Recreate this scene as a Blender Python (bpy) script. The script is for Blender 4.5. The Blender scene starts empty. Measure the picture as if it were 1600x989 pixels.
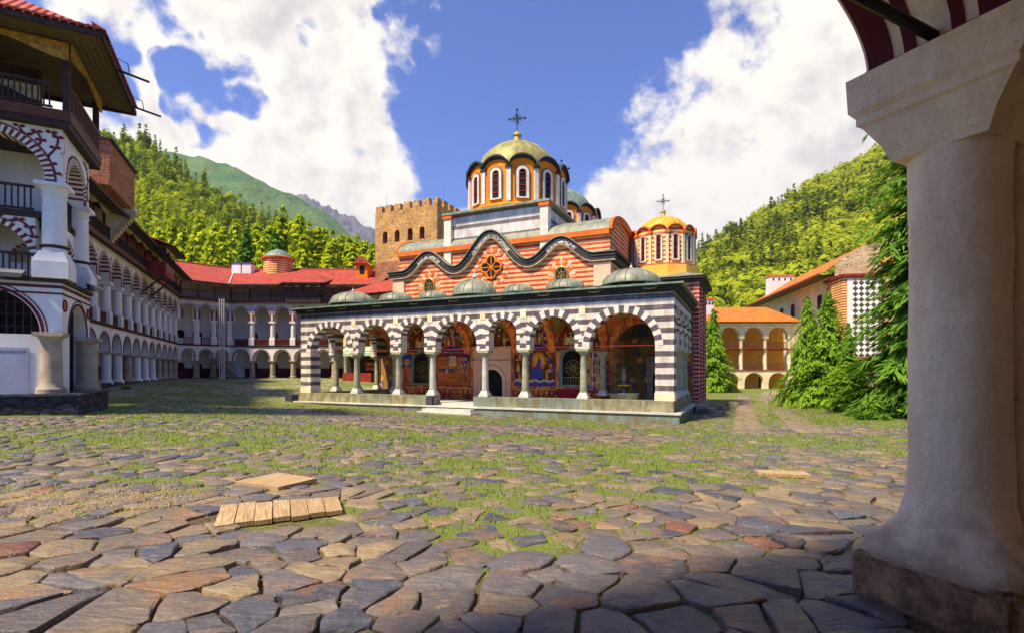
import bpy, bmesh, math, random
import numpy as np
from mathutils import Vector, Matrix
PI = math.pi
random.seed(11)
rng = np.random.default_rng(11)
scene = bpy.context.scene
COL = scene.collection

# ------------------------------------------------------------------ camera
EYE = 1.6
cam_d = bpy.data.cameras.new('camera')
cam_d.sensor_width = 36.0
cam_d.lens = 18.0
cam_d.shift_y = 85.5 / 1600
cam_d.clip_start = 0.05
cam_d.clip_end = 12000
cam = bpy.data.objects.new('camera', cam_d)
cam.location = (0, 0, EYE)
cam.rotation_euler = (PI / 2, 0, 0)
COL.objects.link(cam)
scene.camera = cam

# ------------------------------------------------------------------ light
SUN_AZ = math.atan2(-0.76, -0.65)      # measured from +Y towards +X
SUN_EL = math.radians(55)
SUN_DIR = Vector((math.sin(SUN_AZ) * math.cos(SUN_EL), math.cos(SUN_AZ) * math.cos(SUN_EL), math.sin(SUN_EL)))
sun_d = bpy.data.lights.new('sun', 'SUN')
sun_d.energy = 2.25
sun_d.angle = math.radians(6.0)
sun_d.color = (1.0, 0.85, 0.62)
sun = bpy.data.objects.new('sun', sun_d)
sun.rotation_euler = SUN_DIR.to_track_quat('Z', 'Y').to_euler()
sun.location = (-40, -40, 60)
COL.objects.link(sun)
scene.view_settings.view_transform = 'Standard'
scene.view_settings.look = 'None'
scene.view_settings.gamma = 1.0
scene.view_settings.exposure = 1.85
scene.cycles.use_denoising = True
scene.cycles.max_bounces = 6
scene.cycles.diffuse_bounces = 4
scene.cycles.transparent_max_bounces = 8
scene.cycles.sample_clamp_indirect = 6.0


def nd(nt, t, ins=(), **kw):
    n = nt.nodes.new('ShaderNode' + t)
    for k, v in kw.items():
        setattr(n, k, v)
    for i, v in (ins.items() if isinstance(ins, dict) else enumerate(ins)):
        if v is None:
            continue
        s = n.inputs[i]
        if isinstance(v, bpy.types.NodeSocket):
            nt.links.new(v, s)
        else:
            s.default_value = v
    return n


def ma(nt, op, a, b=None, c=None):
    return nd(nt, 'Math', (a, b, c), operation=op).outputs[0]


def mix(nt, f, a, b, blend='MIX'):
    n = nt.nodes.new('ShaderNodeMix')
    n.data_type = 'RGBA'
    n.blend_type = blend
    for i, v in ((0, f), (6, a), (7, b)):
        s = n.inputs[i]
        if isinstance(v, bpy.types.NodeSocket):
            nt.links.new(v, s)
        else:
            s.default_value = v if i == 0 else (tuple(v) + (1,) if len(v) == 3 else v)
    return n.outputs[2]


def smooth(nt, v, a, b, lo=0.0, hi=1.0):
    n = nd(nt, 'MapRange', {0: v, 1: a, 2: b, 3: lo, 4: hi}, interpolation_type='SMOOTHSTEP')
    return n.outputs[0]


def C(r, g, b):
    f = lambda c: (c / 255 / 12.92) if c / 255 <= 0.04045 else ((c / 255 + 0.055) / 1.055) ** 2.4
    return (f(r), f(g), f(b))


def px_dir(u, v):
    return Vector(((u - 800) / 800, 1.0, (580 - v) / 800)).normalized()


def px_at(u, v, y):
    """point at depth y seen at photo pixel u, v"""
    return Vector(((u - 800) / 800 * y, y, EYE + (580 - v) / 800 * y))


# ------------------------------------------------------------------ sky
world = bpy.data.worlds.new('World')
scene.world = world
world.use_nodes = True
wt = world.node_tree
wt.nodes.clear()
sky = nd(wt, 'TexSky', sky_type='NISHITA')
sky.sun_disc = False
sky.sun_elevation = SUN_EL
sky.sun_rotation = SUN_AZ
sky.altitude = 1100
sky.air_density = 1.0
sky.dust_density = 0.25
sky.ozone_density = 3.5
wdir = nd(wt, 'TexCoord').outputs['Generated']
wdirn = nd(wt, 'VectorMath', (wdir,), operation='NORMALIZE').outputs[0]
warp = nd(wt, 'TexNoise', {'Vector': wdirn, 'Scale': 5.0, 'Detail': 3.0, 'Roughness': 0.6})
wv = nd(wt, 'VectorMath', (warp.outputs['Color'], (0.5, 0.5, 0.5)), operation='SUBTRACT').outputs[0]
wv = nd(wt, 'VectorMath', {0: wv, 'Scale': 0.03}, operation='SCALE').outputs[0]
wvec = nd(wt, 'VectorMath', (wdirn, wv), operation='ADD').outputs[0]
def cloud_noise(vec, det=9.0):
    big_ = nd(wt, 'TexNoise', {'Vector': vec, 'Scale': 7.0, 'Detail': det, 'Roughness': 0.6, 'Lacunarity': 2.1}).outputs['Fac']
    return ma(wt, 'MULTIPLY', ma(wt, 'SUBTRACT', big_, 0.53), 2.3)


cl1 = cloud_noise(wvec)
# cumulus banks: rounded masses standing in given directions of the sky
BANKS = [(240, 5, 80, 1), (330, 20, 85, 1), (430, 40, 90, 1), (530, 60, 90, 1), (600, 75, 65, 1), (470, 120, 60, 1), (505, 150, 35, .8),
         (140, -20, 90, 1), (215, 135, 62, 1), (180, 185, 60, 1), (300, 205, 70, 1), (390, 215, 80, 1), (480, 220, 80, 1), (570, 210, 72, 1), (545, 240, 75, 1), (520, 185, 45, 1), (440, 180, 45, .8),
         (625, 235, 36, .8), (380, 270, 110, 1), (500, 290, 110, 1), (600, 320, 75, 1), (680, 350, 55, 1), (90, 180, 110, 1),
         (1110, 95, 60, 1), (1070, 190, 75, 1), (1170, 70, 95, 1), (1250, 40, 120, 1), (1290, 180, 150, 1), (1150, 250, 130, 1),
         (980, 290, 55, .9), (1040, 300, 90, 1), (960, 345, 80, 1), (1290, 330, 140, 1), (1400, 60, 180, 1), (1480, 250, 180, 1),
         (737, 95, 24, .8), (945, 203, 22, .8), (735, 335, 50, .9),
         (800, 60, 150, -1), (900, 90, 150, -1), (1000, 40, 75, -1), (960, 130, 60, -1), (700, 180, 70, -1), (760, 220, 90, -1), (870, 210, 90, -1),
         (310, 120, 42, -1), (375, 150, 38, -.9), (270, 95, 30, -.6), (1030, 120, 40, -.6), (660, 20, 40, -.7)]
accs = {1: None, -1: None}
for (u, v, r, w) in BANKS:
    d = px_dir(u, v)
    dot = nd(wt, 'VectorMath', (wvec, d), operation='DOT_PRODUCT').outputs['Value']
    k = 1.0 / math.sqrt(1 + ((u - 800) / 800) ** 2 + ((580 - v) / 800) ** 2)
    ang = r / 800 * k
    s = smooth(wt, dot, math.cos(ang * 1.75), math.cos(ang * 0.25), 0.0, abs(w))
    sg = 1 if w > 0 else -1
    accs[sg] = s if accs[sg] is None else ma(wt, 'SMOOTH_MAX', accs[sg], s, 0.15)
acc = ma(wt, 'SUBTRACT', accs[1], ma(wt, 'MULTIPLY', accs[-1], 0.75))
finec = nd(wt, 'TexNoise', {'Vector': wvec, 'Scale': 24.0, 'Detail': 6.0, 'Roughness': 0.62}).outputs['Fac']
dens = ma(wt, 'ADD', ma(wt, 'ADD', cl1, ma(wt, 'MULTIPLY', ma(wt, 'SUBTRACT', finec, 0.5), 0.65)), ma(wt, 'MULTIPLY', acc, 0.95))
sepz = nd(wt, 'SeparateXYZ', (wdirn,)).outputs[2]
cover = smooth(wt, dens, 0.12, 0.55)
cover = ma(wt, 'MULTIPLY', cover, smooth(wt, sepz, -0.02, 0.04))
lit = nd(wt, 'VectorMath', (wvec, tuple(0.035 * c for c in SUN_DIR)), operation='ADD').outputs[0]
rel = ma(wt, 'SUBTRACT', cl1, cloud_noise(lit, 4.0))
thick = smooth(wt, dens, 0.4, 1.0)
shade = ma(wt, 'ADD', smooth(wt, rel, -0.55, 0.3), ma(wt, 'MULTIPLY', ma(wt, 'SUBTRACT', 1.0, thick), 0.35))
ccol = mix(wt, ma(wt, 'MINIMUM', shade, 1.0), C(200, 193, 196), C(255, 248, 236))
skyc = mix(wt, 1.0, sky.outputs[0], (0.38, 0.68, 1.28), 'MULTIPLY')
bg1 = nd(wt, 'Background', (skyc, 0.047))
bg2 = nd(wt, 'Background', (ccol, 0.325))
mx = nd(wt, 'MixShader', (cover, bg1.outputs[0], bg2.outputs[0]))
wo = nd(wt, 'OutputWorld', (mx.outputs[0],))

# ------------------------------------------------------------------ materials
def new_mat(name, rough=0.8, metal=0.0, spec=0.3):
    m = bpy.data.materials.new(name)
    m.use_nodes = True
    nt = m.node_tree
    b = nt.nodes['Principled BSDF']
    b.inputs['Roughness'].default_value = rough
    b.inputs['Metallic'].default_value = metal
    b.inputs['Specular IOR Level'].default_value = spec
    tc = nd(nt, 'TexCoord')
    return m, nt, b, tc


def noise(nt, vec, scale, detail=4.0, rough=0.55):
    return nd(nt, 'TexNoise', {'Vector': vec, 'Scale': scale, 'Detail': detail, 'Roughness': rough}).outputs['Fac']


def bump(nt, b, h, strength=0.3, dist=0.02):
    bm = nd(nt, 'Bump', {'Strength': strength, 'Distance': dist, 'Height': h})
    nt.links.new(bm.outputs[0], b.inputs['Normal'])


def setc(nt, b, c):
    nt.links.new(c, b.inputs['Base Color'])


def pm(name, c1, c2=None, scale=1.5, rough=0.85, bs=0.25, bscale=25, bdist=0.01, metal=0.0, streak=False, spec=0.3):
    """surface of one colour with uneven weathering and a fine relief"""
    m, nt, b, tc = new_mat(name, rough, metal, spec)
    c2 = c2 or tuple(x * 0.72 for x in c1)
    v = tc.outputs['Object']
    if streak:
        v = nd(nt, 'Mapping', {0: v, 3: (1, 1, 0.18)}).outputs[0]
    n1 = noise(nt, v, scale, 7, 0.62)
    f = smooth(nt, n1, 0.34, 0.68)
    col = mix(nt, f, c2, c1)
    n2 = noise(nt, tc.outputs['Object'], bscale, 5)
    col = mix(nt, 0.22, col, mix(nt, n2, tuple(x * 0.55 for x in c1), tuple(min(1, x * 1.3) for x in c1)))
    setc(nt, b, col)
    if bs:
        bump(nt, b, n2, bs, bdist)
    return m


MT = {}
MT['white'] = pm('white_limewash', C(246, 241, 233), C(218, 210, 204), 0.7, 0.9, 0.3, 9, 0.01, streak=True)
MT['warm_white'] = pm('warm_limewash', C(244, 228, 192), C(222, 200, 156), 0.7, 0.9, 0.3, 9)
MT['yellow_wall'] = pm('ochre_and_gold_light_wash', C(250, 200, 92), C(240, 172, 60), 0.6, 0.9, 0.2, 9)  # ochre paint; on the right wing, sunlight on white put into the colour
MT['grey_door'] = pm('blue_grey_paint', C(168, 170, 186), C(146, 148, 166), 1.2, 0.7, 0.15, 12)
MT['maroon'] = pm('maroon_paint', C(104, 34, 44), C(82, 26, 36), 2, 0.85, 0.2, 12)
MT['red'] = pm('red_cloth', C(178, 30, 44), C(140, 22, 36), 3, 0.85, 0.2, 30)
MT['dark_wood'] = pm('dark_timber', C(66, 44, 38), C(42, 28, 26), 3, 0.7, 0.5, 30)
MT['mid_wood'] = pm('brown_timber', C(112, 62, 40), C(78, 44, 30), 3, 0.65, 0.5, 30)
MT['red_wood'] = pm('red_painted_timber', C(150, 52, 36), C(112, 36, 28), 3, 0.6, 0.4, 30)
MT['gold'] = pm('gilded_carving', C(196, 152, 70), C(120, 84, 36), 6, 0.6, 0.6, 22, 0.02)
MT['cream_trim'] = pm('cream_carving', C(222, 204, 166), C(150, 124, 90), 6, 0.7, 0.5, 22, 0.02)
MT['dark'] = pm('dark_interior', C(40, 32, 34), C(24, 20, 22), 2, 0.9, 0.1, 10)
MT['black_slate'] = pm('dark_moulding', C(60, 58, 58), C(40, 40, 42), 2, 0.75, 0.4, 14)
MT['iron'] = pm('dark_iron', C(48, 46, 46), C(34, 32, 32), 8, 0.5, 0.3, 40, 0.004, metal=0.6)
MT['stone_col'] = pm('sandstone', C(186, 168, 140), C(138, 124, 106), 1.6, 0.85, 0.5, 14, 0.015)
MT['green_col'] = pm('greenish_stone', C(176, 172, 142), C(134, 136, 112), 2.2, 0.7, 0.4, 12)
MT['pink_stone'] = pm('pink_plaster', C(232, 190, 158), C(214, 166, 134), 0.9, 0.9, 0.2, 12)
MT['orange'] = pm('orange_paint', C(246, 146, 16), C(228, 116, 12), 0.9, 0.8, 0.15, 12)
MT['orange_trim'] = pm('orange_trim', C(226, 116, 40), C(196, 92, 34), 1.5, 0.8, 0.2, 14)
MT['dark_stone'] = pm('dark_schist', C(74, 74, 84), C(48, 48, 56), 2.4, 0.7, 0.7, 9, 0.03)
MT['steel'] = pm('grey_metal', C(150, 152, 152), C(120, 122, 122), 4, 0.5, 0.1, 30, metal=0.4)
MT['bronze'] = pm('green_bronze', C(128, 138, 124), C(96, 102, 92), 3, 0.5, 0.3, 16, metal=0.2)
MT['brass'] = pm('brass', C(200, 170, 90), C(150, 120, 60), 5, 0.4, 0.1, 20, metal=0.6)
MT['marble'] = pm('pale_marble', C(214, 210, 198), C(180, 176, 160), 1.2, 0.55, 0.15, 9)
MT['bark'] = pm('bark', C(84, 64, 50), C(52, 40, 32), 5, 0.95, 0.9, 14, 0.04)
MT['soffit'] = None


def stripes(name, ca, cb, period, duty, phase=0.0, joint=None, jl=1.0, rough=0.85, jw=0.014, axis=2, wob=0.05):
    """painted courses along the height; optional thin painted joints"""
    m, nt, b, tc = new_mat(name, rough)
    v = tc.outputs['Object']
    sp = nd(nt, 'SeparateXYZ', (v,))
    n0 = noise(nt, v, 1.4, 4)
    z = ma(nt, 'ADD', sp.outputs[axis], ma(nt, 'MULTIPLY', ma(nt, 'SUBTRACT', n0, 0.5), wob))
    zz = ma(nt, 'ADD', ma(nt, 'DIVIDE', z, period), phase)
    fr = ma(nt, 'FRACT', zz)
    sel = smooth(nt, fr, duty - 0.02, duty + 0.02)
    fade = smooth(nt, noise(nt, v, 3.0, 6, 0.7), 0.45, 0.75, 0.0, 0.45)
    cbf = mix(nt, fade, cb, tuple(0.55 * p_ + 0.45 * q_ for p_, q_ in zip(ca, cb)))
    col = mix(nt, sel, ca, cbf)
    hgt = sel
    if joint:
        xs = ma(nt, 'ADD', sp.outputs[0], sp.outputs[1])
        row = ma(nt, 'FLOOR', ma(nt, 'MULTIPLY', zz, 2.0))
        off = ma(nt, 'MULTIPLY', row, 0.37)
        fx = ma(nt, 'FRACT', ma(nt, 'ADD', ma(nt, 'DIVIDE', xs, jl), off))
        jm = ma(nt, 'LESS_THAN', fx, jw / jl)
        col = mix(nt, ma(nt, 'MULTIPLY', jm, 0.75), col, joint)
    n1 = noise(nt, nd(nt, 'Mapping', {0: v, 3: (1, 1, 0.3)}).outputs[0], 1.3, 8, 0.65)
    d = smooth(nt, n1, 0.32, 0.68, 0.60, 1.06)
    col = mix(nt, 1.0, col, nd(nt, 'CombineXYZ', (d, d, d)).outputs[0], 'MULTIPLY')
    n2 = noise(nt, v, 18, 5)
    bump(nt, b, n2, 0.3, 0.01)
    setc(nt, b, col)
    return m


MT['bw'] = stripes('black_and_white_courses', C(238, 226, 206), C(100, 92, 98), 0.57, 0.53, 0.42, C(176, 92, 74), 1.05)
MT['bw_small'] = stripes('pale_wall_dark_bands', C(230, 222, 214), C(120, 112, 116), 0.85, 0.70, 0.1, C(186, 130, 112), 0.9)
MT['redstripe'] = stripes('red_and_cream_courses', C(240, 188, 132), C(208, 62, 38), 0.30, 0.54, 0.0)
MT['redstripe_small'] = stripes('crimson_and_cream_courses', C(248, 212, 130), C(206, 70, 44), 0.30, 0.52, 0.3)
MT['redstripe_side'] = stripes('crimson_and_rose_courses', C(226, 170, 150), C(176, 38, 52), 0.27, 0.5, 0.3)
MT['white_vous'] = pm('white_painted_stone', C(238, 228, 210), C(206, 194, 180), 1.3, 0.85, 0.3, 12)
MT['dark_vous'] = pm('slate_painted_stone', C(104, 96, 104), C(78, 72, 80), 1.3, 0.85, 0.3, 12)
MT['brick_stripe'] = pm('brick_red_paint', C(128, 52, 56), C(98, 38, 44), 2, 0.85, 0.2, 12)


def copper(name, c1, c2, rough=0.55, streak=C(200, 150, 50)):
    m, nt, b, tc = new_mat(name, rough, 0.15, 0.4)
    v = tc.outputs['Object']
    n1 = noise(nt, nd(nt, 'Mapping', {0: v, 3: (1.6, 1.6, 0.5)}).outputs[0], 1.5, 8, 0.62)
    col = mix(nt, smooth(nt, n1, 0.34, 0.68), c2, c1)
    n3 = noise(nt, nd(nt, 'Mapping', {0: v, 3: (3, 3, 0.2)}).outputs[0], 1.1, 3)
    col = mix(nt, smooth(nt, n3, 0.6, 0.72, 0, 0.55), col, streak)
    setc(nt, b, col)
    bump(nt, b, noise(nt, v, 5, 5), 0.25, 0.03)
    return m


MT['copper'] = copper('weathered_copper', C(150, 152, 128), C(112, 118, 104))
MT['copper_green'] = copper('green_copper', C(140, 158, 134), C(98, 116, 102), streak=C(150, 130, 90))
MT['copper_dome'] = copper('olive_copper', C(176, 164, 90), C(130, 128, 84))
MT['copper_lit'] = copper('gold_lit_copper', C(224, 182, 60), C(190, 146, 44))  # copper dome with the yellow-gold light on it put into the colour


def wood_planks():
    m, nt, b, tc = new_mat('weathered_board', 0.8)
    v = tc.outputs['Object']
    g = noise(nt, nd(nt, 'Mapping', {0: v, 3: (1.5, 26, 3)}).outputs[0], 2.0, 6, 0.6)
    rnd = nd(nt, 'ObjectInfo').outputs['Random']
    base = mix(nt, rnd, C(172, 150, 116), C(204, 180, 138))
    col = mix(nt, smooth(nt, g, 0.35, 0.7), tuple(x * 0.75 for x in C(176, 142, 98)), base)
    setc(nt, b, col)
    bump(nt, b, g, 0.5, 0.008)
    return m


MT['board'] = wood_planks()


def block_mat():
    m, nt, b, tc = new_mat('greenish_plinth_stone', 0.75)
    v = tc.outputs['Object']
    rnd = nd(nt, 'ObjectInfo').outputs['Random']
    base = mix(nt, rnd, C(148, 156, 130), C(190, 178, 130))
    base = mix(nt, smooth(nt, rnd, 0.72, 0.75), base, C(128, 148, 140))
    n1 = noise(nt, nd(nt, 'Mapping', {0: v, 3: (1, 1, 0.5)}).outputs[0], 2.2, 8, 0.65)
    col = mix(nt, smooth(nt, n1, 0.36, 0.66, 0, 0.75), C(112, 106, 78), base)
    col = mix(nt, smooth(nt, noise(nt, v, 16, 5), 0.6, 0.75, 0, 0.4), col, C(80, 84, 64))
    setc(nt, b, col)
    bump(nt, b, noise(nt, v, 9, 6), 0.5, 0.02)
    return m


MT['plinth'] = block_mat()


def soffit_mat():
    m, nt, b, tc = new_mat('boarded_soffit', 0.75)
    v = tc.outputs['UV']
    sp = nd(nt, 'SeparateXYZ', (v,))
    fr = ma(nt, 'FRACT', ma(nt, 'MULTIPLY', sp.outputs[0], 4.2))
    gap = smooth(nt, ma(nt, 'ABSOLUTE', ma(nt, 'SUBTRACT', fr, 0.5)), 0.40, 0.48)
    g = noise(nt, nd(nt, 'Mapping', {0: v, 3: (9, 1, 1)}).outputs[0], 2.0, 6)
    col = mix(nt, g, C(64, 52, 34), C(128, 112, 74))
    col = mix(nt, gap, col, C(26, 20, 16))
    setc(nt, b, col)
    bump(nt, b, ma(nt, 'SUBTRACT', 1.0, gap), 0.6, 0.02)
    return m


MT['soffit'] = soffit_mat()


def roof_mat(name, c1, c2, c3):
    m, nt, b, tc = new_mat(name, 0.8)
    v = tc.outputs['UV']
    sp = nd(nt, 'SeparateXYZ', (v,))
    wx = ma(nt, 'SINE', ma(nt, 'MULTIPLY', sp.outputs[0], 2 * PI / 0.24))
    fy = ma(nt, 'FRACT', ma(nt, 'DIVIDE', sp.outputs[1], 0.34))
    cell = nd(nt, 'CombineXYZ', (ma(nt, 'FLOOR', ma(nt, 'DIVIDE', sp.outputs[0], 0.24)), ma(nt, 'FLOOR', ma(nt, 'DIVIDE', sp.outputs[1], 0.34)), 0.0)).outputs[0]
    wn = nd(nt, 'TexWhiteNoise', (cell,), noise_dimensions='3D').outputs[0]
    n1 = noise(nt, v, 0.5, 6, 0.6)
    col = mix(nt, smooth(nt, n1, 0.35, 0.7), c2, c1)
    col = mix(nt, ma(nt, 'MULTIPLY', wn, 0.7), col, c3)
    col = mix(nt, smooth(nt, noise(nt, v, 1.7, 7, 0.7), 0.56, 0.72, 0, 0.55), col, tuple(x * 0.5 for x in c2))
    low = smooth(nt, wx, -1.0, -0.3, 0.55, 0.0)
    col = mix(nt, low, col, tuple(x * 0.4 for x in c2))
    setc(nt, b, col)
    h = ma(nt, 'ADD', ma(nt, 'MULTIPLY', wx, 0.5), ma(nt, 'MULTIPLY', fy, -0.6))
    bump(nt, b, h, 1.0, 0.07)
    return m


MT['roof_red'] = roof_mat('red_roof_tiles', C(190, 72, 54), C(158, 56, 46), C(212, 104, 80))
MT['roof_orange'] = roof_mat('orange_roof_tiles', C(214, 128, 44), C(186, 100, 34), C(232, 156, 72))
MT['tile'] = pm('clay_tile', C(150, 66, 58), C(110, 46, 44), 4, 0.85, 0.4, 25)


def mural(name, cols, scale, dark=1.0, grid=None, gcol=C(120, 40, 40)):
    """fresco: fields of figures and drapery in flat colours with dark outlines"""
    m, nt, b, tc = new_mat(name, 0.75)
    v = tc.outputs['Object']
    wn = nd(nt, 'TexNoise', {'Vector': v, 'Scale': scale * 0.8, 'Detail': 4.0})
    w = nd(nt, 'VectorMath', {0: nd(nt, 'VectorMath', (wn.outputs['Color'], (0.5, 0.5, 0.5)), operation='SUBTRACT').outputs[0], 'Scale': 0.9 / scale}, operation='SCALE').outputs[0]
    vv = nd(nt, 'VectorMath', (v, w), operation='ADD').outputs[0]
    vm = nd(nt, 'Mapping', {0: vv, 3: (1.35, 1.35, 0.8)}).outputs[0]

    def field(sc, shift):
        vo = nd(nt, 'TexVoronoi', {'Vector': nd(nt, 'Mapping', {0: vm, 1: (shift, shift * 0.7, 0)}).outputs[0], 'Scale': sc, 'Randomness': 1.0})
        r = nd(nt, 'ValToRGB', (nd(nt, 'SeparateXYZ', (vo.outputs['Color'],)).outputs[0],))
        cr = r.color_ramp
        cr.interpolation = 'CONSTANT'
        while len(cr.elements) < len(cols):
            cr.elements.new(0.5)
        for i, c in enumerate(cols):
            cr.elements[i].position = i / len(cols)
            cr.elements[i].color = tuple(x * dark for x in c) + (1,)
        return r.outputs[0], vo.outputs['Distance']
    c1, d1 = field(scale * 0.45, 0)
    c2, d2 = field(scale * 1.15, 3.1)
    col = mix(nt, smooth(nt, noise(nt, v, scale * 0.7, 3), 0.42, 0.52), c1, c2)
    ed = nd(nt, 'TexVoronoi', {'Vector': vm, 'Scale': scale * 1.15}, feature='DISTANCE_TO_EDGE').outputs['Distance']
    col = mix(nt, smooth(nt, ed, 0.015, 0.06, 0.75, 0.0), col, C(44, 26, 24))
    fine = noise(nt, vv, scale * 6, 5, 0.7)
    col = mix(nt, smooth(nt, fine, 0.54, 0.68, 0.0, 0.4), col, tuple(x * dark for x in C(222, 170, 90)))
    col = mix(nt, smooth(nt, fine, 0.42, 0.34, 0.0, 0.4), col, C(40, 26, 30))
    if grid:
        sp = nd(nt, 'SeparateXYZ', (v,))
        xs = ma(nt, 'ADD', sp.outputs[0], sp.outputs[1])
        g = None
        for s, p in ((xs, grid[0]), (sp.outputs[2], grid[1])):
            fr = ma(nt, 'ABSOLUTE', ma(nt, 'SUBTRACT', ma(nt, 'FRACT', ma(nt, 'DIVIDE', s, p)), 0.5))
            e = ma(nt, 'GREATER_THAN', fr, 0.44)
            g = e if g is None else ma(nt, 'MAXIMUM', g, e)
        col = mix(nt, g, col, gcol)
    setc(nt, b, col)
    bump(nt, b, fine, 0.1, 0.005)
    return m


WARM = [C(214, 92, 44), C(240, 158, 54), C(176, 54, 42), C(110, 74, 50), C(232, 192, 120), C(62, 76, 150), C(150, 120, 56), C(226, 116, 46)]
MT['mural_dado'] = mural('fresco_drapery_dado', [C(168, 46, 40), C(206, 78, 40), C(120, 36, 44), C(216, 130, 50)], 2.6, 1.0)
MT['ornament'] = mural('painted_ornament', [C(232, 178, 60), C(240, 210, 140), C(226, 196, 150), C(236, 214, 160)], 2.0, 1.0)


def icons(name, w, h, robes, bg1, bg2, rim=None, some=0.3):
    """rows of haloed robed figures, painted flat, each in its own field"""
    m, nt, b, tc = new_mat(name, 0.75)
    v0 = tc.outputs['Object']
    wn = nd(nt, 'TexNoise', {'Vector': v0, 'Scale': 3.0 / h, 'Detail': 5.0, 'Roughness': 0.65})
    off = nd(nt, 'VectorMath', {0: nd(nt, 'VectorMath', (wn.outputs['Color'], (0.5, 0.5, 0.5)), operation='SUBTRACT').outputs[0], 'Scale': 0.22 * h}, operation='SCALE').outputs[0]
    v = nd(nt, 'VectorMath', (v0, off), operation='ADD').outputs[0]
    sp = nd(nt, 'SeparateXYZ', (v,))
    s0 = ma(nt, 'ADD', sp.outputs[0], sp.outputs[1])
    row = ma(nt, 'FLOOR', ma(nt, 'DIVIDE', sp.outputs[2], h))
    sx = ma(nt, 'ADD', ma(nt, 'DIVIDE', s0, w), ma(nt, 'MULTIPLY', row, 0.43))
    col_ = ma(nt, 'FLOOR', sx)
    fx = ma(nt, 'MULTIPLY', ma(nt, 'SUBTRACT', ma(nt, 'FRACT', sx), 0.5), w)
    fz = ma(nt, 'FRACT', ma(nt, 'DIVIDE', sp.outputs[2], h))
    hz = ma(nt, 'MULTIPLY', fz, h)
    rn = nd(nt, 'TexWhiteNoise', (nd(nt, 'CombineXYZ', (col_, row, 0.0)).outputs[0],), noise_dimensions='3D')
    r1 = rn.outputs[0]
    r2 = nd(nt, 'SeparateXYZ', (rn.outputs[1],)).outputs[1]
    ramp = nd(nt, 'ValToRGB', (r1,))
    cr = ramp.color_ramp
    cr.interpolation = 'CONSTANT'
    while len(cr.elements) < len(robes):
        cr.elements.new(0.5)
    for i, c in enumerate(robes):
        cr.elements[i].position = i / len(robes)
        cr.elements[i].color = c + (1,)
    bgn = noise(nt, v, 2.2 / h, 4)
    vo = nd(nt, 'TexVoronoi', {'Vector': nd(nt, 'Mapping', {0: v, 3: (1, 1, 0.6)}).outputs[0], 'Scale': 1.7 / h})
    ra = nd(nt, 'ValToRGB', (nd(nt, 'SeparateXYZ', (vo.outputs['Color'],)).outputs[0],))
    ra.color_ramp.interpolation = 'CONSTANT'
    pl_ = [bg1, bg2, bg1, robes[0], bg2, robes[1], C(74, 92, 60), bg1]
    while len(ra.color_ramp.elements) < len(pl_):
        ra.color_ramp.elements.new(0.5)
    for i, c in enumerate(pl_):
        ra.color_ramp.elements[i].position = i / len(pl_)
        ra.color_ramp.elements[i].color = c + (1,)
    col = mix(nt, smooth(nt, bgn, 0.42, 0.58, 0.25, 0.9), bg1, ra.outputs[0])
    show = ma(nt, 'GREATER_THAN', r2, some)
    cx0 = ma(nt, 'MULTIPLY', ma(nt, 'SUBTRACT', r2, 0.5), 0.2 * w)
    dx = ma(nt, 'SUBTRACT', fx, cx0)
    adx = ma(nt, 'ABSOLUTE', dx)
    halfw = ma(nt, 'MULTIPLY', ma(nt, 'SUBTRACT', 0.34, ma(nt, 'MULTIPLY', fz, 0.22)), h * 0.8)
    robe = ma(nt, 'MULTIPLY', ma(nt, 'LESS_THAN', adx, halfw), ma(nt, 'MULTIPLY', show, ma(nt, 'LESS_THAN', fz, 0.74)))
    col = mix(nt, robe, col, ramp.outputs[0])
    mantle = ma(nt, 'MULTIPLY', robe, ma(nt, 'GREATER_THAN', ma(nt, 'ADD', dx, ma(nt, 'MULTIPLY', ma(nt, 'SUBTRACT', fz, 0.45), 0.3 * h)), 0.0))
    col = mix(nt, ma(nt, 'MULTIPLY', mantle, 0.8), col, mix(nt, r2, C(150, 48, 44), C(60, 78, 150)))
    fold = smooth(nt, ma(nt, 'SINE', ma(nt, 'MULTIPLY', dx, 70.0 / h * 0.6)), 0.5, 0.9, 0, 0.45)
    col = mix(nt, ma(nt, 'MULTIPLY', fold, robe), col, C(60, 36, 34))
    dz = ma(nt, 'SUBTRACT', hz, 0.80 * h)
    rad = ma(nt, 'SQRT', ma(nt, 'ADD', ma(nt, 'MULTIPLY', dx, dx), ma(nt, 'MULTIPLY', dz, dz)))
    col = mix(nt, ma(nt, 'MULTIPLY', show, smooth(nt, rad, 0.165 * h, 0.155 * h)), col, C(120, 60, 30))
    col = mix(nt, ma(nt, 'MULTIPLY', show, smooth(nt, rad, 0.15 * h, 0.14 * h)), col, C(240, 184, 70))
    col = mix(nt, ma(nt, 'MULTIPLY', show, smooth(nt, rad, 0.085 * h, 0.075 * h)), col, C(92, 58, 40))
    col = mix(nt, ma(nt, 'MULTIPLY', show, smooth(nt, rad, 0.065 * h, 0.055 * h)), col, C(214, 160, 116))
    edge = ma(nt, 'MAXIMUM', ma(nt, 'GREATER_THAN', ma(nt, 'ABSOLUTE', fx), 0.475 * w), ma(nt, 'LESS_THAN', fz, 0.045))
    if rim:
        col = mix(nt, ma(nt, 'MULTIPLY', edge, 0.8), col, rim)
    fine = noise(nt, v0, 26.0 / h, 5, 0.7)
    col = mix(nt, smooth(nt, fine, 0.42, 0.3, 0, 0.5), col, C(70, 44, 40))
    col = mix(nt, smooth(nt, fine, 0.58, 0.7, 0, 0.4), col, C(240, 200, 130))
    setc(nt, b, col)
    return m


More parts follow.
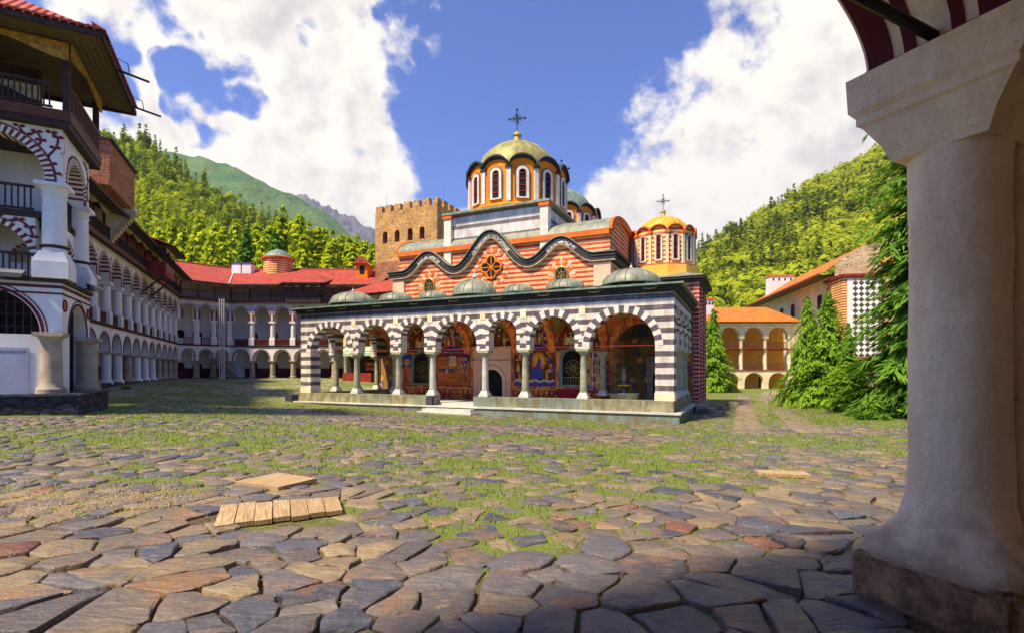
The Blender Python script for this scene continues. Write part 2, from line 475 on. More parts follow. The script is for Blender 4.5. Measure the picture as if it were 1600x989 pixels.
ROBES = [C(214, 84, 44), C(236, 150, 56), C(70, 92, 170), C(180, 52, 48), C(120, 130, 66), C(232, 198, 140)]
MT['mural'] = icons('fresco_standing_figures', 0.46, 0.95, ROBES, C(232, 146, 58), C(190, 82, 42), None, 0.45)
MT['mural_blue'] = icons('fresco_blue_ground', 0.44, 0.8, ROBES, C(236, 150, 54), C(66, 88, 176), None, 0.5)
MT['mural_grid'] = icons('fresco_small_panels', 0.40, 0.6, ROBES, C(222, 170, 96), C(150, 110, 150), C(150, 50, 44), 0.0)
MT['mural_vault'] = icons('fresco_vault', 1.0, 1.3, [C(190, 96, 44), C(128, 108, 56), C(210, 140, 56), C(70, 74, 110)], C(150, 112, 54), C(90, 84, 54), None, 0.4)
MT['mural_rib'] = icons('fresco_orange_band', 0.5, 0.62, [C(226, 110, 46), C(240, 160, 60), C(206, 74, 42)], C(230, 120, 50), C(196, 80, 40))


def arabesque(name, ground, ink, scale=6.0, th=0.05):
    m, nt, b, tc = new_mat(name, 0.8)
    v = tc.outputs['Object']
    n = nd(nt, 'TexNoise', {'Vector': v, 'Scale': scale * 0.6, 'Detail': 1.0})
    w = nd(nt, 'VectorMath', {0: n.outputs['Color'], 'Scale': 0.8 / scale}, operation='SCALE').outputs[0]
    vv = nd(nt, 'VectorMath', (v, w), operation='ADD').outputs[0]
    e = nd(nt, 'TexVoronoi', {'Vector': vv, 'Scale': scale}, feature='DISTANCE_TO_EDGE').outputs['Distance']
    n2 = ma(nt, 'ABSOLUTE', ma(nt, 'SUBTRACT', noise(nt, vv, scale * 1.3, 1), 0.5))
    f = ma(nt, 'MAXIMUM', smooth(nt, n2, 0.02, 0.045, 1, 0), smooth(nt, e, th * 0.6, th, 1, 0))
    setc(nt, b, mix(nt, f, ground, ink))
    return m


MT['scroll_bw'] = arabesque('white_arabesque', C(60, 56, 60), C(214, 206, 198), 5.0, 0.07)
MT['scroll_red'] = arabesque('red_scrollwork', C(222, 216, 218), C(150, 40, 58), 4.0, 0.05)


def rubble(name, c1, c2, c3, scale, joint, sq=(1, 1, 1.7), bd=0.06):
    m, nt, b, tc = new_mat(name, 0.9)
    v = nd(nt, 'Mapping', {0: tc.outputs['Object'], 3: sq}).outputs[0]
    w = nd(nt, 'TexNoise', {'Vector': v, 'Scale': 2.0, 'Detail': 2.0}).outputs['Color']
    vv = nd(nt, 'VectorMath', (v, nd(nt, 'VectorMath', {0: w, 'Scale': 0.25}, operation='SCALE').outputs[0]), operation='ADD').outputs[0]
    vo = nd(nt, 'TexVoronoi', {'Vector': vv, 'Scale': scale})
    ed = nd(nt, 'TexVoronoi', {'Vector': vv, 'Scale': scale}, feature='DISTANCE_TO_EDGE').outputs['Distance']
    sx = nd(nt, 'SeparateXYZ', (vo.outputs['Color'],))
    col = mix(nt, sx.outputs[0], c1, c2)
    col = mix(nt, smooth(nt, sx.outputs[1], 0.7, 0.8), col, c3)
    j = smooth(nt, ed, 0.03, 0.12)
    col = mix(nt, j, joint, col)
    n1 = noise(nt, v, 0.5, 6)
    d = smooth(nt, n1, 0.3, 0.7, 0.75, 1.1)
    col = mix(nt, 1.0, col, nd(nt, 'CombineXYZ', (d, d, d)).outputs[0], 'MULTIPLY')
    setc(nt, b, col)
    bump(nt, b, ma(nt, 'ADD', j, ma(nt, 'MULTIPLY', noise(nt, v, 9, 4), 0.5)), 0.8, bd)
    return m


MT['rubble'] = rubble('tower_rubble_stone', C(220, 166, 88), C(184, 134, 76), C(146, 104, 68), 3.4, C(224, 186, 124))
MT['brickwall'] = rubble('brick_masonry', C(178, 98, 60), C(154, 78, 50), C(190, 130, 90), 4.5, C(196, 160, 120), (1, 1, 2.6))
MT['pale_rubble'] = rubble('pale_rubble_stone', C(206, 176, 130), C(188, 156, 112), C(160, 130, 96), 2.2, C(220, 196, 156))
MT['schist_wall'] = rubble('dark_schist_masonry', C(70, 68, 76), C(50, 50, 60), C(92, 84, 80), 2.6, C(40, 38, 40), (1, 1, 2.2))


def checker_mat():
    m, nt, b, tc = new_mat('black_white_diamond_tiles', 0.6)
    v = nd(nt, 'Mapping', {0: tc.outputs['Object'], 2: (0, 0, 0)}).outputs[0]
    sp = nd(nt, 'SeparateXYZ', (v,))
    s = ma(nt, 'ADD', sp.outputs[0], sp.outputs[1])
    a = ma(nt, 'FLOOR', ma(nt, 'DIVIDE', ma(nt, 'ADD', s, sp.outputs[2]), 0.62))
    c = ma(nt, 'FLOOR', ma(nt, 'DIVIDE', ma(nt, 'SUBTRACT', s, sp.outputs[2]), 0.62))
    k = ma(nt, 'MODULO', ma(nt, 'ABSOLUTE', ma(nt, 'ADD', a, c)), 2.0)
    k2 = ma(nt, 'MODULO', ma(nt, 'ABSOLUTE', a), 2.0)
    f = ma(nt, 'MULTIPLY', smooth(nt, k, 0.4, 0.6), smooth(nt, k2, 0.4, 0.6))
    f2 = ma(nt, 'MAXIMUM', f, smooth(nt, ma(nt, 'MULTIPLY', ma(nt, 'SUBTRACT', 1.0, k2), ma(nt, 'SUBTRACT', 1.0, k)), 0.4, 0.6))
    setc(nt, b, mix(nt, smooth(nt, k, 0.4, 0.6), C(236, 230, 214), C(70, 70, 70)))
    return m


MT['checker'] = checker_mat()


def leaf_mat(name, c_dark, c_light, c_alt, trans=0.35):
    m = bpy.data.materials.new(name)
    m.use_nodes = True
    nt = m.node_tree
    nt.nodes.clear()
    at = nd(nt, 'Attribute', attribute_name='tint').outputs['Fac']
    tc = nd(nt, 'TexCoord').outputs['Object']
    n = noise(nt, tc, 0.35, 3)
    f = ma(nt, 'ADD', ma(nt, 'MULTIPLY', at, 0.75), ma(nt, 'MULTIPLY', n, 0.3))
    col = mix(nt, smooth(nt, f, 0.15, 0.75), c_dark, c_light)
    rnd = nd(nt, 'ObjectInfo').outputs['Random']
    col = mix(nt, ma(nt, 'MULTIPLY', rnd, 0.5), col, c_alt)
    d = nd(nt, 'BsdfDiffuse', (col,))
    t = nd(nt, 'BsdfTranslucent', (mix(nt, 1.0, col, (1.3, 1.35, 0.5), 'MULTIPLY'),))
    g = nd(nt, 'MixShader', (trans, d.outputs[0], t.outputs[0]))
    nd(nt, 'OutputMaterial', (g.outputs[0],))
    return m


MT['leaf_hill'] = leaf_mat('hill_forest_leaves', C(56, 88, 26), C(214, 210, 52), C(140, 164, 40))
MT['leaf_hill2'] = leaf_mat('shaded_hill_leaves', C(40, 76, 34), C(178, 184, 54), C(104, 138, 46))  # darker copy of the hill leaves; weaker light put into the greens
MT['leaf_spruce'] = leaf_mat('yellow_spruce_needles', C(88, 120, 28), C(206, 214, 52), C(180, 192, 46))
MT['leaf_dark'] = leaf_mat('dark_spruce_needles', C(34, 76, 30), C(124, 164, 56), C(86, 128, 46))
MT['leaf_thuja'] = leaf_mat('bright_conifer_sprays', C(38, 84, 28), C(142, 176, 54), C(104, 146, 44))
MT['grass'] = leaf_mat('grass_blades', C(78, 112, 36), C(158, 182, 64), C(130, 150, 60))


# ------------------------------------------------------------------ mesh helpers
class MB:
    def __init__(s, T=None):
        s.v, s.f, s.m, s.uv, s.T = [], [], [], {}, T

    def add(s, vs, fs, mi=0, uv=None):
        o = len(s.v)
        s.v += [tuple(s.T(*p)) if s.T else tuple(p) for p in vs]
        for k, f in enumerate(fs):
            if uv is not None:
                s.uv[len(s.f)] = [uv[i] for i in f]
            s.f.append([i + o for i in f])
            s.m.append(mi)
        return s

    def box(s, x0, x1, y0, y1, z0, z1, mi=0):
        vs = [(x, y, z) for z in (z0, z1) for y in (y0, y1) for x in (x0, x1)]
        return s.add(vs, [(0, 2, 3, 1), (4, 5, 7, 6), (0, 1, 5, 4), (2, 6, 7, 3), (0, 4, 6, 2), (1, 3, 7, 5)], mi)

    def prism(s, poly, fn, t0, t1, mi=0):
        """poly of (p,q); fn(p,q,t)->xyz ; closed prism between t0 and t1"""
        n = len(poly)
        vs = [fn(p, q, t0) for p, q in poly] + [fn(p, q, t1) for p, q in poly]
        fs = [list(range(n))[::-1], list(range(n, 2 * n))] + [[i, (i + 1) % n, n + (i + 1) % n, n + i] for i in range(n)]
        return s.add(vs, fs, mi)

    def lathe(s, prof, cx=0, cy=0, n=16, mi=0, a0=0.0, cap=True, sq=None):
        vs = []
        for r, z in prof:
            for i in range(n):
                a = a0 + 2 * PI * i / n
                vs.append((cx + r * math.cos(a), cy + r * math.sin(a), z))
        fs = []
        for k in range(len(prof) - 1):
            for i in range(n):
                j = (i + 1) % n
                fs.append((k * n + i, k * n + j, (k + 1) * n + j, (k + 1) * n + i))
        if cap:
            fs.append(list(range(n))[::-1])
            fs.append([(len(prof) - 1) * n + i for i in range(n)])
        return s.add(vs, fs, mi)

    def tube(s, pts, r, n=6, mi=0, r2=None):
        pts = [Vector(p) for p in pts]
        vs, fs = [], []
        for k, p in enumerate(pts):
            d = (pts[min(k + 1, len(pts) - 1)] - pts[max(k - 1, 0)]).normalized()
            up = Vector((0, 0, 1)) if abs(d.z) < 0.9 else Vector((1, 0, 0))
            a = d.cross(up).normalized()
            b = d.cross(a)
            rr = r if r2 is None else r + (r2 - r) * k / (len(pts) - 1)
            for i in range(n):
                t = 2 * PI * i / n
                vs.append(p + a * (rr * math.cos(t)) + b * (rr * math.sin(t)))
        for k in range(len(pts) - 1):
            for i in range(n):
                j = (i + 1) % n
                fs.append((k * n + i, k * n + j, (k + 1) * n + j, (k + 1) * n + i))
        fs.append(list(range(n))[::-1])
        fs.append([(len(pts) - 1) * n + i for i in range(n)])
        return s.add(vs, fs, mi)

    def bar(s, a, b, w, h, mi=0):
        """rectangular bar from a to b"""
        a, b = Vector(a), Vector(b)
        d = (b - a).normalized()
        up = Vector((0, 0, 1)) if abs(d.z) < 0.95 else Vector((1, 0, 0))
        x = d.cross(up).normalized() * (w / 2)
        y = x.cross(d).normalized() * (h / 2)
        vs = [a - x - y, a + x - y, a + x + y, a - x + y, b - x - y, b + x - y, b + x + y, b - x + y]
        return s.add(vs, [(3, 2, 1, 0), (4, 5, 6, 7), (0, 1, 5, 4), (1, 2, 6, 5), (2, 3, 7, 6), (3, 0, 4, 7)], mi)

    def mesh(s, name, mats, smooth_deg=None):
        me = bpy.data.meshes.new(name)
        me.from_pydata(s.v, [], s.f)
        for m in (mats if isinstance(mats, (list, tuple)) else [mats]):
            me.materials.append(MT[m] if isinstance(m, str) else m)
        me.polygons.foreach_set('material_index', s.m)
        if s.uv:
            ul = me.uv_layers.new(name='UVMap')
            for fi, uvs in s.uv.items():
                p = me.polygons[fi]
                for li, c in zip(p.loop_indices, uvs):
                    ul.data[li].uv = c
        bm = bmesh.new()
        bm.from_mesh(me)
        bmesh.ops.recalc_face_normals(bm, faces=bm.faces)
        bm.to_mesh(me)
        bm.free()
        if smooth_deg:
            me.shade_smooth()
            me.set_sharp_from_angle(angle=math.radians(smooth_deg))
        me.update()
        return me

    def obj(s, name, mats, parent=None, smooth_deg=None):
        return put(name, s.mesh(name, mats, smooth_deg), parent)


def put(name, me, parent=None, loc=(0, 0, 0), rz=0.0, sc=None):
    o = bpy.data.objects.new(name, me)
    o.location = loc
    o.rotation_euler = (0, 0, rz)
    if sc:
        o.scale = sc if isinstance(sc, (tuple, list)) else (sc, sc, sc)
    o.parent = parent
    COL.objects.link(o)
    return o


def tag(o, label, cat, group=None):
    o['label'] = label
    o['category'] = cat
    if group:
        o['group'] = group
    return o


def thing(name, label, cat, loc=(0, 0, 0), rz=0.0, group=None):
    o = bpy.data.objects.new(name, None)
    o.empty_display_size = 0.3
    o.location = loc
    o.rotation_euler = (0, 0, rz)
    COL.objects.link(o)
    return tag(o, label, cat, group)


def arch_wall(mb, P, s0, s1, z0, z1, t0, t1, ops, mw=0, mi=(0, 0), seg=16, ry=None):
    """wall between s0..s1 and z0..z1, thickness t0..t1, with round headed openings (centre, half width, bottom, arc centre height)"""
    def q(pts, m):
        mb.add([P(*p) for p in pts], [list(range(len(pts)))], m)

    def both(pts):
        for t in (t0, t1):
            q([(a, t, z) for a, z in pts], mw)
    cur = s0
    for (c, h, zb, zs) in ops:
        if c - h > cur + 1e-4:
            both([(cur, z0), (c - h, z0), (c - h, z1), (cur, z1)])
            q([(cur, t0, z0), (c - h, t0, z0), (c - h, t1, z0), (cur, t1, z0)], mw)
        zj = z0
        if zb > z0 + 1e-4:
            zj = zb
            both([(c - h, z0), (c + h, z0), (c + h, zb), (c - h, zb)])
            q([(c - h, t0, zb), (c + h, t0, zb), (c + h, t1, zb), (c - h, t1, zb)], mw)
        if zs > zj + 1e-4:
            for x in (c - h, c + h):
                q([(x, t0, zj), (x, t1, zj), (x, t1, zs), (x, t0, zs)], mi[0])
        pts = [(c - h * math.cos(PI * k / seg), zs + (ry or h) * math.sin(PI * k / seg)) for k in range(seg + 1)]
        for k in range(seg):
            a, b = pts[k], pts[k + 1]
            both([a, b, (b[0], z1), (a[0], z1)])
            q([(a[0], t0, a[1]), (b[0], t0, b[1]), (b[0], t1, b[1]), (a[0], t1, a[1])], mi[k % 2])
        cur = c + h
    if s1 > cur + 1e-4:
        both([(cur, z0), (s1, z0), (s1, z1), (cur, z1)])
        q([(cur, t0, z0), (s1, t0, z0), (s1, t1, z0), (cur, t1, z0)], mw)
    q([(s0, t0, z1), (s1, t0, z1), (s1, t1, z1), (s0, t1, z1)], mw)
    for x in (s0, s1):
        q([(x, t0, z0), (x, t1, z0), (x, t1, z1), (x, t0, z1)], mw)


def arc_band(mb, P, c, zs, r0, r1, t0, t1, n, mi=(0, 1), zlow=None):
    """archivolt of n wedge stones between radii r0,r1 ; optional straight legs down to zlow"""
    for k in range(n):
        a, b = PI * k / n, PI * (k + 1) / n
        poly = [(c - r0 * math.cos(a), zs + r0 * math.sin(a)), (c - r1 * math.cos(a), zs + r1 * math.sin(a)),
                (c - r1 * math.cos(b), zs + r1 * math.sin(b)), (c - r0 * math.cos(b), zs + r0 * math.sin(b))]
        mb.prism(poly, lambda p, q, t: P(p, t, q), t0, t1, mi[k % len(mi)])
    if zlow is not None and zs - zlow > 0.05:
        for sgn in (-1, 1):
            a, b = sorted((c + sgn * r0, c + sgn * r1))
            mb.prism([(a, zlow), (b, zlow), (b, zs), (a, zs)], lambda p, q, t: P(p, t, q), t0, t1, mi[0])


def P_xy(s, t, z):
    return (s, t, z)

MT['p_red'] = pm('fresco_red', C(176, 50, 42), C(140, 40, 33), 5, 0.85, 0.08, 40)
MT['p_orange'] = pm('fresco_orange', C(232, 130, 46), C(185, 104, 36), 5, 0.85, 0.08, 40)
MT['p_blue'] = pm('fresco_blue', C(58, 80, 168), C(46, 64, 134), 5, 0.85, 0.08, 40)
MT['p_gold'] = pm('fresco_gold', C(240, 186, 70), C(192, 148, 56), 5, 0.85, 0.08, 40)
MT['p_cream'] = pm('fresco_cream', C(234, 208, 160), C(187, 166, 128), 5, 0.85, 0.08, 40)
MT['p_brown'] = pm('fresco_brown', C(96, 60, 42), C(76, 48, 33), 5, 0.85, 0.08, 40)
MT['p_green'] = pm('fresco_green', C(104, 116, 60), C(83, 92, 48), 5, 0.85, 0.08, 40)
MT['p_skin'] = pm('fresco_skin', C(216, 164, 122), C(172, 131, 97), 5, 0.85, 0.08, 40)
MT['p_rose'] = pm('fresco_rose', C(206, 110, 84), C(164, 88, 67), 5, 0.85, 0.08, 40)
MT['p_ground'] = pm('fresco_ground', C(196, 104, 48), C(156, 83, 38), 5, 0.85, 0.08, 40)
MT['p_night'] = pm('fresco_night', C(50, 60, 120), C(40, 48, 96), 5, 0.85, 0.08, 40)

# ------------------------------------------------------------------ ground
GP = np.array([(0, 0, 0), (3, 3.3, 0), (-3, 5, -.02), (7.9, 25, -1.02), (-14.6, 35.3, -.6), (-16, 18, .03), (-27, 33, .45), (-39, 60, .72), (-20, 65, .7),
               (-30, 64, .72), (33, 69, -.73), (26, 69, -.8), (20, 38, -.75), (19, 30, -.62), (17.5, 24, -.5), (12, 36, -1.0), (-12, 48, .1), (14, 10, -.35),
               (-12, 8, .05), (0, 20, -.55), (-25, 10, .1), (0, -15, .1), (-25, -15, .1), (25, -10, 0), (40, 40, -.6), (0, 15, -.38), (0, 60, -.2), (-45, 75, .7), (45, 80, -.7), (-45, 20, .4)], float)


def _U(d2):
    return np.where(d2 > 1e-9, d2 * np.log(np.maximum(d2, 1e-9)), 0.0)


_n = len(GP)
_K = _U(((GP[:, None, :2] - GP[None, :, :2]) ** 2).sum(-1)) + np.eye(_n) * 60.0
_A = np.zeros((_n + 3, _n + 3))
_A[:_n, :_n] = _K
_A[:_n, _n] = 1
_A[:_n, _n + 1:] = GP[:, :2]
_A[_n:, :_n] = _A[:_n, _n:].T
_W = np.linalg.solve(_A, np.concatenate([GP[:, 2], np.zeros(3)]))


def gz_np(x, y):
    x = np.asarray(x, float)
    y = np.asarray(y, float)
    d2 = (x[..., None] - GP[:, 0]) ** 2 + (y[..., None] - GP[:, 1]) ** 2
    z = (_U(d2) * _W[:_n]).sum(-1) + _W[_n] + _W[_n + 1] * x + _W[_n + 2] * y
    r = np.maximum(np.maximum(np.abs(x) - 45, 0), np.maximum(np.maximum(y - 80, -15 - y), 0))
    k = np.clip(r / 15, 0, 1)
    return np.clip(z, -1.3, 1.0) * (1 - k) + (-0.9) * k


def gz(x, y):
    return float(gz_np(x, y))


def vnoise(x, y, s, seed=0):
    """cheap smooth value noise in numpy"""
    x = np.asarray(x, float) / s
    y = np.asarray(y, float) / s
    xi, yi = np.floor(x), np.floor(y)
    fx, fy = x - xi, y - yi
    fx, fy = fx * fx * (3 - 2 * fx), fy * fy * (3 - 2 * fy)

    def h(a, b):
        v = np.sin(a * 127.1 + b * 311.7 + seed * 74.7) * 43758.5453
        return v - np.floor(v)
    return (h(xi, yi) * (1 - fx) + h(xi + 1, yi) * fx) * (1 - fy) + (h(xi, yi + 1) * (1 - fx) + h(xi + 1, yi + 1) * fx) * fy


def moss_at(x, y):
    """how far turf has overgrown the paving (0..1)"""
    m = 0.55 * vnoise(x, y, 3.1, 1) + 0.30 * vnoise(x, y, 1.2, 2) + 0.15 * vnoise(x, y, 0.5, 3)
    near = np.clip((np.asarray(y, float) - 4.5) / 6.0, 0, 1)
    left = np.clip((-np.asarray(x, float) - 4) / 10, 0, 1)
    right = np.clip((np.asarray(x, float) - 11) / 5, 0, 1) * np.clip((np.asarray(y, float) - 18) / 6, 0, 1)
    return np.clip(m * 1.75 - 0.70 + 0.36 * near + 0.12 * left + 0.3 * right, 0, 1)


def grid_mesh(name, xs, ys, zf, extra=None):
    X, Y = np.meshgrid(xs, ys)
    Z = zf(X, Y)
    v = np.stack([X, Y, Z], -1).reshape(-1, 3)
    nx, ny = len(xs), len(ys)
    idx = np.arange(nx * ny).reshape(ny, nx)
    q = np.stack([idx[:-1, :-1], idx[:-1, 1:], idx[1:, 1:], idx[1:, :-1]], -1).reshape(-1, 4)
    return np_mesh(name, v, q, extra)


def np_mesh(name, v, f, tint=None, smooth_=False):
    me = bpy.data.meshes.new(name)
    n, k = f.shape
    me.vertices.add(len(v))
    me.vertices.foreach_set('co', np.ascontiguousarray(v, np.float32).ravel())
    me.loops.add(n * k)
    me.loops.foreach_set('vertex_index', np.ascontiguousarray(f, np.int32).ravel())
    me.polygons.add(n)
    me.polygons.foreach_set('loop_start', np.arange(0, n * k, k, dtype=np.int32))
    me.update(calc_edges=True)
    if tint is not None:
        a = me.attributes.new('tint', 'FLOAT', 'POINT')
        a.data.foreach_set('value', np.ascontiguousarray(tint, np.float32))
    if smooth_:
        me.shade_smooth()
    me.validate()
    return me


def ground_mat():
    m, nt, b, tc = new_mat('mossy_courtyard_ground', 0.95)
    v = tc.outputs['Object']
    geo = nd(nt, 'SeparateXYZ', (v,))
    at = nd(nt, 'Attribute', attribute_name='tint').outputs['Fac']
    n1 = noise(nt, v, 1.6, 8, 0.65)
    n2 = noise(nt, v, 14, 5, 0.65)
    moss = mix(nt, n2, C(66, 84, 32), C(128, 140, 58))
    soil = mix(nt, n2, C(44, 36, 28), C(104, 84, 58))
    base = mix(nt, smooth(nt, ma(nt, 'ADD', ma(nt, 'MULTIPLY', at, 0.9), ma(nt, 'SUBTRACT', n1, 0.42)), 0.1, 0.5), soil, moss)
    # stones too small to pick apart in the distance
    w = nd(nt, 'TexNoise', {'Vector': v, 'Scale': 1.5, 'Detail': 2.0}).outputs['Color']
    vv = nd(nt, 'VectorMath', (v, nd(nt, 'VectorMath', {0: w, 'Scale': 0.2}, operation='SCALE').outputs[0]), operation='ADD').outputs[0]
    vo = nd(nt, 'TexVoronoi', {'Vector': vv, 'Scale': 2.3})
    ed = nd(nt, 'TexVoronoi', {'Vector': vv, 'Scale': 2.3}, feature='DISTANCE_TO_EDGE').outputs['Distance']
    sx = nd(nt, 'SeparateXYZ', (vo.outputs['Color'],))
    st = mix(nt, sx.outputs[0], C(146, 136, 122), C(186, 170, 138))
    keep = ma(nt, 'MULTIPLY', smooth(nt, ed, 0.05, 0.14), smooth(nt, ma(nt, 'ADD', at, ma(nt, 'MULTIPLY', sx.outputs[1], 0.5)), 0.78, 1.0, 1, 0))
    far = smooth(nt, geo.outputs[1], 27.0, 31.0)
    col = mix(nt, ma(nt, 'MULTIPLY', keep, far), base, st)
    # fine gravel grit in the joints
    grit = nd(nt, 'TexVoronoi', {'Vector': v, 'Scale': 60.0}).outputs['Color']
    g1 = nd(nt, 'SeparateXYZ', (grit,)).outputs[0]
    col = mix(nt, smooth(nt, g1, 0.72, 0.8, 0, 0.45), col, C(150, 132, 104))
    setc(nt, b, col)
    bump(nt, b, ma(nt, 'ADD', n2, ma(nt, 'MULTIPLY', noise(nt, v, 60, 3), 0.5)), 0.9, 0.03)
    return m


MT['ground'] = ground_mat()
xs = np.concatenate([[-4000, -1500, -600, -250, -120, -80], np.arange(-60, -16, 1.0), np.arange(-16, 16, 0.33), np.arange(16, 60.1, 1.0), [80, 120, 250, 600, 1500, 4000]])
ys = np.concatenate([[-4000, -1500, -500, -150, -60, -40], np.arange(-25, 0, 1.0), np.arange(0, 24, 0.3), np.arange(24, 96, 0.8), [110, 150, 250, 600, 1500, 4000, 8000]])


def gsurf(X, Y):
    z = gz_np(X, Y)
    m = moss_at(X, Y)
    return z + 0.012 * (vnoise(X, Y, 0.45, 7) - 0.5) + 0.022 * m


gX, gY = np.meshgrid(xs, ys)
gm = grid_mesh('ground', xs, ys, gsurf, moss_at(gX, gY).reshape(-1))
gm.materials.append(MT['ground'])
gm.shade_smooth()
ground = put('ground', gm)
ground['kind'] = 'structure'
ground['label'] = 'mossy courtyard ground between the flagstones'


# ---- flagstones: irregular cells, the joints recessed
def stone_mat():
    m, nt, b, tc = new_mat('flagstone', 0.5, 0.0, 0.5)
    v = tc.outputs['Object']
    at = nd(nt, 'Attribute', attribute_name='tint').outputs['Fac']
    r = nd(nt, 'ValToRGB', (at,))
    cr = r.color_ramp
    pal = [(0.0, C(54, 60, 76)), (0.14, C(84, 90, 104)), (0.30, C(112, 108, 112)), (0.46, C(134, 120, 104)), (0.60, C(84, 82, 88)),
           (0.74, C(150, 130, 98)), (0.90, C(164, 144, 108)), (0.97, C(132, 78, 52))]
    while len(cr.elements) < len(pal):
        cr.elements.new(0.5)
    for i, (p, c) in enumerate(pal):
        cr.elements[i].position = p
        cr.elements[i].color = c + (1,)
    off = nd(nt, 'CombineXYZ', (ma(nt, 'MULTIPLY', at, 37.0), ma(nt, 'MULTIPLY', at, 91.0), 0.0)).outputs[0]
    vv = nd(nt, 'VectorMath', (v, off), operation='ADD').outputs[0]
    ga = ma(nt, 'MULTIPLY', at, 19.0)
    mp = nd(nt, 'Mapping', {0: vv, 2: nd(nt, 'CombineXYZ', (0.0, 0.0, ga)).outputs[0], 3: (1, 4, 1)}).outputs[0]
    g = noise(nt, mp, 4.0, 8, 0.65)
    n1 = noise(nt, vv, 3.2, 7, 0.62)
    col = mix(nt, smooth(nt, n1, 0.34, 0.7, 0.0, 0.65), r.outputs[0], C(92, 80, 82))
    col = mix(nt, smooth(nt, g, 0.55, 0.7, 0, 0.5), col, C(176, 150, 122))
    pt = noise(nt, vv, 1.7, 5, 0.6)
    col = mix(nt, smooth(nt, pt, 0.54, 0.66, 0, 0.55), col, C(150, 110, 78))
    col = mix(nt, smooth(nt, pt, 0.44, 0.34, 0, 0.5), col, C(92, 96, 108))
    lich = noise(nt, vv, 9.0, 5, 0.7)
    col = mix(nt, smooth(nt, lich, 0.63, 0.72, 0, 0.35), col, C(206, 194, 160))
    col = mix(nt, smooth(nt, noise(nt, vv, 26, 4), 0.6, 0.72, 0, 0.4), col, C(60, 52, 54))
    setc(nt, b, col)
    rr = smooth(nt, n1, 0.3, 0.7, 0.24, 0.52)
    nt.links.new(rr, b.inputs['Roughness'])
    hh = ma(nt, 'ADD', ma(nt, 'ADD', g, ma(nt, 'MULTIPLY', n1, 0.8)), ma(nt, 'MULTIPLY', noise(nt, vv, 30, 4), 0.35))
    bump(nt, b, hh, 1.0, 0.035)
    return m


MT['stone'] = stone_mat()


def clip_poly(poly, mx_, my_, nx_, ny_):
    out = []
    n = len(poly)
    for i in range(n):
        ax, ay = poly[i]
        bx, by = poly[(i + 1) % n]
        da = (ax - mx_) * nx_ + (ay - my_) * ny_
        db = (bx - mx_) * nx_ + (by - my_) * ny_
        if da <= 0:
            out.append((ax, ay))
        if (da < 0 < db) or (db < 0 < da):
            t = da / (da - db)
            out.append((ax + (bx - ax) * t, ay + (by - ay) * t))
    return out


# keep-outs: footprints on the paving
CH_O = (-14.55, 35.28)
CH_A = math.atan2(-0.416, 0.909)
CA, SA = math.cos(CH_A), math.sin(CH_A)


def ch_w(x, y):
    return (CH_O[0] + CA * x - SA * y, CH_O[1] + SA * x + CA * y)


def ch_l(X, Y):
    dx, dy = X - CH_O[0], Y - CH_O[1]
    return (CA * dx + SA * dy, -SA * dx + CA * dy)


PA = (-16.7, 19.0)             # corner of the near left block
PUX, PUY = (0.888, 0.46), (-0.46, 0.888)


def blocked(X, Y):
    lx, ly = ch_l(X, Y)
    if -0.75 < lx < 25.4 and ly > -0.75:
        return True
    dx, dy = X - PA[0], Y - PA[1]
    px, py = dx * PUX[0] + dy * PUX[1], dx * PUY[0] + dy * PUY[1]
    if px < 1.1 and py > -1.1 and X < -10:
        return True
    if (X - 3.08) ** 2 + (Y - 3.4) ** 2 < 0.52 ** 2:
        return True
    # wooden hatch and board lie over the stones: leave room
    if -3.35 < X < -2.05 and 5.25 < Y < 6.35:
        return True
    return False


SX, SY = 0.41, 0.215
seeds = {}
for j in range(6, 144):
    Y0 = j * SY
    half = Y0 * 1.08 + 2.2
    for i in range(int(-half / SX) - 1, int(half / SX) + 2):
        X = (i + 0.5 * (j % 2)) * SX + random.uniform(-0.18, 0.18)
        Y = Y0 + random.uniform(-0.098, 0.098) + 0.05 * math.sin(X * 0.9)
        big = 0.20 + 0.25 * float(vnoise(X, Y, 1.6, 12))
        if -0.9 < X < 2.3 and 1.5 < Y < 4.3:
            big = 0.40
        elif -2.2 < X < 3 and Y < 5.2:
            big = 0.24
        if random.random() < big:
            continue
        seeds[(i, j)] = (X, Y)
stones = []
for (i, j), (X, Y) in seeds.items():
    if Y < 1.7 or blocked(X, Y):
        continue
    poly = [(X - 1.0, Y - 0.75), (X + 1.0, Y - 0.75), (X + 1.0, Y + 0.75), (X - 1.0, Y + 0.75)]
    for dj in range(-4, 5):
        for di in range(-3, 4):
            if di == 0 and dj == 0:
                continue
            p = seeds.get((i + di, j + dj))
            if p is None:
                continue
            mx_, my_ = (X + p[0]) / 2, (Y + p[1]) / 2
            nx_, ny_ = p[0] - X, p[1] - Y
            poly = clip_poly(poly, mx_, my_, nx_, ny_)
            if len(poly) < 3:
                break
        if len(poly) < 3:
            break
    if len(poly) < 3:
        continue
    stones.append((X, Y, poly))


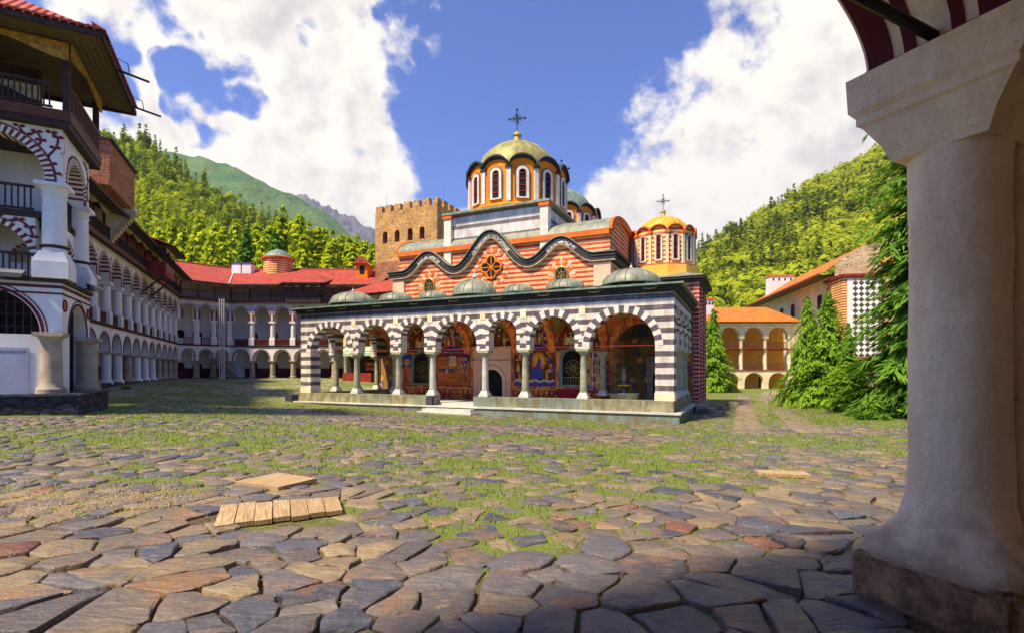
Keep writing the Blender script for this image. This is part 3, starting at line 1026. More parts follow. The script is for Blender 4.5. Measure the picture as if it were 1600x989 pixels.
def stone_geo(X, Y, poly, fine):
    cx = sum(p[0] for p in poly) / len(poly)
    cy = sum(p[1] for p in poly) / len(poly)
    # drop tiny edges, split long ones, roughen, then cut the corners round
    pts = []
    n = len(poly)
    for k in range(n):
        a, b_ = poly[k], poly[(k + 1) % n]
        L = math.hypot(b_[0] - a[0], b_[1] - a[1])
        if L < 0.05:
            continue
        pts.append(a)
        if L > 0.2:
            t = random.uniform(0.35, 0.65)
            j_ = random.uniform(-0.03, 0.018)
            nx_, ny_ = (b_[1] - a[1]) / L, -(b_[0] - a[0]) / L
            pts.append((a[0] + (b_[0] - a[0]) * t + nx_ * j_, a[1] + (b_[1] - a[1]) * t + ny_ * j_))
    if len(pts) < 3:
        return None
    for _ in range(1):
        q = []
        m_ = len(pts)
        for k in range(m_):
            a, b_ = pts[k], pts[(k + 1) % m_]
            w = 0.13
            q.append((a[0] * (1 - w) + b_[0] * w, a[1] * (1 - w) + b_[1] * w))
            q.append((a[0] * w + b_[0] * (1 - w), a[1] * w + b_[1] * (1 - w)))
        pts = q
    R_ = max(math.hypot(p[0] - cx, p[1] - cy) for p in pts)
    gap = random.uniform(0.006, 0.016) + (0.008 if Y < 5 else 0.0) * random.random()
    moss = float(moss_at(cx, cy))
    shrink = 1 - gap / max(R_, 0.1) - 0.30 * moss * random.random()
    zt = random.uniform(0.018, 0.05) - 0.055 * moss * random.random()
    if Y < 7:
        zt += 0.012 * (7 - Y) / 4
    tx, ty = random.uniform(-0.06, 0.06), random.uniform(-0.06, 0.06)
    ga = gz(cx, cy)
    n = len(pts)
    bev = 0.012 if fine else 0.014
    vs = []
    for lvl in range(3 if not fine else 5):
        for (x, y) in pts:
            dx, dy = (x - cx) * shrink, (y - cy) * shrink
            d = math.hypot(dx, dy) or 1
            if fine:
                ins = (0.0, 0.0, bev * 0.4, bev * 1.5, d * 0.5)[lvl] + (random.uniform(-0.006, 0.006) if lvl else 0)
                dz = (-0.12, -0.013, -0.004, 0.0, 0.001)[lvl]
            else:
                ins = (0.0, 0.0, bev)[lvl]
                dz = (-0.09, -0.014, 0.0)[lvl]
            k = max(0.1, 1 - ins / d)
            px, py = dx * k, dy * k
            vs.append((px, py, zt + dz + tx * px + ty * py + (random.uniform(-0.005, 0.005) if lvl >= 2 else 0)))
    L = 3 if not fine else 5
    vs.append((0, 0, zt + random.uniform(-0.004, 0.01)))
    fs = []
    for lv in range(L - 1):
        for k in range(n):
            fs.append((lv * n + k, lv * n + (k + 1) % n, (lv + 1) * n + (k + 1) % n, (lv + 1) * n + k))
    tris = []
    for f in fs:
        tris += [(f[0], f[1], f[2]), (f[0], f[2], f[3])]
    for k in range(n):
        tris.append(((L - 1) * n + k, (L - 1) * n + (k + 1) % n, L * n))
    return cx, cy, ga, vs, tris, R_


stones.sort(key=lambda s_: s_[1])
def seen_size(s_):
    X, Y, poly = s_
    if abs(X) > Y * 1.02 or Y < 3.0:
        return 0
    A = 0.5 * abs(sum(poly[k][0] * poly[(k + 1) % len(poly)][1] - poly[(k + 1) % len(poly)][0] * poly[k][1] for k in range(len(poly))))
    return A / Y ** 3


big = set(id(s_) for s_ in sorted(stones, key=seen_size, reverse=True)[:300])
sv, sf, stn = [], [], []
base_i = 0
for s_ in stones:
    own = id(s_) in big
    g = stone_geo(*s_, fine=own)
    if g is None:
        continue
    cx, cy, ga, vs, tris, R_ = g
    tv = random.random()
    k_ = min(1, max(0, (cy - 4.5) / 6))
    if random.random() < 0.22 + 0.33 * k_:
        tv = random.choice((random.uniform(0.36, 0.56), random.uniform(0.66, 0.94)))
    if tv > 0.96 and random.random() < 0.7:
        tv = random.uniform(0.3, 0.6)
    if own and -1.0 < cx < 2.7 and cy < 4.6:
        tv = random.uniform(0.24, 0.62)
    if own:
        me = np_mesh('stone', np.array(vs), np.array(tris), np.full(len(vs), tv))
        me.materials.append(MT['stone'])
        me.shade_smooth()
        me.set_sharp_from_angle(angle=math.radians(50))
        put('stone', me, ground, (cx, cy, ga))
    else:
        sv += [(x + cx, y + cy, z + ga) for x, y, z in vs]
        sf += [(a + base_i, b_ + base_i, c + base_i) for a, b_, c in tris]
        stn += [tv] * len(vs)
        base_i += len(vs)
me = np_mesh('flagstones', np.array(sv), np.array(sf), np.array(stn))
me.materials.append(MT['stone'])
far_stones = put('flagstones', me, ground)
far_stones['kind'] = 'stuff'

# ---- grass and moss in the joints and on the lawn
N = 110000
gx = rng.uniform(-26, 24, N)
gy = rng.uniform(3.0, 34, N)
gy = 3.0 + (gy - 3.0) * rng.uniform(0.2, 1, N)
keep = (np.abs(gx) < gy * 1.05 + 0.5) & (moss_at(gx, gy) > rng.uniform(0.15, 0.62, N))
gx, gy = gx[keep], gy[keep]
ok = np.array([not blocked(a, b_) for a, b_ in zip(gx, gy)])
gx, gy = gx[ok], gy[ok]
lx = rng.uniform(13, 24, 16000)
ly = rng.uniform(22, 42, 16000)
k2 = (lx / ly < 0.78) & (lx / ly > 0.50)
gx, gy = np.concatenate([gx, lx[k2]]), np.concatenate([gy, ly[k2]])
n = len(gx)
zb = gsurf(gx, gy)
h = rng.uniform(0.02, 0.055, n) * (1 + np.clip(gy / 30, 0, 1))
w = rng.uniform(0.003, 0.008, n) * (1 + gy / 8)
an = rng.uniform(0, 2 * PI, n)
ln = rng.uniform(-0.03, 0.03, (n, 2))
v0 = np.stack([gx - w * np.cos(an), gy - w * np.sin(an), zb - 0.005], -1)
v1 = np.stack([gx + w * np.cos(an), gy + w * np.sin(an), zb - 0.005], -1)
v2 = np.stack([gx + ln[:, 0], gy + ln[:, 1], zb + h], -1)
vv = np.stack([v0, v1, v2], 1).reshape(-1, 3)
me = np_mesh('grass', vv, np.arange(3 * n).reshape(-1, 3), np.repeat(rng.uniform(0, 1, n), 3))
me.materials.append(MT['grass'])
grass = put('grass', me)
grass['kind'] = 'stuff'
grass['label'] = 'short green grass growing between the flagstones'
grass['category'] = 'grass'

# ---- pale sawdust spilled by the paving on the left
n = 9000
r_ = rng.normal(0, 1, (n, 2))
sx_ = -5.3 + 0.95 * r_[:, 0] + 0.3 * r_[:, 1]
sy_ = 6.3 + 0.55 * r_[:, 1]
sz_ = gz_np(sx_, sy_) + rng.uniform(0.02, 0.055, n)
s = rng.uniform(0.003, 0.009, n)
tet = np.array([(0, 0, 0.7), (1, 0, -.3), (-.5, .87, -.3), (-.5, -.87, -.3)])
vv = (np.stack([sx_, sy_, sz_], -1)[:, None, :] + tet[None] * s[:, None, None]).reshape(-1, 3)
ti = np.array([(0, 1, 2), (0, 2, 3), (0, 3, 1)])
ff = (np.arange(n)[:, None, None] * 4 + ti[None]).reshape(-1, 3)
me = np_mesh('gravel', vv, ff)
MT['gravel'] = pm('pale_gravel', C(192, 166, 122), C(150, 128, 92), 3, 0.95, 0.2, 30)
me.materials.append(MT['gravel'])
gv = put('gravel', me)
gv['kind'] = 'stuff'
gv['label'] = 'spilled pale gravel scattered over the paving'
gv['category'] = 'gravel'

# ---- two paved wheel tracks leading past the church to the sunlit wing
tv_, tf_, tt_ = [], [], []
bi = 0
for (A_, B_) in (((8.6, 18.6), (22.6, 50.0)), ((10.9, 18.6), (24.6, 50.0))):
    dx, dy = B_[0] - A_[0], B_[1] - A_[1]
    L_ = math.hypot(dx, dy)
    ux, uy = dx / L_, dy / L_
    s_ = 0.0
    while s_ < L_:
        l_ = random.uniform(0.45, 0.95)
        parts_ = random.choice(((-0.55, 0.55), (-0.55, random.uniform(-0.15, 0.2), 0.55)))
        for a, b_ in zip(parts_[:-1], parts_[1:]):
            g_ = 0.02
            q = [(s_ + g_, a + g_), (s_ + l_ - g_, a + g_ + random.uniform(-.02, .02)), (s_ + l_ - g_ + random.uniform(-.03, .02), b_ - g_), (s_ + g_, b_ - g_ + random.uniform(-.02, .02))]
            wp = [(A_[0] + ux * p + uy * t, A_[1] + uy * p - ux * t) for p, t in q]
            cxm, cym = sum(p[0] for p in wp) / 4, sum(p[1] for p in wp) / 4
            if blocked(cxm, cym):
                continue
            zt = random.uniform(0.045, 0.06)
            for (zz, k) in ((-0.06, 1.0), (zt - 0.012, 1.0), (zt, 0.95)):
                tv_ += [(cxm + (p[0] - cxm) * k, cym + (p[1] - cym) * k, gz(p[0], p[1]) + zz) for p in wp]
            for lv in (0, 4):
                for i in range(4):
                    j = (i + 1) % 4
                    tf_ += [(bi + lv + i, bi + lv + j, bi + lv + 4 + j), (bi + lv + i, bi + lv + 4 + j, bi + lv + 4 + i)]
            tf_ += [(bi + 8, bi + 9, bi + 10), (bi + 8, bi + 10, bi + 11)]
            tt_ += [random.uniform(0.7, 0.95)] * 12
            bi += 12
        s_ += l_
me = np_mesh('track_stones', np.array(tv_), np.array(tf_), np.array(tt_))
me.materials.append(MT['stone'])
tr = put('track_stones', me, ground)
tr['kind'] = 'stuff'

# ------------------------------------------------------------------ church
church = thing('church', 'domed church with black-and-white arcaded portico and red-striped upper walls', 'church', (CH_O[0], CH_O[1], 0), CH_A)
PW, PD = 24.7, 8.6            # portico width, side depth
Y1 = 4.7                      # front wall of the church body behind the portico
XL, XR = 4.3, 20.4            # body
AX = 12.35
FL = -0.3

# plinth and floor
mb = MB()
mb.box(-0.28, PW + 0.28, -0.28, 0.9, -1.9, -0.5)
mb.box(PW - 0.9, PW + 0.28, 0.9, PD, -1.9, -0.5)
mb.box(-0.28, 0.9, 0.9, PD, -1.9, -0.5)
mb.obj('plinth', 'plinth', church)
mb = MB()
mb.box(-0.36, PW + 0.36, -0.36, 0.95, -0.5, -0.41)
mb.box(PW - 0.95, PW + 0.36, 0.95, PD + 0.02, -0.5, -0.41)
mb.box(-0.36, 0.95, 0.95, PD + 0.02, -0.5, -0.41)
mb.obj('plinth_ledge', 'marble', church)
ex0, ex1 = 10.9, 13.55        # entrance gap
for (a, b_) in ((0.0, ex0), (ex1, PW)):
    n_ = max(1, int((b_ - a) / 1.5))
    for k in range(n_):
        x0, x1 = a + (b_ - a) * k / n_, a + (b_ - a) * (k + 1) / n_
        pr = random.uniform(0, 0.012)
        MB().box(x0 + 0.006, x1 - 0.006, -0.05 - pr, 0.62, -0.41, 0.15).obj('plinth_block', 'plinth', church)
for sx_ in (0, 1):
    for k in range(5):
        y0, y1 = 0.62 + (PD - 0.62) * k / 5, 0.62 + (PD - 0.62) * (k + 1) / 5
        if sx_:
            MB().box(PW - 0.62, PW + 0.05, y0 + 0.006, y1 - 0.006, -0.41, 0.15).obj('plinth_block', 'plinth', church)
        else:
            MB().box(-0.05, 0.62, y0 + 0.006, y1 - 0.006, -0.41, 0.15).obj('plinth_block', 'plinth', church)
MB().box(0.5, PW - 0.5, 0.5, PD + 0.3, -0.6, FL).obj('floor', 'marble', church)
for k, (d, z) in enumerate(((0.95, -0.72), (0.6, -0.56))):
    MB().box(ex0 - 0.5 + 0.2 * k, ex1 + 0.5 - 0.2 * k, -0.3 - d, -0.362, -1.9, z).obj('step', 'marble', church)
MB().box(-1.0, -0.372, -0.45, 0.15, -1.9, 0.0).obj('corner_stone', 'dark_stone', church)
MB().box(ex0 - 0.42, ex0 - 0.02, -0.30, -0.072, -0.40, 0.14).obj('corner_stone', 'dark_stone', church)

# portico arcades
XC = [0.45, 4.65, 8.02, 10.55, 14.15, 16.68, 20.05, 24.25]
SPR, CROWN, TOPW = 2.8, 4.58, 5.5
IMP = 0.40


def ops_from(cols, first, last):
    out = []
    for k in range(len(cols) - 1):
        a = cols[k] + (0.45 if k == 0 and first else IMP)
        b_ = cols[k + 1] - (0.45 if k == len(cols) - 2 and last else IMP)
        h_ = (b_ - a) / 2
        out.append(((a + b_) / 2, h_, -9, max(SPR, CROWN - h_)))
    return out


front_ops = ops_from(XC, True, True)
YC = [0.45, 3.0, 5.3, 7.6]
side_ops = ops_from(YC, True, False)
P_right = lambda s_, t, z: (PW - t, s_, z)
P_left = lambda s_, t, z: (t, s_, z)
mb = MB()
arch_wall(mb, P_xy, 0.0, PW, SPR, TOPW, 0.0, 0.62, front_ops, 0, (1, 2), 20)
mb.box(0, 0.9, 0.0, 0.9, 0.15, SPR)
mb.box(PW - 0.9, PW, 0.0, 0.9, 0.15, SPR)
mb.obj('portico_wall', ['bw', 'white_vous', 'dark_vous'], church)
for P in (P_right, P_left):
    mb = MB()
    arch_wall(mb, P, 0.623, PD, SPR, TOPW, 0.0, 0.62, side_ops, 0, (1, 2), 16)
    mb.obj('portico_wall', ['bw', 'white_vous', 'dark_vous'], church)
MB().box(PW - 0.93, PW + 0.03, -0.03, 0.9, 0.152, 0.52).obj('pier_base', 'warm_white', church)
MB().box(-0.03, 0.93, -0.03, 0.9, 0.152, 0.45).obj('pier_base', 'warm_white', church)

# voussoirs: each wedge its own piece
for P, ops in ((P_xy, front_ops), (P_right, side_ops), (P_left, side_ops)):
    for (c, h_, zb, zs) in ops:
        n_ = max(11, int(PI * (h_ + 0.2) / 0.26) | 1)
        for k in range(n_):
            a, b_ = PI * (k + 0.03) / n_, PI * (k + 0.97) / n_
            r0, r1 = h_ + 0.0, h_ + (0.40 if k % 2 == 0 else 0.36)
            poly = [(c - r0 * math.cos(a), zs + r0 * math.sin(a)), (c - r1 * math.cos(a), zs + r1 * math.sin(a)),
                    (c - r1 * math.cos(b_), zs + r1 * math.sin(b_)), (c - r0 * math.cos(b_), zs + r0 * math.sin(b_))]
            m2 = MB().prism(poly, lambda p, q, t: P(p, t, q), -0.018, 0.05)
            m2.obj('voussoir', 'dark_vous' if k % 2 else 'white_vous', church)
        # springing courses below the arch ring
        k = 0
        z = SPR
        while z < zs - 0.08:
            for sg in (-1, 1):
                x0, x1 = sorted((c + sg * h_, c + sg * (h_ + 0.2)))
                MB().prism([(x0, z + .004), (x1, z + .004), (x1, min(z + 0.27, zs)), (x0, min(z + 0.27, zs))], lambda p, q, t: P(p, t, q), -0.012, 0.05).obj('voussoir', 'white_vous' if k % 2 == 0 else 'dark_vous', church)
            z += 0.27
            k += 1

# small cream plaques between the arches
for x in XC[1:-1]:
    MB().box(x - 0.17, x + 0.17, -0.02, 0.05, 4.55, 5.05).obj('plaque', 'warm_white', church)

# columns
mb = MB().lathe([(0.19, 0.5), (0.2, 0.56), (0.185, 1.5), (0.165, 2.42), (0.18, 2.45)], n=18)
col_me = mb.mesh('column', 'green_col', 40)
mb2 = MB().lathe([(0.19, 0.5), (0.2, 0.56), (0.185, 1.5), (0.165, 2.42), (0.18, 2.45)], n=18)
col_me_w = mb2.mesh('column', 'marble', 40)
mb = MB()
mb.box(-0.30, 0.30, -0.30, 0.30, 0.15, 0.27)
mb.add([(-.27, -.27, .27), (.27, -.27, .27), (.27, .27, .27), (-.27, .27, .27), (-.17, -.17, .5), (.17, -.17, .5), (.17, .17, .5), (-.17, .17, .5)],
       [(0, 1, 5, 4), (1, 2, 6, 5), (2, 3, 7, 6), (3, 0, 4, 7), (4, 5, 6, 7)])
base_me = mb.mesh('base', 'marble')
mb = MB()
mb.lathe([(0.18, 2.42), (0.2, 2.46), (0.18, 2.5), (0.22, 2.56), (0.33, 2.68)], n=8, a0=PI / 8)
mb.box(-0.33, 0.33, -0.33, 0.33, 2.68, 2.798)
cap_me = mb.mesh('capital', 'green_col')


def church_column(x, y, white=False):
    o = put('column', col_me_w if white else col_me, church, (x, y, 0))
    put('base', base_me, o)
    put('capital', cap_me, o)


for k, x in enumerate(XC[1:-1]):
    church_column(x, 0.32, k in (2, 3))
for y in YC[1:]:
    church_column(PW - 0.32, y)
    church_column(0.32, y)
for x in (4.65, 20.05):
    church_column(x, 4.35)

# iron tie rods along the springing line
MB().bar((0.9, 0.3, 2.92), (PW - 0.9, 0.3, 2.92), 0.035, 0.035).obj('tie_rod', 'red_wood', church)
MB().bar((PW - 0.3, 0.9, 2.92), (PW - 0.3, PD, 2.92), 0.035, 0.035).obj('tie_rod', 'red_wood', church)

# cornice and lean-to copper roof
def ring3(mb, out, z0, z1, inn=0.3, mi=0):
    mb.box(-out, PW + out, -out, inn, z0, z1, mi)
    mb.box(PW - inn, PW + out, inn, PD + 0.2, z0, z1, mi)
    mb.box(-out, inn, inn, PD + 0.2, z0, z1, mi)


mb = MB()
ring3(mb, 0.08, 5.5, 5.56)
ring3(mb, 0.2, 5.56, 5.72)
ring3(mb, 0.34, 5.72, 5.8)
mb.obj('cornice', 'black_slate', church)
mb = MB()
ring3(mb, 0.5, 5.8, 5.88)
mb.obj('gutter', 'copper_green', church)
mb = MB()
E, ez, rz_ = 0.46, 5.884, 6.78
mb.add([(-E, -E, ez), (PW + E, -E, ez), (XR, Y1, rz_), (XL, Y1, rz_), (PW + E, PD + .2, ez), (XR, PD + .2, rz_), (-E, PD + .2, ez), (XL, PD + .2, rz_)],
       [(0, 1, 2, 3), (1, 4, 5, 2), (0, 3, 7, 6)])
prf = mb.obj('portico_roof', 'copper_green', church)
mb = MB()
for k in range(38):
    x = 0.3 + k * 0.66
    t0 = max(0, (XL - x) / (XL + E), (x - XR) / (PW + E - XR))
    t1 = 1 - t0
    if t1 > 0.1:
        mb.bar((x, -E, ez + 0.02), (x, -E + (Y1 + E) * min(1, t1), ez + 0.02 + (rz_ - ez) * min(1, t1)), 0.04, 0.05)
mb.obj('seam', 'copper_green', prf)
for k in range(9):
    x = 1.2 + k * 2.8
    m2 = MB()
    for sg in (-1, 1):
        m2.tube([(x + sg * 0.08, -0.24, 5.66), (x + sg * 0.18, -0.32, 5.70), (x + sg * 0.28, -0.33, 5.64), (x + sg * 0.32, -0.32, 5.72), (x + sg * 0.26, -0.33, 5.78)], 0.035, 5)
    m2.bar((x - 0.12, -0.26, 5.66), (x + 0.12, -0.26, 5.66), 0.05, 0.05)
    m2.obj('bracket', 'brass', church)

# domes over the bays
def dome_mesh(r, h_, nseam, mat):
    prof = [(r * 1.06, 0), (r * 1.06, 0.06)] + [(r * math.cos(a), 0.06 + h_ * math.sin(a)) for a in np.linspace(0, PI / 2 * 0.97, 9)]
    m_ = MB().lathe(prof, n=nseam * 2)
    return m_.mesh('dome', mat, 60)


def seam_mesh(r, h_, nseam, mat):
    m_ = MB()
    for k in range(nseam):
        t = 2 * PI * k / nseam
        m_.tube([((r * math.cos(a) + .012) * math.cos(t), (r * math.cos(a) + .012) * math.sin(t), 0.07 + h_ * math.sin(a)) for a in np.linspace(0, PI / 2 * 0.95, 8)], 0.028, 4)
    return m_.mesh('seam', mat)


DOMES = [(2.55, 1.55, 0.84, False), (6.33, 1.15, 0.56, False), (9.28, 0.95, 0.48, False), (AX, 1.4, 0.98, True), (15.42, 0.95, 0.48, False), (18.37, 1.15, 0.56, False), (22.15, 1.55, 0.84, False)]
fin_me = MB().lathe([(0.16, 0), (0.1, 0.1), (0.17, 0.22), (0.1, 0.36), (0.03, 0.46), (0.02, 0.6)], n=10).mesh('finial', 'marble', 40)
for (x, r, h_, fin) in DOMES:
    d_ = put('dome', dome_mesh(r, h_, 16, 'copper'), church, (x, 2.3, 6.28))
    put('seam', seam_mesh(r, h_, 16, 'copper'), d_)
    if fin or r > 1.4:
        put('finial', fin_me, d_, (0, 0, h_ + 0.02), 0, 1.0 if fin else 0.6)
for y in (6.4,):
    for x in (2.2, PW - 2.2):
        d_ = put('dome', dome_mesh(1.2, 0.8, 16, 'copper'), church, (x, y, 6.2))
        put('seam', seam_mesh(1.2, 0.8, 16, 'copper'), d_)

# painted vaults and cross bands inside the portico
def vault(x0, x1, y0, y1, zs, zc):
    n_ = 14
    hx, hy = (x1 - x0) / 2, (y1 - y0) / 2
    vs, fs = [], []
    for j in range(n_ + 1):
        for i in range(n_ + 1):
            a, b_ = i / n_ * 2 - 1, j / n_ * 2 - 1
            z = zs + (zc - zs) * max(math.sqrt(max(0, 1 - a * a)), math.sqrt(max(0, 1 - b_ * b_)))
            vs.append((x0 + (a + 1) * hx, y0 + (b_ + 1) * hy, z))
    for j in range(n_):
        for i in range(n_):
            q = j * (n_ + 1) + i
            fs.append((q, q + 1, q + n_ + 2, q + n_ + 1))
    return MB().add(vs, fs).obj('vault', 'mural_vault', church, 30)


for k in range(7):
    vault(XC[k] + 0.2, XC[k + 1] - 0.2, 0.63, Y1 - 0.02, 2.95, 4.95)
vault(0.63, XL - 0.05, Y1 + 0.3, PD - 0.05, 2.95, 4.95)
vault(XR + 0.05, PW - 0.63, Y1 + 0.3, PD - 0.05, 2.95, 4.95)
for x in XC[1:-1]:
    mb = MB()
    arch_wall(mb, lambda s_, t, z: (t, s_, z), 0.63, Y1 - 0.01, 2.8, 5.3, x - 0.24, x + 0.24, [((0.63 + Y1) / 2, 1.85, -9, 2.85)], 0, (0, 0), 18)
    mb.obj('vault_rib', 'mural_rib', church)
for xa, xb in ((0.63, XL - 0.02), (XR + 0.02, PW - 0.63)):
    mb = MB()
    arch_wall(mb, P_xy, xa, xb, 2.8, 5.3, Y1 - 0.2, Y1 + 0.25, [((xa + xb) / 2, 1.6, -9, 2.85)], 0, (0, 0), 18)
    mb.obj('vault_rib', 'mural_rib', church)

# painted wall at the back of the portico
wins = [(6.7, 0.62, 0.78, 2.3), (18.0, 0.62, 0.78, 2.3)]
mb = MB()
arch_wall(mb, P_xy, XL, XR, FL - 0.2, 6.6, Y1, Y1 + 0.7, [wins[0], (12.45, 0.8, -9, 0.95), wins[1]], 0, (1, 1), 14)
mb.obj('fresco_wall', ['mural', 'dark_stone'], church)
for side, x0 in ((0, XL), (1, XR)):
    s_ = 1 if side else -1
    MB().box(*sorted((x0 + 0.02 * s_, x0 - 0.7 * s_)), Y1 + 0.702, PD + 0.3, FL - 0.2, 6.6).obj('fresco_wall', 'mural_grid', church)
for (x0, x1) in ((4.35, 11.0), (13.9, 17.0), (18.9, 20.35)):
    MB().box(x0, x1, Y1 - 0.012, Y1 - 0.001, FL, 0.5).obj('dado', 'mural_dado', church)
MB().box(17.0, 18.9, Y1 - 0.05, Y1 - 0.001, FL, 0.5).obj('dado', 'red', church)
for (c, h_, zb, zs) in wins:
    w_ = MB()
    arc_band(w_, P_xy, c, zs, h_, h_ + 0.22, Y1 - 0.10, Y1 + 0.02, 11, (0,), zb)
    w_.box(c - h_ - 0.3, c + h_ + 0.3, Y1 - 0.16, Y1 - 0.03, zb - 0.15, zb)
    w_.box(c - 0.16, c + 0.16, Y1 - 0.14, Y1 - 0.101, zs + h_ - 0.02, zs + h_ + 0.32)
    wo_ = w_.obj('window', 'bronze', church)
    MB().box(c - h_, c + h_, Y1 + 0.4, Y1 + 0.42, zb, zs + h_).obj('pane', 'dark', wo_)
    g_ = MB()
    cz = (zb + zs + h_ * 0.6) / 2 + 0.1
    for k in range(12):
        a = 2 * PI * k / 12
        g_.bar((c + 0.08 * math.cos(a), Y1 + 0.2, cz + 0.08 * math.sin(a)), (c + 0.5 * math.cos(a), Y1 + 0.2, cz + 0.5 * math.sin(a)), 0.025, 0.025)
    for rr in (0.12, 0.5):
        g_.tube([(c + rr * math.cos(a), Y1 + 0.2, cz + rr * math.sin(a)) for a in np.linspace(0, 2 * PI, 21)], 0.016, 4)
    for k in range(7):
        x = c - h_ + 0.09 + k * (2 * h_ - 0.18) / 6
        g_.bar((x, Y1 + 0.2, zb), (x, Y1 + 0.2, zb + 0.45), 0.022, 0.022)
    g_.bar((c - h_, Y1 + 0.2, zb + 0.45), (c + h_, Y1 + 0.2, zb + 0.45), 0.03, 0.03)
    g_.obj('grille', 'brass', wo_)
    # rounded painted niche above the window
    w2 = MB()
    arc_band(w2, P_xy, c, 3.35, 0.75, 1.0, Y1 - 0.05, Y1 + 0.01, 14, (0,), 3.1)
    w2.obj('niche_band', 'red_wood', church)
    MB().box(c - 0.45, c + 0.45, Y1 - 0.03, Y1 - 0.003, 3.3, 3.75).obj('mural_panel', 'ornament', church)
# main doorway of pale carved stone
mb = MB()
arch_wall(mb, P_xy, 11.05, 13.85, FL, 3.1, Y1 - 0.18, Y1 - 0.003, [(12.45, 0.8, -9, 0.95)], 0, (0, 0), 14)
arc_band(mb, P_xy, 12.45, 0.95, 0.8, 1.05, Y1 - 0.26, Y1 - 0.181, 12, (0,), FL)
mb.box(11.0, 13.9, Y1 - 0.3, Y1 - 0.183, 2.2, 2.32)
mb.box(10.95, 13.95, Y1 - 0.32, Y1 - 0.003, 3.1, 3.25)
dr = mb.obj('doorway', 'pink_stone', church)
MB().box(11.65, 13.25, Y1 + 0.45, Y1 + 0.5, FL, 1.75).obj('door', 'dark', dr)
# end wall of the right side aisle with its door
for (xa, xb) in ((XR, PW + 0.1), (-0.1, XL)):
    mb = MB()
    arch_wall(mb, P_xy, xa, xb, FL - 0.3, 6.6, PD + 0.02, PD + 0.4, [((xa + xb) / 2 + 0.3, 0.6, -9, 1.25)], 0, (1, 1), 12)
    mb.obj('fresco_wall', ['mural_vault', 'dark_stone'], church)
    mb = MB()
    xc = (xa + xb) / 2 + 0.3
    arch_wall(mb, P_xy, xc - 1.0, xc + 1.0, FL, 2.6, PD - 0.1, PD + 0.017, [(xc, 0.6, -9, 1.25)], 0, (0, 0), 12)
    dr = mb.obj('doorway', 'stone_col', church)
    MB().box(xc - 0.6, xc + 0.6, PD + 0.3, PD + 0.34, FL, 1.9).obj('door', 'dark_wood', dr)

# upper front wall with the undulating cornice
def wave(x):
    d = x - AX
    base = 8.68
    if abs(d) < 2.75:
        return base + (10.85 - base) * 0.5 * (1 + math.cos(PI * d / 2.75))
    if abs(abs(d) - 4.95) < 2.2:
        return base + 1.22 * 0.5 * (1 + math.cos(PI * (abs(d) - 4.95) / 2.2))
    return base


XW = np.linspace(XL, XR, 97)
mb = MB()
for k in range(96):
    x0, x1 = XW[k], XW[k + 1]
    mb.add([(x0, Y1, 6.4), (x1, Y1, 6.4), (x1, Y1, wave(x1)), (x0, Y1, wave(x0))], [(0, 1, 2, 3)])
mb.obj('front_wall', 'redstripe', church)
# cornice band following the wave
def wave_band(y0, y1, o0, o1, mats, name='wave_cornice', x0=XL - 0.35, x1=XR + 0.35, n_=120):
    m_ = MB()
    xs_ = np.linspace(x0, x1, n_ + 1)
    sec = []
    for x in xs_:
        e = 0.01
        sl = (wave(x + e) - wave(x - e)) / (2 * e)
        nx_, nz_ = -sl / math.hypot(sl, 1), 1 / math.hypot(sl, 1)
        z = wave(x)
        sec.append([(x + nx_ * o0, y0, z + nz_ * o0), (x + nx_ * o1, y0, z + nz_ * o1), (x + nx_ * o1, y1, z + nz_ * o1), (x + nx_ * o0, y1, z + nz_ * o0)])
    vs = [p for q in sec for p in q]
    fs = []
    for k in range(n_):
        for i in range(4):
            j = (i + 1) % 4
            fs.append((k * 4 + i, k * 4 + j, (k + 1) * 4 + j, (k + 1) * 4 + i))
    fs += [(0, 1, 2, 3), tuple(n_ * 4 + i for i in range(4))]
    m_.add(vs, fs)
    return m_.obj(name, mats, church, 40)


wave_band(Y1 - 0.22, Y1 + 0.1, -0.34, 0.03, 'black_slate')
wave_band(Y1 - 0.34, Y1 + 0.1, 0.033, 0.11, 'black_slate')
wave_band(Y1 - 0.26, Y1 + 0.05, -0.385, -0.343, 'cream_trim')
wave_band(Y1 - 0.25, Y1 - 0.223, -0.05, -0.01, 'cream_trim')
wave_band(Y1 - 0.40, 5.2, 0.113, 0.17, 'copper', 'gable_roof')
for (c, w_) in ((AX, 1.5), (AX - 4.95, 1.05), (AX + 4.95, 1.05)):
    wave_band(Y1 - 0.232, Y1 - 0.222, -0.31, -0.08, 'scroll_bw', 'arabesque', c - w_, c + w_, 24)
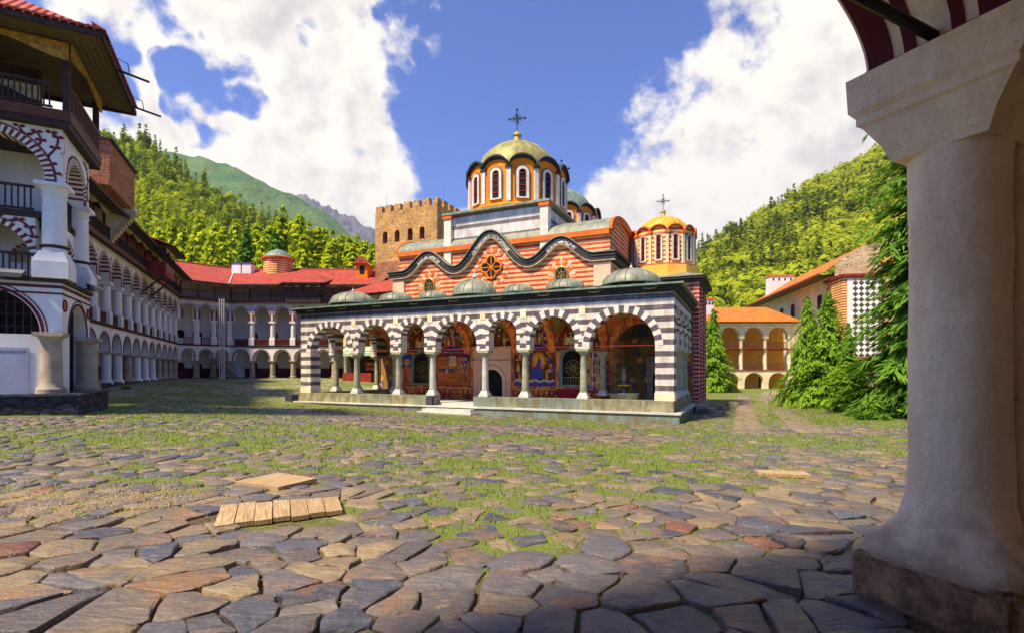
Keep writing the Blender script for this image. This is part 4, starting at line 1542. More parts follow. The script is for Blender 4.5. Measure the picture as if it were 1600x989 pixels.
# pilasters, windows and quatrefoil
for x0, x1 in ((XL - 0.05, XL + 0.95), (XR - 1.0, XR + 0.05)):
    MB().box(x0, x1, Y1 - 0.12, Y1 + 0.5, 6.5, 8.2).obj('corner_pilaster', 'pink_stone', church)
for (c, z) in ((AX - 4.95, 7.55), (AX + 4.95, 7.55)):
    f_ = MB()
    f_.tube([(c + 0.42 * math.cos(a), Y1 - 0.06, z + 0.62 * math.sin(a)) for a in np.linspace(0, 2 * PI, 29)], 0.07, 6)
    fo = f_.obj('window', 'brass', church)
    MB().prism([(c + 0.4 * math.cos(a), z + 0.6 * math.sin(a)) for a in np.linspace(0, 2 * PI, 25)[:-1]], lambda p, q, t: (p, t, q), Y1 - 0.05, Y1 + 0.02).obj('pane', 'dark', fo)
    g_ = MB()
    g_.tube([(c + 0.2 * math.cos(a), Y1 - 0.07, z + 0.3 * math.sin(a)) for a in np.linspace(0, 2 * PI, 17)], 0.03, 4)
    for a in np.linspace(0, PI, 5)[:-1]:
        g_.bar((c - 0.4 * math.cos(a), Y1 - 0.07, z - 0.6 * math.sin(a)), (c + 0.4 * math.cos(a), Y1 - 0.07, z + 0.6 * math.sin(a)), 0.03, 0.03)
    g_.obj('grille', 'brass', fo)
    for k in range(18):
        a = 2 * PI * (k + 0.5) / 18
        ca, sa = math.cos(a), math.sin(a)
        m2 = MB()
        r0, r1 = 0.55, 0.98
        q = [(c + (r0 - .05) * math.cos(a + d), z + (r0 + 0.16) * math.sin(a + d)) for d in (-.1, .1)]
        q2 = [(c + (r1 - .05) * math.cos(a + d), z + (r1 + 0.16) * math.sin(a + d)) for d in (.1, -.1)]
        m2.prism(q + q2, lambda p, q_, t: (p, t, q_), Y1 - 0.025, Y1 + 0.01)
        m2.obj('voussoir', 'orange_trim' if k % 2 else 'pink_stone', church)
z = 8.55
f_ = MB()
lobes = []
for a in np.linspace(0, 2 * PI, 65)[:-1]:
    q = a % (PI / 2)
    k = int(a / (PI / 2) + 0.5) * PI / 2
    d = 0.42
    b_ = a - k
    r = d * math.cos(b_) + math.sqrt(max(0, 0.34 ** 2 - (d * math.sin(b_)) ** 2))
    lobes.append((AX + r * math.cos(a), z + r * math.sin(a)))
MB().prism([(AX + (p - AX) * 1.14, z + (q - z) * 1.14) for p, q in lobes], lambda p, q, t: (p, t, q), Y1 - 0.04, Y1 + 0.01).obj('quatrefoil_surround', 'dark_vous', church)
f_.tube([(p, Y1 - 0.08, q) for p, q in lobes + lobes[:1]], 0.07, 6)
for sg in ((1, 0), (0, 1), (.7, .7), (.7, -.7)):
    f_.bar((AX - 0.7 * sg[0], Y1 - 0.08, z - 0.7 * sg[1]), (AX + 0.7 * sg[0], Y1 - 0.08, z + 0.7 * sg[1]), 0.05, 0.05)
fo = f_.obj('window', 'orange', church)
MB().prism(lobes, lambda p, q, t: (p, t, q), Y1 - 0.06, Y1 - 0.045).obj('pane', 'dark', fo)
for k in range(26):
    a = 2 * PI * (k + 0.5) / 26
    m2 = MB()
    m2.prism([(AX + 0.98 * math.cos(a - .07), z + 0.98 * math.sin(a - .07)), (AX + 0.98 * math.cos(a + .07), z + 0.98 * math.sin(a + .07)),
              (AX + 1.3 * math.cos(a + .07), z + 1.3 * math.sin(a + .07)), (AX + 1.3 * math.cos(a - .07), z + 1.3 * math.sin(a - .07))], lambda p, q_, t: (p, t, q_), Y1 - 0.025, Y1 + 0.01)
    m2.obj('voussoir', 'orange_trim' if k % 2 else 'pink_stone', church)

# side walls, cross arm, nave
for x0, x1 in ((XL, XL + 0.6), (XR - 0.6, XR)):
    MB().box(x0, x1, Y1 + 0.02, 23, 6.3, 8.66).obj('side_wall', 'redstripe', church)
    s_ = -1 if x0 < AX else 1
    xe = x0 if s_ < 0 else x1
    m2 = MB()
    m2.box(*sorted((xe - 0.3 * s_, xe + 0.22 * s_)), Y1 - 0.2, 23, 8.3, 8.75)
    m2.box(*sorted((xe - 0.3 * s_, xe + 0.42 * s_)), Y1 - 0.3, 23, 8.75, 8.9)
    m2.obj('cornice', 'black_slate', church)
MB().box(XL + 0.6, XR - 0.6, 6.0, 23, 8.6, 8.95).obj('body_roof', 'copper', church)
TB0, TB1, TZ = 5.12, 12.6, 10.3
mb = MB()
hw = (TB1 - TB0) / 2
gab = [(TB0, 8.5), (TB1, 8.5), (TB1, TZ)] + [(TB0 + hw + hw * math.cos(a), TZ + 1.25 * math.sin(a)) for a in np.linspace(0, PI, 17)[1:-1]] + [(TB0, TZ)]
mb.prism(gab, lambda p, q, t: (t, p, q), XL + 0.1, XR - 0.1)
mb.obj('cross_arm', 'redstripe', church)
mb = MB()
arcp = [(TB0 + hw + (hw + 0.18) * math.cos(a), TZ + 1.40 * math.sin(a)) for a in np.linspace(0, PI, 19)]
arci = [(TB0 + hw + (hw + 0.02) * math.cos(a), TZ + 1.255 * math.sin(a)) for a in np.linspace(0, PI, 19)]
for k in range(18):
    mb.prism([arci[k], arcp[k], arcp[k + 1], arci[k + 1]], lambda p, q, t: (t, p, q), XL + 0.12, XR - 0.12)
mb.obj('cross_arm_roof', 'copper', church)
for xe, d in ((XR - 0.12, 0.2), (XL + 0.12, -0.2)):
    mb = MB()
    for k in range(18):
        o0 = [(TB0 + hw + (hw - 0.35) * math.cos(a), TZ + 1.0 * math.sin(a)) for a in np.linspace(0, PI, 19)]
        o1 = [(TB0 + hw + (hw + 0.24) * math.cos(a), TZ + 1.47 * math.sin(a)) for a in np.linspace(0, PI, 19)]
        mb.prism([o0[k], o1[k], o1[k + 1], o0[k + 1]], lambda p, q, t: (t, p, q), xe, xe + d)
    mb.obj('gable_trim', 'orange_trim', church)
for yy, d in ((TB0, -1), (TB1, 1)):
    m2 = MB().box(XL + 0.12, XR - 0.12, *sorted((yy + 0.003 * d, yy + 0.24 * d)), TZ - 0.28, TZ + 0.05)
    m2.obj('eave_trim', 'orange_trim', church)

# square platform under the main drum
PC, PH = 8.9, 3.65
MB().box(AX - PH, AX + PH, PC - PH, PC + PH, 9.0, 12.55).obj('drum_platform', 'bw_small', church)
for sx_ in (-1, 1):
    for sy_ in (-1, 1):
        m2 = MB().box(AX + sx_ * PH - 0.28, AX + sx_ * PH + 0.28, PC + sy_ * PH - 0.28, PC + sy_ * PH + 0.28, 9.0, 12.3)
        pl = m2.obj('corner_pilaster', 'white_vous', church)
        MB().box(AX + sx_ * PH - 0.36, AX + sx_ * PH + 0.36, PC + sy_ * PH - 0.36, PC + sy_ * PH + 0.36, 12.302, 12.56).obj('capital', 'orange_trim', pl)
mb = MB()
mb.box(AX - PH - 0.4, AX + PH + 0.4, PC - PH - 0.4, PC + PH + 0.4, 12.562, 12.70)
e = PH + 0.38
mb.add([(AX - e, PC - e, 12.702), (AX + e, PC - e, 12.702), (AX + e, PC + e, 12.702), (AX - e, PC + e, 12.702), (AX, PC, 14.2)], [(0, 1, 4), (1, 2, 4), (2, 3, 4), (3, 0, 4)])
mb.obj('platform_roof', 'copper', church)


# domed drums
def cross_mesh(H):
    m_ = MB()
    t = 0.035 * H
    m_.bar((0, 0, 0), (0, 0, H), t, t)
    zc = H * 0.60
    m_.bar((-0.36 * H, 0, zc), (0.36 * H, 0, zc), t, t)
    m_.bar((0, -0.36 * H, zc), (0, 0.36 * H, zc), t * .7, t * .7)
    for a in range(8):
        an = PI / 8 + a * PI / 4
        for k in (0.28,):
            m_.bar((0, 0, zc), (k * H * math.cos(an), 0, zc + k * H * math.sin(an)), t * 0.5, t * 0.5)
            m_.bar((0, 0, zc), (0, k * H * math.cos(an), zc + k * H * math.sin(an)), t * 0.5, t * 0.5)
    for p in ((-0.36, zc / H), (0.36, zc / H), (0, 1.0)):
        x, z_ = p[0] * H, p[1] * H
        m_.bar((x - 0.06 * H, 0, z_), (x + 0.06 * H, 0, z_), t * 1.2, t * 1.2)
        m_.bar((x, 0, z_ - 0.06 * H), (x, 0, z_ + 0.06 * H), t * 1.2, t * 1.2)
    m_.tube([(0.14 * H * math.cos(a), 0, zc + 0.14 * H * math.sin(a)) for a in np.linspace(0, 2 * PI, 17)], t * 0.35, 4)
    return m_.mesh('cross', 'iron')


def drum(cx, cy, z0, R_, hw_, n_, wall_mat, dome_mat, dr_, dh, crossH, striped=False, name='drum'):
    """polygonal drum: wall, one arched window per side, pilasters, scalloped eave and dome"""
    zs = z0 + hw_                        # springing of the scalloped eave
    half = R_ * math.tan(PI / n_)
    rise = half * 0.62
    root = MB()
    root.lathe([(R_ / math.cos(PI / n_) - 0.02, z0 - 0.4), (R_ / math.cos(PI / n_) - 0.02, zs + 0.02)], n=n_, a0=PI / n_, cap=True)
    root.lathe([(R_ + 0.22, z0 - 0.42), (R_ + 0.3, z0 - 0.2), (R_ + 0.1, z0)], n=n_, a0=PI / n_)
    for k in range(n_):
        t = 2 * PI * k / n_
        T = lambda s_, d_, z_, t=t: ((R_ + d_) * math.cos(t) - s_ * math.sin(t), (R_ + d_) * math.sin(t) + s_ * math.cos(t), z_)
        poly = [(-half * 0.97, zs), (half * 0.97, zs)] + [(half * 0.97 * math.cos(a), zs + rise * math.sin(a)) for a in np.linspace(0, PI, 11)[1:-1]]
        root.prism(poly, lambda p, q, tt: T(p, tt, q), -0.6, -0.005)
    dobj = put(name, root.mesh(name, wall_mat), church, (cx, cy, 0))
    # shared pieces along +x
    T = lambda s_, d_, z_: (R_ + d_, s_, z_)
    ww = half * 0.27
    zb, zt_ = z0 + 0.12 * hw_, z0 + hw_ * 0.82
    wm = MB()
    if not striped:
        arc_band(wm, lambda s_, t, z_: T(s_, t, z_), 0, zt_, ww * 1.75, ww * 2.05, 0.002, 0.05, 12, (1,), zb)
    arc_band(wm, lambda s_, t, z_: T(s_, t, z_), 0, zt_, ww, ww * 1.7, 0.002, 0.09, 12, (0, 2) if striped else (0,), zb)
    wm.prism([(-ww * 1.7, zb - 0.08), (ww * 1.7, zb - 0.08), (ww * 1.7, zb), (-ww * 1.7, zb)], lambda p, q, t: T(p, t, q), 0.002, 0.12, 0)
    w_me = wm.mesh('window', ['white_vous', 'dark_vous', 'brick_stripe'])
    pmn = MB()
    poly = [(-ww, zb), (ww, zb), (ww, zt_)] + [(ww * math.cos(a), zt_ + ww * math.sin(a)) for a in np.linspace(0, PI, 9)[1:-1]] + [(-ww, zt_)]
    pmn.prism(poly, lambda p, q, t: T(p, t, q), 0.003, 0.015)
    p_me = pmn.mesh('pane', 'dark')
    fm = MB()
    for s_ in (-1, 1):
        fm.bar(T(s_ * ww * 0.82, 0.03, zb), T(s_ * ww * 0.82, 0.03, zt_ + ww * 0.4), 0.06, 0.06)
    for k in range(5):
        z_ = zb + (zt_ - zb) * k / 4
        fm.bar(T(-ww * 0.8, 0.03, z_), T(ww * 0.8, 0.03, z_), 0.05, 0.05)
    f_me = fm.mesh('frame', 'red_wood')
    em = MB()
    arcs = np.linspace(0, PI, 13)
    for (o0, o1, d0, d1, mi) in ((0.0, 0.11, -0.5, 0.14, 0), (0.11, 0.22, -0.5, 0.26, 0)):
        k_ = R_ / 3.64
        for q in range(12):
            pp = [(half * math.cos(a), zs + (rise + o * k_) * math.sin(a) + o * k_ * 0.25) for a in (arcs[q], arcs[q + 1]) for o in (o0, o1)]
            em.prism([pp[0], pp[1], pp[3], pp[2]], lambda p, q_, t: T(p, t, q_), d0, d1 * k_, mi)
    e_me = em.mesh('eave', 'orange_trim' if striped else 'black_slate')
    pmb = MB()
    corner = R_ / math.cos(PI / n_)
    pmb.box(corner - 0.12, corner + 0.06, -half * 0.16, half * 0.16, z0 + 0.002, zs - 0.12, 0)
    pmb.box(corner - 0.14, corner + 0.13, -half * 0.24, half * 0.24, zs - 0.118, zs + 0.06, 1)
    pl_me = pmb.mesh('pilaster', ['white_vous' if not striped else 'warm_white', 'black_slate' if not striped else 'orange_trim'])
    for k in range(n_):
        t = 2 * PI * k / n_
        w_ = put('window', w_me, dobj, (0, 0, 0), t)
        put('pane', p_me, w_)
        put('frame', f_me, w_)
        put('eave', e_me, dobj, (0, 0, 0), t)
        put('pilaster', pl_me, dobj, (0, 0, 0), t + PI / n_)
    # dome
    zd = zs + rise * 0.55
    prof = [(R_ * 0.98, zd - 0.35)] + [(dr_ * math.cos(a), zd + dh * math.sin(a)) for a in np.linspace(0, PI / 2 * 0.94, 14)]
    dm = MB().lathe(prof, n=48)
    dm_o = put('dome', dm.mesh('dome', dome_mat, 50), church, (cx, cy, 0))
    sm = MB()
    for k in range(16):
        t = 2 * PI * k / 16
        sm.tube([((dr_ * math.cos(a) + .005) * math.cos(t), (dr_ * math.cos(a) + .005) * math.sin(t), zd + dh * math.sin(a)) for a in np.linspace(0, PI / 2 * 0.93, 10)], 0.022, 4)
    put('seam', sm.mesh('seam', dome_mat), dm_o)
    k_ = dr_ / 2.85
    lm = MB().lathe([(0.34 * k_, 0), (0.26 * k_, 0.1 * k_), (0.24 * k_, 0.55 * k_), (0.32 * k_, 0.6 * k_), (0.28 * k_, 0.72 * k_), (0.05, 0.95 * k_)], n=12)
    put('lantern', lm.mesh('lantern', 'copper_dome', 40), dm_o, (0, 0, zd + dh * 0.99))
    put('cross', cross_mesh(crossH), dm_o, (0, 0, zd + dh + 0.85 * k_), R_ * 0 + 0.25)
    return dobj


drum(AX, PC, 13.1, 3.55, 2.35, 12, 'orange', 'copper_dome', 3.05, 2.75, 1.65)
drum(AX, 19.0, 13.3, 3.3, 2.1, 12, 'orange', 'copper_green', 2.85, 2.6, 1.9)
MB().box(AX - 3.6, AX + 3.6, 15.4, 22.6, 8.9, 13.0).obj('drum_platform', 'bw_small', church)
# projecting choir on the right with its small striped drum
CX0, CX1, CY0, CY1, CZ = XR + 0.1, PW + 0.35, PD + 0.45, 15.0, 7.35
MB().box(CX0, CX1, CY0, CY1, -1.9, CZ).obj('choir_wall', 'redstripe_side', church)
for (xx, yy) in ((CX1, CY0), (CX1, CY0 + 2.2), (CX1, CY0 + 4.4), (CX1, CY1)):
    MB().box(xx - 0.25, xx + 0.1, yy - 0.12, yy + 0.4, -1.2, CZ).obj('corner_pilaster', 'redstripe_side', church)
MB().box(CX0, CX1 + 0.2, CY0 - 0.18, CY1 + 0.2, -1.9, -0.45).obj('choir_plinth', 'stone_col', church)
mb = MB()
mb.box(CX0, CX1 + 0.25, CY0 - 0.25, CY1 + 0.25, CZ + 0.002, CZ + 0.22)
mb.box(CX0, CX1 + 0.5, CY0 - 0.5, CY1 + 0.5, CZ + 0.22, CZ + 0.36)
mb.obj('cornice', 'black_slate', church)
mb = MB()
e = 0.55
mb.add([(CX0, CY0 - e, CZ + .365), (CX1 + e, CY0 - e, CZ + .365), (CX1 + e, CY1 + e, CZ + .365), (CX0, CY1 + e, CZ + .365), (CX0 + 0.5, CY0 + 2, CZ + 1.2), (CX1 - 1.8, CY0 + 2, CZ + 1.2), (CX1 - 1.8, CY1 - 2, CZ + 1.2), (CX0 + .5, CY1 - 2, CZ + 1.2)],
       [(0, 1, 5, 4), (1, 2, 6, 5), (2, 3, 7, 6), (4, 5, 6, 7)])
mb.obj('choir_roof', 'copper', church)
MB().lathe([(2.5, 7.6), (2.5, 8.75)], 22.5, 11.8, 12, a0=PI / 12).obj('drum_base', 'yellow_wall', church)
drum(22.5, 11.8, 8.9, 2.1, 2.15, 12, 'redstripe_small', 'copper_lit', 1.75, 1.35, 1.05, True)
for k in range(3):
    MB().box(PW + 0.4, PW + 1.9 - 0.4 * k, PD - 1.7, PD - 0.1, -1.6, -0.85 + 0.2 * k).obj('step', 'stone_col', church)

# fountain in the corner bay of the portico
fo_w = ch_w(21.6, 3.0)
ft = thing('fountain', 'round stone fountain basin with brass spout under the big right arch', 'fountain', (fo_w[0], fo_w[1], FL))
MB().lathe([(0.35, 0), (0.42, 0.08), (0.7, 0.3), (0.86, 0.62), (0.9, 0.66), (0.88, 0.7), (0.8, 0.66), (0.6, 0.4), (0.1, 0.36)], n=24).obj('basin', 'bronze', ft, 40)
MB().lathe([(0.16, 0.36), (0.1, 0.5), (0.09, 0.95), (0.14, 1.0)], n=12).obj('pedestal', 'bronze', ft, 40)
MB().lathe([(0.14, 1.0), (0.36, 1.08), (0.38, 1.16), (0.3, 1.18)], n=16).obj('bowl', 'brass', ft, 40)
MB().lathe([(0.12, 1.18), (0.08, 1.3), (0.15, 1.5), (0.14, 1.7), (0.07, 1.85), (0.1, 1.95), (0.03, 2.2)], n=12).obj('spout', 'bronze', ft, 40)

# painted scenes on the back wall: figures, halos, buildings, framed borders
FM = ['p_red', 'p_orange', 'p_blue', 'p_gold', 'p_cream', 'p_brown', 'p_green', 'p_skin', 'p_rose', 'p_ground', 'p_night']
RED, ORA, BLU, GOL, CRE, BRO, GRE, SKI, ROS, GND, NIG = range(11)
fr_ = random.Random(5)


class Mural:
    def __init__(s, y):
        s.m = MB()
        s.y = y
        s.d = 0.0

    def poly(s, pts, mi):
        s.d += 0.00004
        y0 = s.y - 0.004 - s.d
        s.m.prism(pts, lambda p, q, t: (p, t, q), y0, s.y - 0.001, mi)

    def rect(s, x0, x1, z0, z1, mi):
        s.poly([(x0, z0), (x1, z0), (x1, z1), (x0, z1)], mi)

    def disc(s, x, z, rx, rz, mi, n=12):
        s.poly([(x + rx * math.cos(2 * PI * k / n), z + rz * math.sin(2 * PI * k / n)) for k in range(n)], mi)

    def frame(s, x0, x1, z0, z1, w, mi):
        s.rect(x0, x1, z0, z0 + w, mi)
        s.rect(x0, x1, z1 - w, z1, mi)
        s.rect(x0, x0 + w, z0, z1, mi)
        s.rect(x1 - w, x1, z0, z1, mi)

    def saint(s, x, z, h, robe, mantle, halo=True):
        w = h * 0.2
        l_ = fr_.uniform(-0.05, 0.05) * h
        s.poly([(x - w, z), (x + w, z), (x + w * 0.75 + l_, z + h * 0.62), (x + w * 0.35 + l_, z + h * 0.76), (x - w * 0.35 + l_, z + h * 0.76), (x - w * 0.75 + l_, z + h * 0.62)], robe)
        s.poly([(x - w * 0.2, z + h * 0.05), (x + w * 0.95, z + h * 0.02), (x + w * 0.8 + l_, z + h * 0.6), (x - w * 0.5 + l_, z + h * 0.74)], mantle)
        s.poly([(x - w * 0.05, z), (x + w * 0.08, z), (x + l_ + 0.01, z + h * 0.55)], BRO)
        if halo:
            s.disc(x + l_, z + h * 0.87, h * 0.15, h * 0.15, BRO)
            s.disc(x + l_, z + h * 0.87, h * 0.135, h * 0.135, GOL)
        s.disc(x + l_, z + h * 0.86, h * 0.075, h * 0.09, BRO, 8)
        s.disc(x + l_, z + h * 0.85, h * 0.055, h * 0.07, SKI, 8)

    def crowd(s, x0, x1, z0, z1, h, halo=0.7):
        z = z1 - h
        while z > z0 - 0.01:
            x = x0 + h * 0.2 + fr_.uniform(0, h * 0.2)
            while x < x1 - h * 0.18:
                s.saint(x, z, h * fr_.uniform(0.85, 1.05), fr_.choice((RED, BLU, GRE, CRE, ORA, ROS)), fr_.choice((RED, BLU, ROS, GND, GOL, NIG)), fr_.random() < halo)
                x += h * fr_.uniform(0.36, 0.55)
            z -= h * 0.62

    def house(s, x, z, w, h, a, b_):
        s.rect(x, x + w, z, z + h, a)
        s.poly([(x - w * 0.08, z + h), (x + w * 1.08, z + h), (x + w * 0.5, z + h * 1.3)], RED)
        n = max(2, int(w / 0.16))
        for k in range(n):
            xx = x + w * (k + 0.3) / n
            s.poly([(xx, z + h * 0.2), (xx + w * 0.4 / n, z + h * 0.2), (xx + w * 0.4 / n, z + h * 0.75), (xx + w * 0.2 / n, z + h * 0.88), (xx, z + h * 0.75)], b_)

    def done(s, name='mural_painting'):
        return s.m.obj(name, FM, church)


yb = Y1 - 0.022
# city scene, left of the doorway
q = Mural(yb)
q.rect(8.0, 10.75, 0.6, 2.9, GND)
q.rect(8.0, 10.75, 2.3, 2.9, NIG)
for (x, z, w, h, a, b_) in ((8.1, 1.9, 0.8, 0.7, ORA, BRO), (9.0, 2.0, 0.6, 0.65, CRE, ROS), (9.7, 1.85, 0.55, 0.7, ORA, BRO), (8.15, 1.0, 0.75, 0.6, ORA, ROS), (8.95, 0.95, 0.7, 0.55, ORA, BRO)):
    q.house(x, z, w, h, a, b_)
q.rect(8.1, 9.75, 1.68, 1.82, GRE)
q.crowd(8.3, 9.6, 1.45, 1.95, 0.42)
q.crowd(9.8, 10.7, 0.65, 2.6, 0.75)
q.crowd(8.1, 9.7, 0.62, 1.0, 0.4)
q.frame(8.0, 10.75, 0.6, 2.9, 0.06, RED)
q.done()
# vision scene between the door and the right window
q = Mural(yb)
x0, x1, z0, z1 = 14.0, 16.9, 0.65, 2.95
q.rect(x0, x1, z0, z1, BRO)
q.rect(x0, x1, z0, z0 + 0.32, BLU)
for k in range(60):
    x, z = fr_.uniform(x0 + 0.15, x1 - 0.15), fr_.uniform(z0 + 0.3, z1 - 0.1)
    q.disc(x, z, fr_.uniform(0.06, 0.2), fr_.uniform(0.04, 0.1), fr_.choice((ORA, GND, RED, ROS, NIG, GOL)), 9)
cxm = 15.75
q.disc(cxm, 2.25, 0.5, 0.62, ORA, 20)
q.disc(cxm, 2.3, 0.36, 0.45, GOL, 20)
q.poly([(cxm - 0.5, 1.1), (cxm + 0.25, 1.15), (cxm + 0.2, 1.9), (cxm - 0.1, 2.1), (cxm - 0.42, 1.8)], BLU)
q.saint(cxm, 1.85, 0.8, RED, BLU)
for (x, z) in ((14.3, 1.75), (14.65, 2.25), (14.4, 2.5), (15.0, 1.9), (16.5, 2.3), (16.6, 1.7), (16.3, 1.3), (14.4, 1.1), (14.9, 1.2), (15.2, 2.55), (16.65, 2.6)):
    q.saint(x, z - 0.15, 0.55, fr_.choice((RED, CRE, ROS, GRE, ORA)), fr_.choice((BLU, RED, GOL)))
for k in range(14):
    x = x0 + 0.1 + k * 0.2
    q.disc(x, z0 + 0.34 + 0.05 * math.sin(k * 2), 0.13, 0.07, CRE, 9)
q.frame(x0, x1, z0, z1, 0.06, RED)
q.done()
# enthroned figures on blue, at the left end
q = Mural(yb)
q.rect(4.4, 5.9, 0.55, 2.9, BLU)
for x in (4.8, 5.5):
    q.rect(x - 0.3, x + 0.3, 0.62, 1.9, ORA)
    q.saint(x, 0.75, 1.75, RED, GOL if x < 5 else ROS)
q.rect(4.4, 5.9, 0.55, 0.72, GND)
q.frame(4.4, 5.9, 0.55, 2.9, 0.06, RED)
q.done()
# calendar of small saints on the right, and on the side wall
q = Mural(yb)
q.rect(18.95, 20.35, 0.45, 2.9, CRE)
for i in range(4):
    for j in range(5):
        x, z = 18.95 + 0.35 * i, 0.45 + 0.49 * j
        q.rect(x + 0.02, x + 0.33, z + 0.02, z + 0.47, fr_.choice((ORA, GND, NIG, ROS, BLU)))
        for d in (0.1, 0.25):
            q.saint(x + d, z + 0.04, 0.4, fr_.choice((RED, BLU, CRE, GRE)), fr_.choice((GOL, RED, BLU)))
q.frame(18.93, 20.37, 0.43, 2.92, 0.05, RED)
q.done()
# lunettes above, one to each bay
for k in range(1, 6):
    xa, xb = XC[k] + 0.28, XC[k + 1] - 0.28
    xm, hw_ = (xa + xb) / 2, (xb - xa) / 2
    q = Mural(Y1 - 0.004)
    n = 16
    q.poly([(xm - hw_, 3.0), (xm + hw_, 3.0)] + [(xm + hw_ * math.cos(PI * i / n), 3.05 + 1.7 * math.sin(PI * i / n)) for i in range(n + 1)], BRO if k % 2 else NIG)
    for (r_, nn, hh) in ((0.0, 1, 1.15), (0.55, 5, 0.72)):
        for i in range(nn):
            a = PI * (i + 1) / (nn + 1)
            x, z = xm - r_ * hw_ * 1.25 * math.cos(a), 3.12 + (0.28 * math.sin(a) if nn > 1 else 0.2)
            q.saint(x, z, hh, fr_.choice((RED, BLU, ORA, GRE)), fr_.choice((ORA, RED, GND, CRE)))
    for i in range(10):
        a = PI * (i + 0.5) / 10
        q.disc(xm + hw_ * 0.86 * math.cos(a), 3.05 + 1.48 * math.sin(a), 0.1, 0.1, GOL if i % 2 else ORA, 9)
    q.done()
# draperies of the dado
for (xa, xb) in ((4.4, 11.0), (13.95, 17.0), (18.95, 20.3)):
    q = Mural(Y1 - 0.013)
    q.rect(xa, xb, 0.42, 0.48, GOL)
    x = xa
    while x < xb - 0.3:
        q.poly([(x + 0.03, 0.42), (x + 0.32, 0.42), (x + 0.26, 0.1), (x + 0.17, -0.02), (x + 0.09, 0.1)], fr_.choice((ORA, RED, ROS)))
        q.disc(x + 0.17, 0.22, 0.06, 0.08, GOL, 8)
        x += 0.36
    q.done()

# ------------------------------------------------------------------ residential wings on the left
WF, W2, W3 = 0.8, 4.85, 10.25     # floor levels


def round_col(name, r0, r1, z0, z1, mat, cap=0.12, n=16, block=None, capmat=None):
    m_ = MB()
    zb = z0
    if block:
        bw, bh = block
        m_.box(-bw, bw, -bw, bw, z0, z0 + bh, 0)
        m_.add([(-bw, -bw, z0 + bh), (bw, -bw, z0 + bh), (bw, bw, z0 + bh), (-bw, bw, z0 + bh)] + [(r0 * c * 0.8, r0 * s_ * 0.8, z0 + bh + 0.25) for c, s_ in ((-1, -1), (1, -1), (1, 1), (-1, 1))],
               [(0, 1, 5, 4), (1, 2, 6, 5), (2, 3, 7, 6), (3, 0, 4, 7)], 0)
        zb = z0 + bh
    else:
        m_.lathe([(r0 * 1.35, z0 - 0.1), (r0 * 1.35, z0 + 0.1), (r0 * 1.05, z0 + 0.2)], n=n)
    m_.lathe([(r0, zb), (r0, zb + 0.3), (r1, z1 - 0.25), (r1 * 1.12, z1 - 0.24), (r1 * 1.12, z1 - 0.2), (r1, z1 - 0.19), (r1 * 1.1, z1 - cap - 0.04), (r1 * 1.35, z1 - cap)], n=n)
    q = r1 * 1.38
    m_.box(-q, q, -q, q, z1 - cap, z1 - 0.002, 1)
    return m_.mesh(name, [mat, capmat or mat], 35)


gcol_white = round_col('column', 0.33, 0.30, WF, 3.0, 'white', capmat='stone_col')
gcol_stone = round_col('column', 0.33, 0.30, WF, 3.0, 'stone_col')
ucol = round_col('column', 0.30, 0.27, W2, 7.9, 'white', 0.2, block=(0.33, 0.85))


def railing_mesh(L, h_, step, mat, panel=None, z0=0.0):
    m_ = MB()
    m_.box(-L / 2, L / 2, -0.04, 0.04, z0 + h_ - 0.09, z0 + h_, 0)
    m_.box(-L / 2, L / 2, -0.035, 0.035, z0 + 0.04, z0 + 0.11, 0)
    n_ = max(2, int(L / step))
    for k in range(n_):
        x = -L / 2 + (k + 0.5) * L / n_
        m_.box(x - 0.022, x + 0.022, -0.022, 0.022, z0 + 0.112, z0 + h_ - 0.092, 0)
    if panel:
        m_.box(-L / 2 + 0.02, L / 2 - 0.02, 0.05, 0.07, z0 + 0.05, z0 + h_ - 0.12, 1)
    return m_.mesh('railing', [mat, panel or mat])


def fringe(mb, T, s0, s1, y, z1, depth=0.42, n=None, th=0.05, mi=0):
    """carved scalloped board hung under the eave"""
    L = s1 - s0
    n = n or max(1, int(L / 1.4))
    for k in range(n):
        a, b_ = s0 + L * k / n, s0 + L * (k + 1) / n
        pts = [(a, z1), (b_, z1)]
        for q in range(9):
            t = q / 8
            x = b_ + (a - b_) * t
            d = depth * (0.30 + 0.7 * abs(math.cos(PI * t)) ** 1.5)
            pts.append((x, z1 - d))
        mb.prism(pts, lambda p, q, t: T(p, t, q), y, y + th, mi)


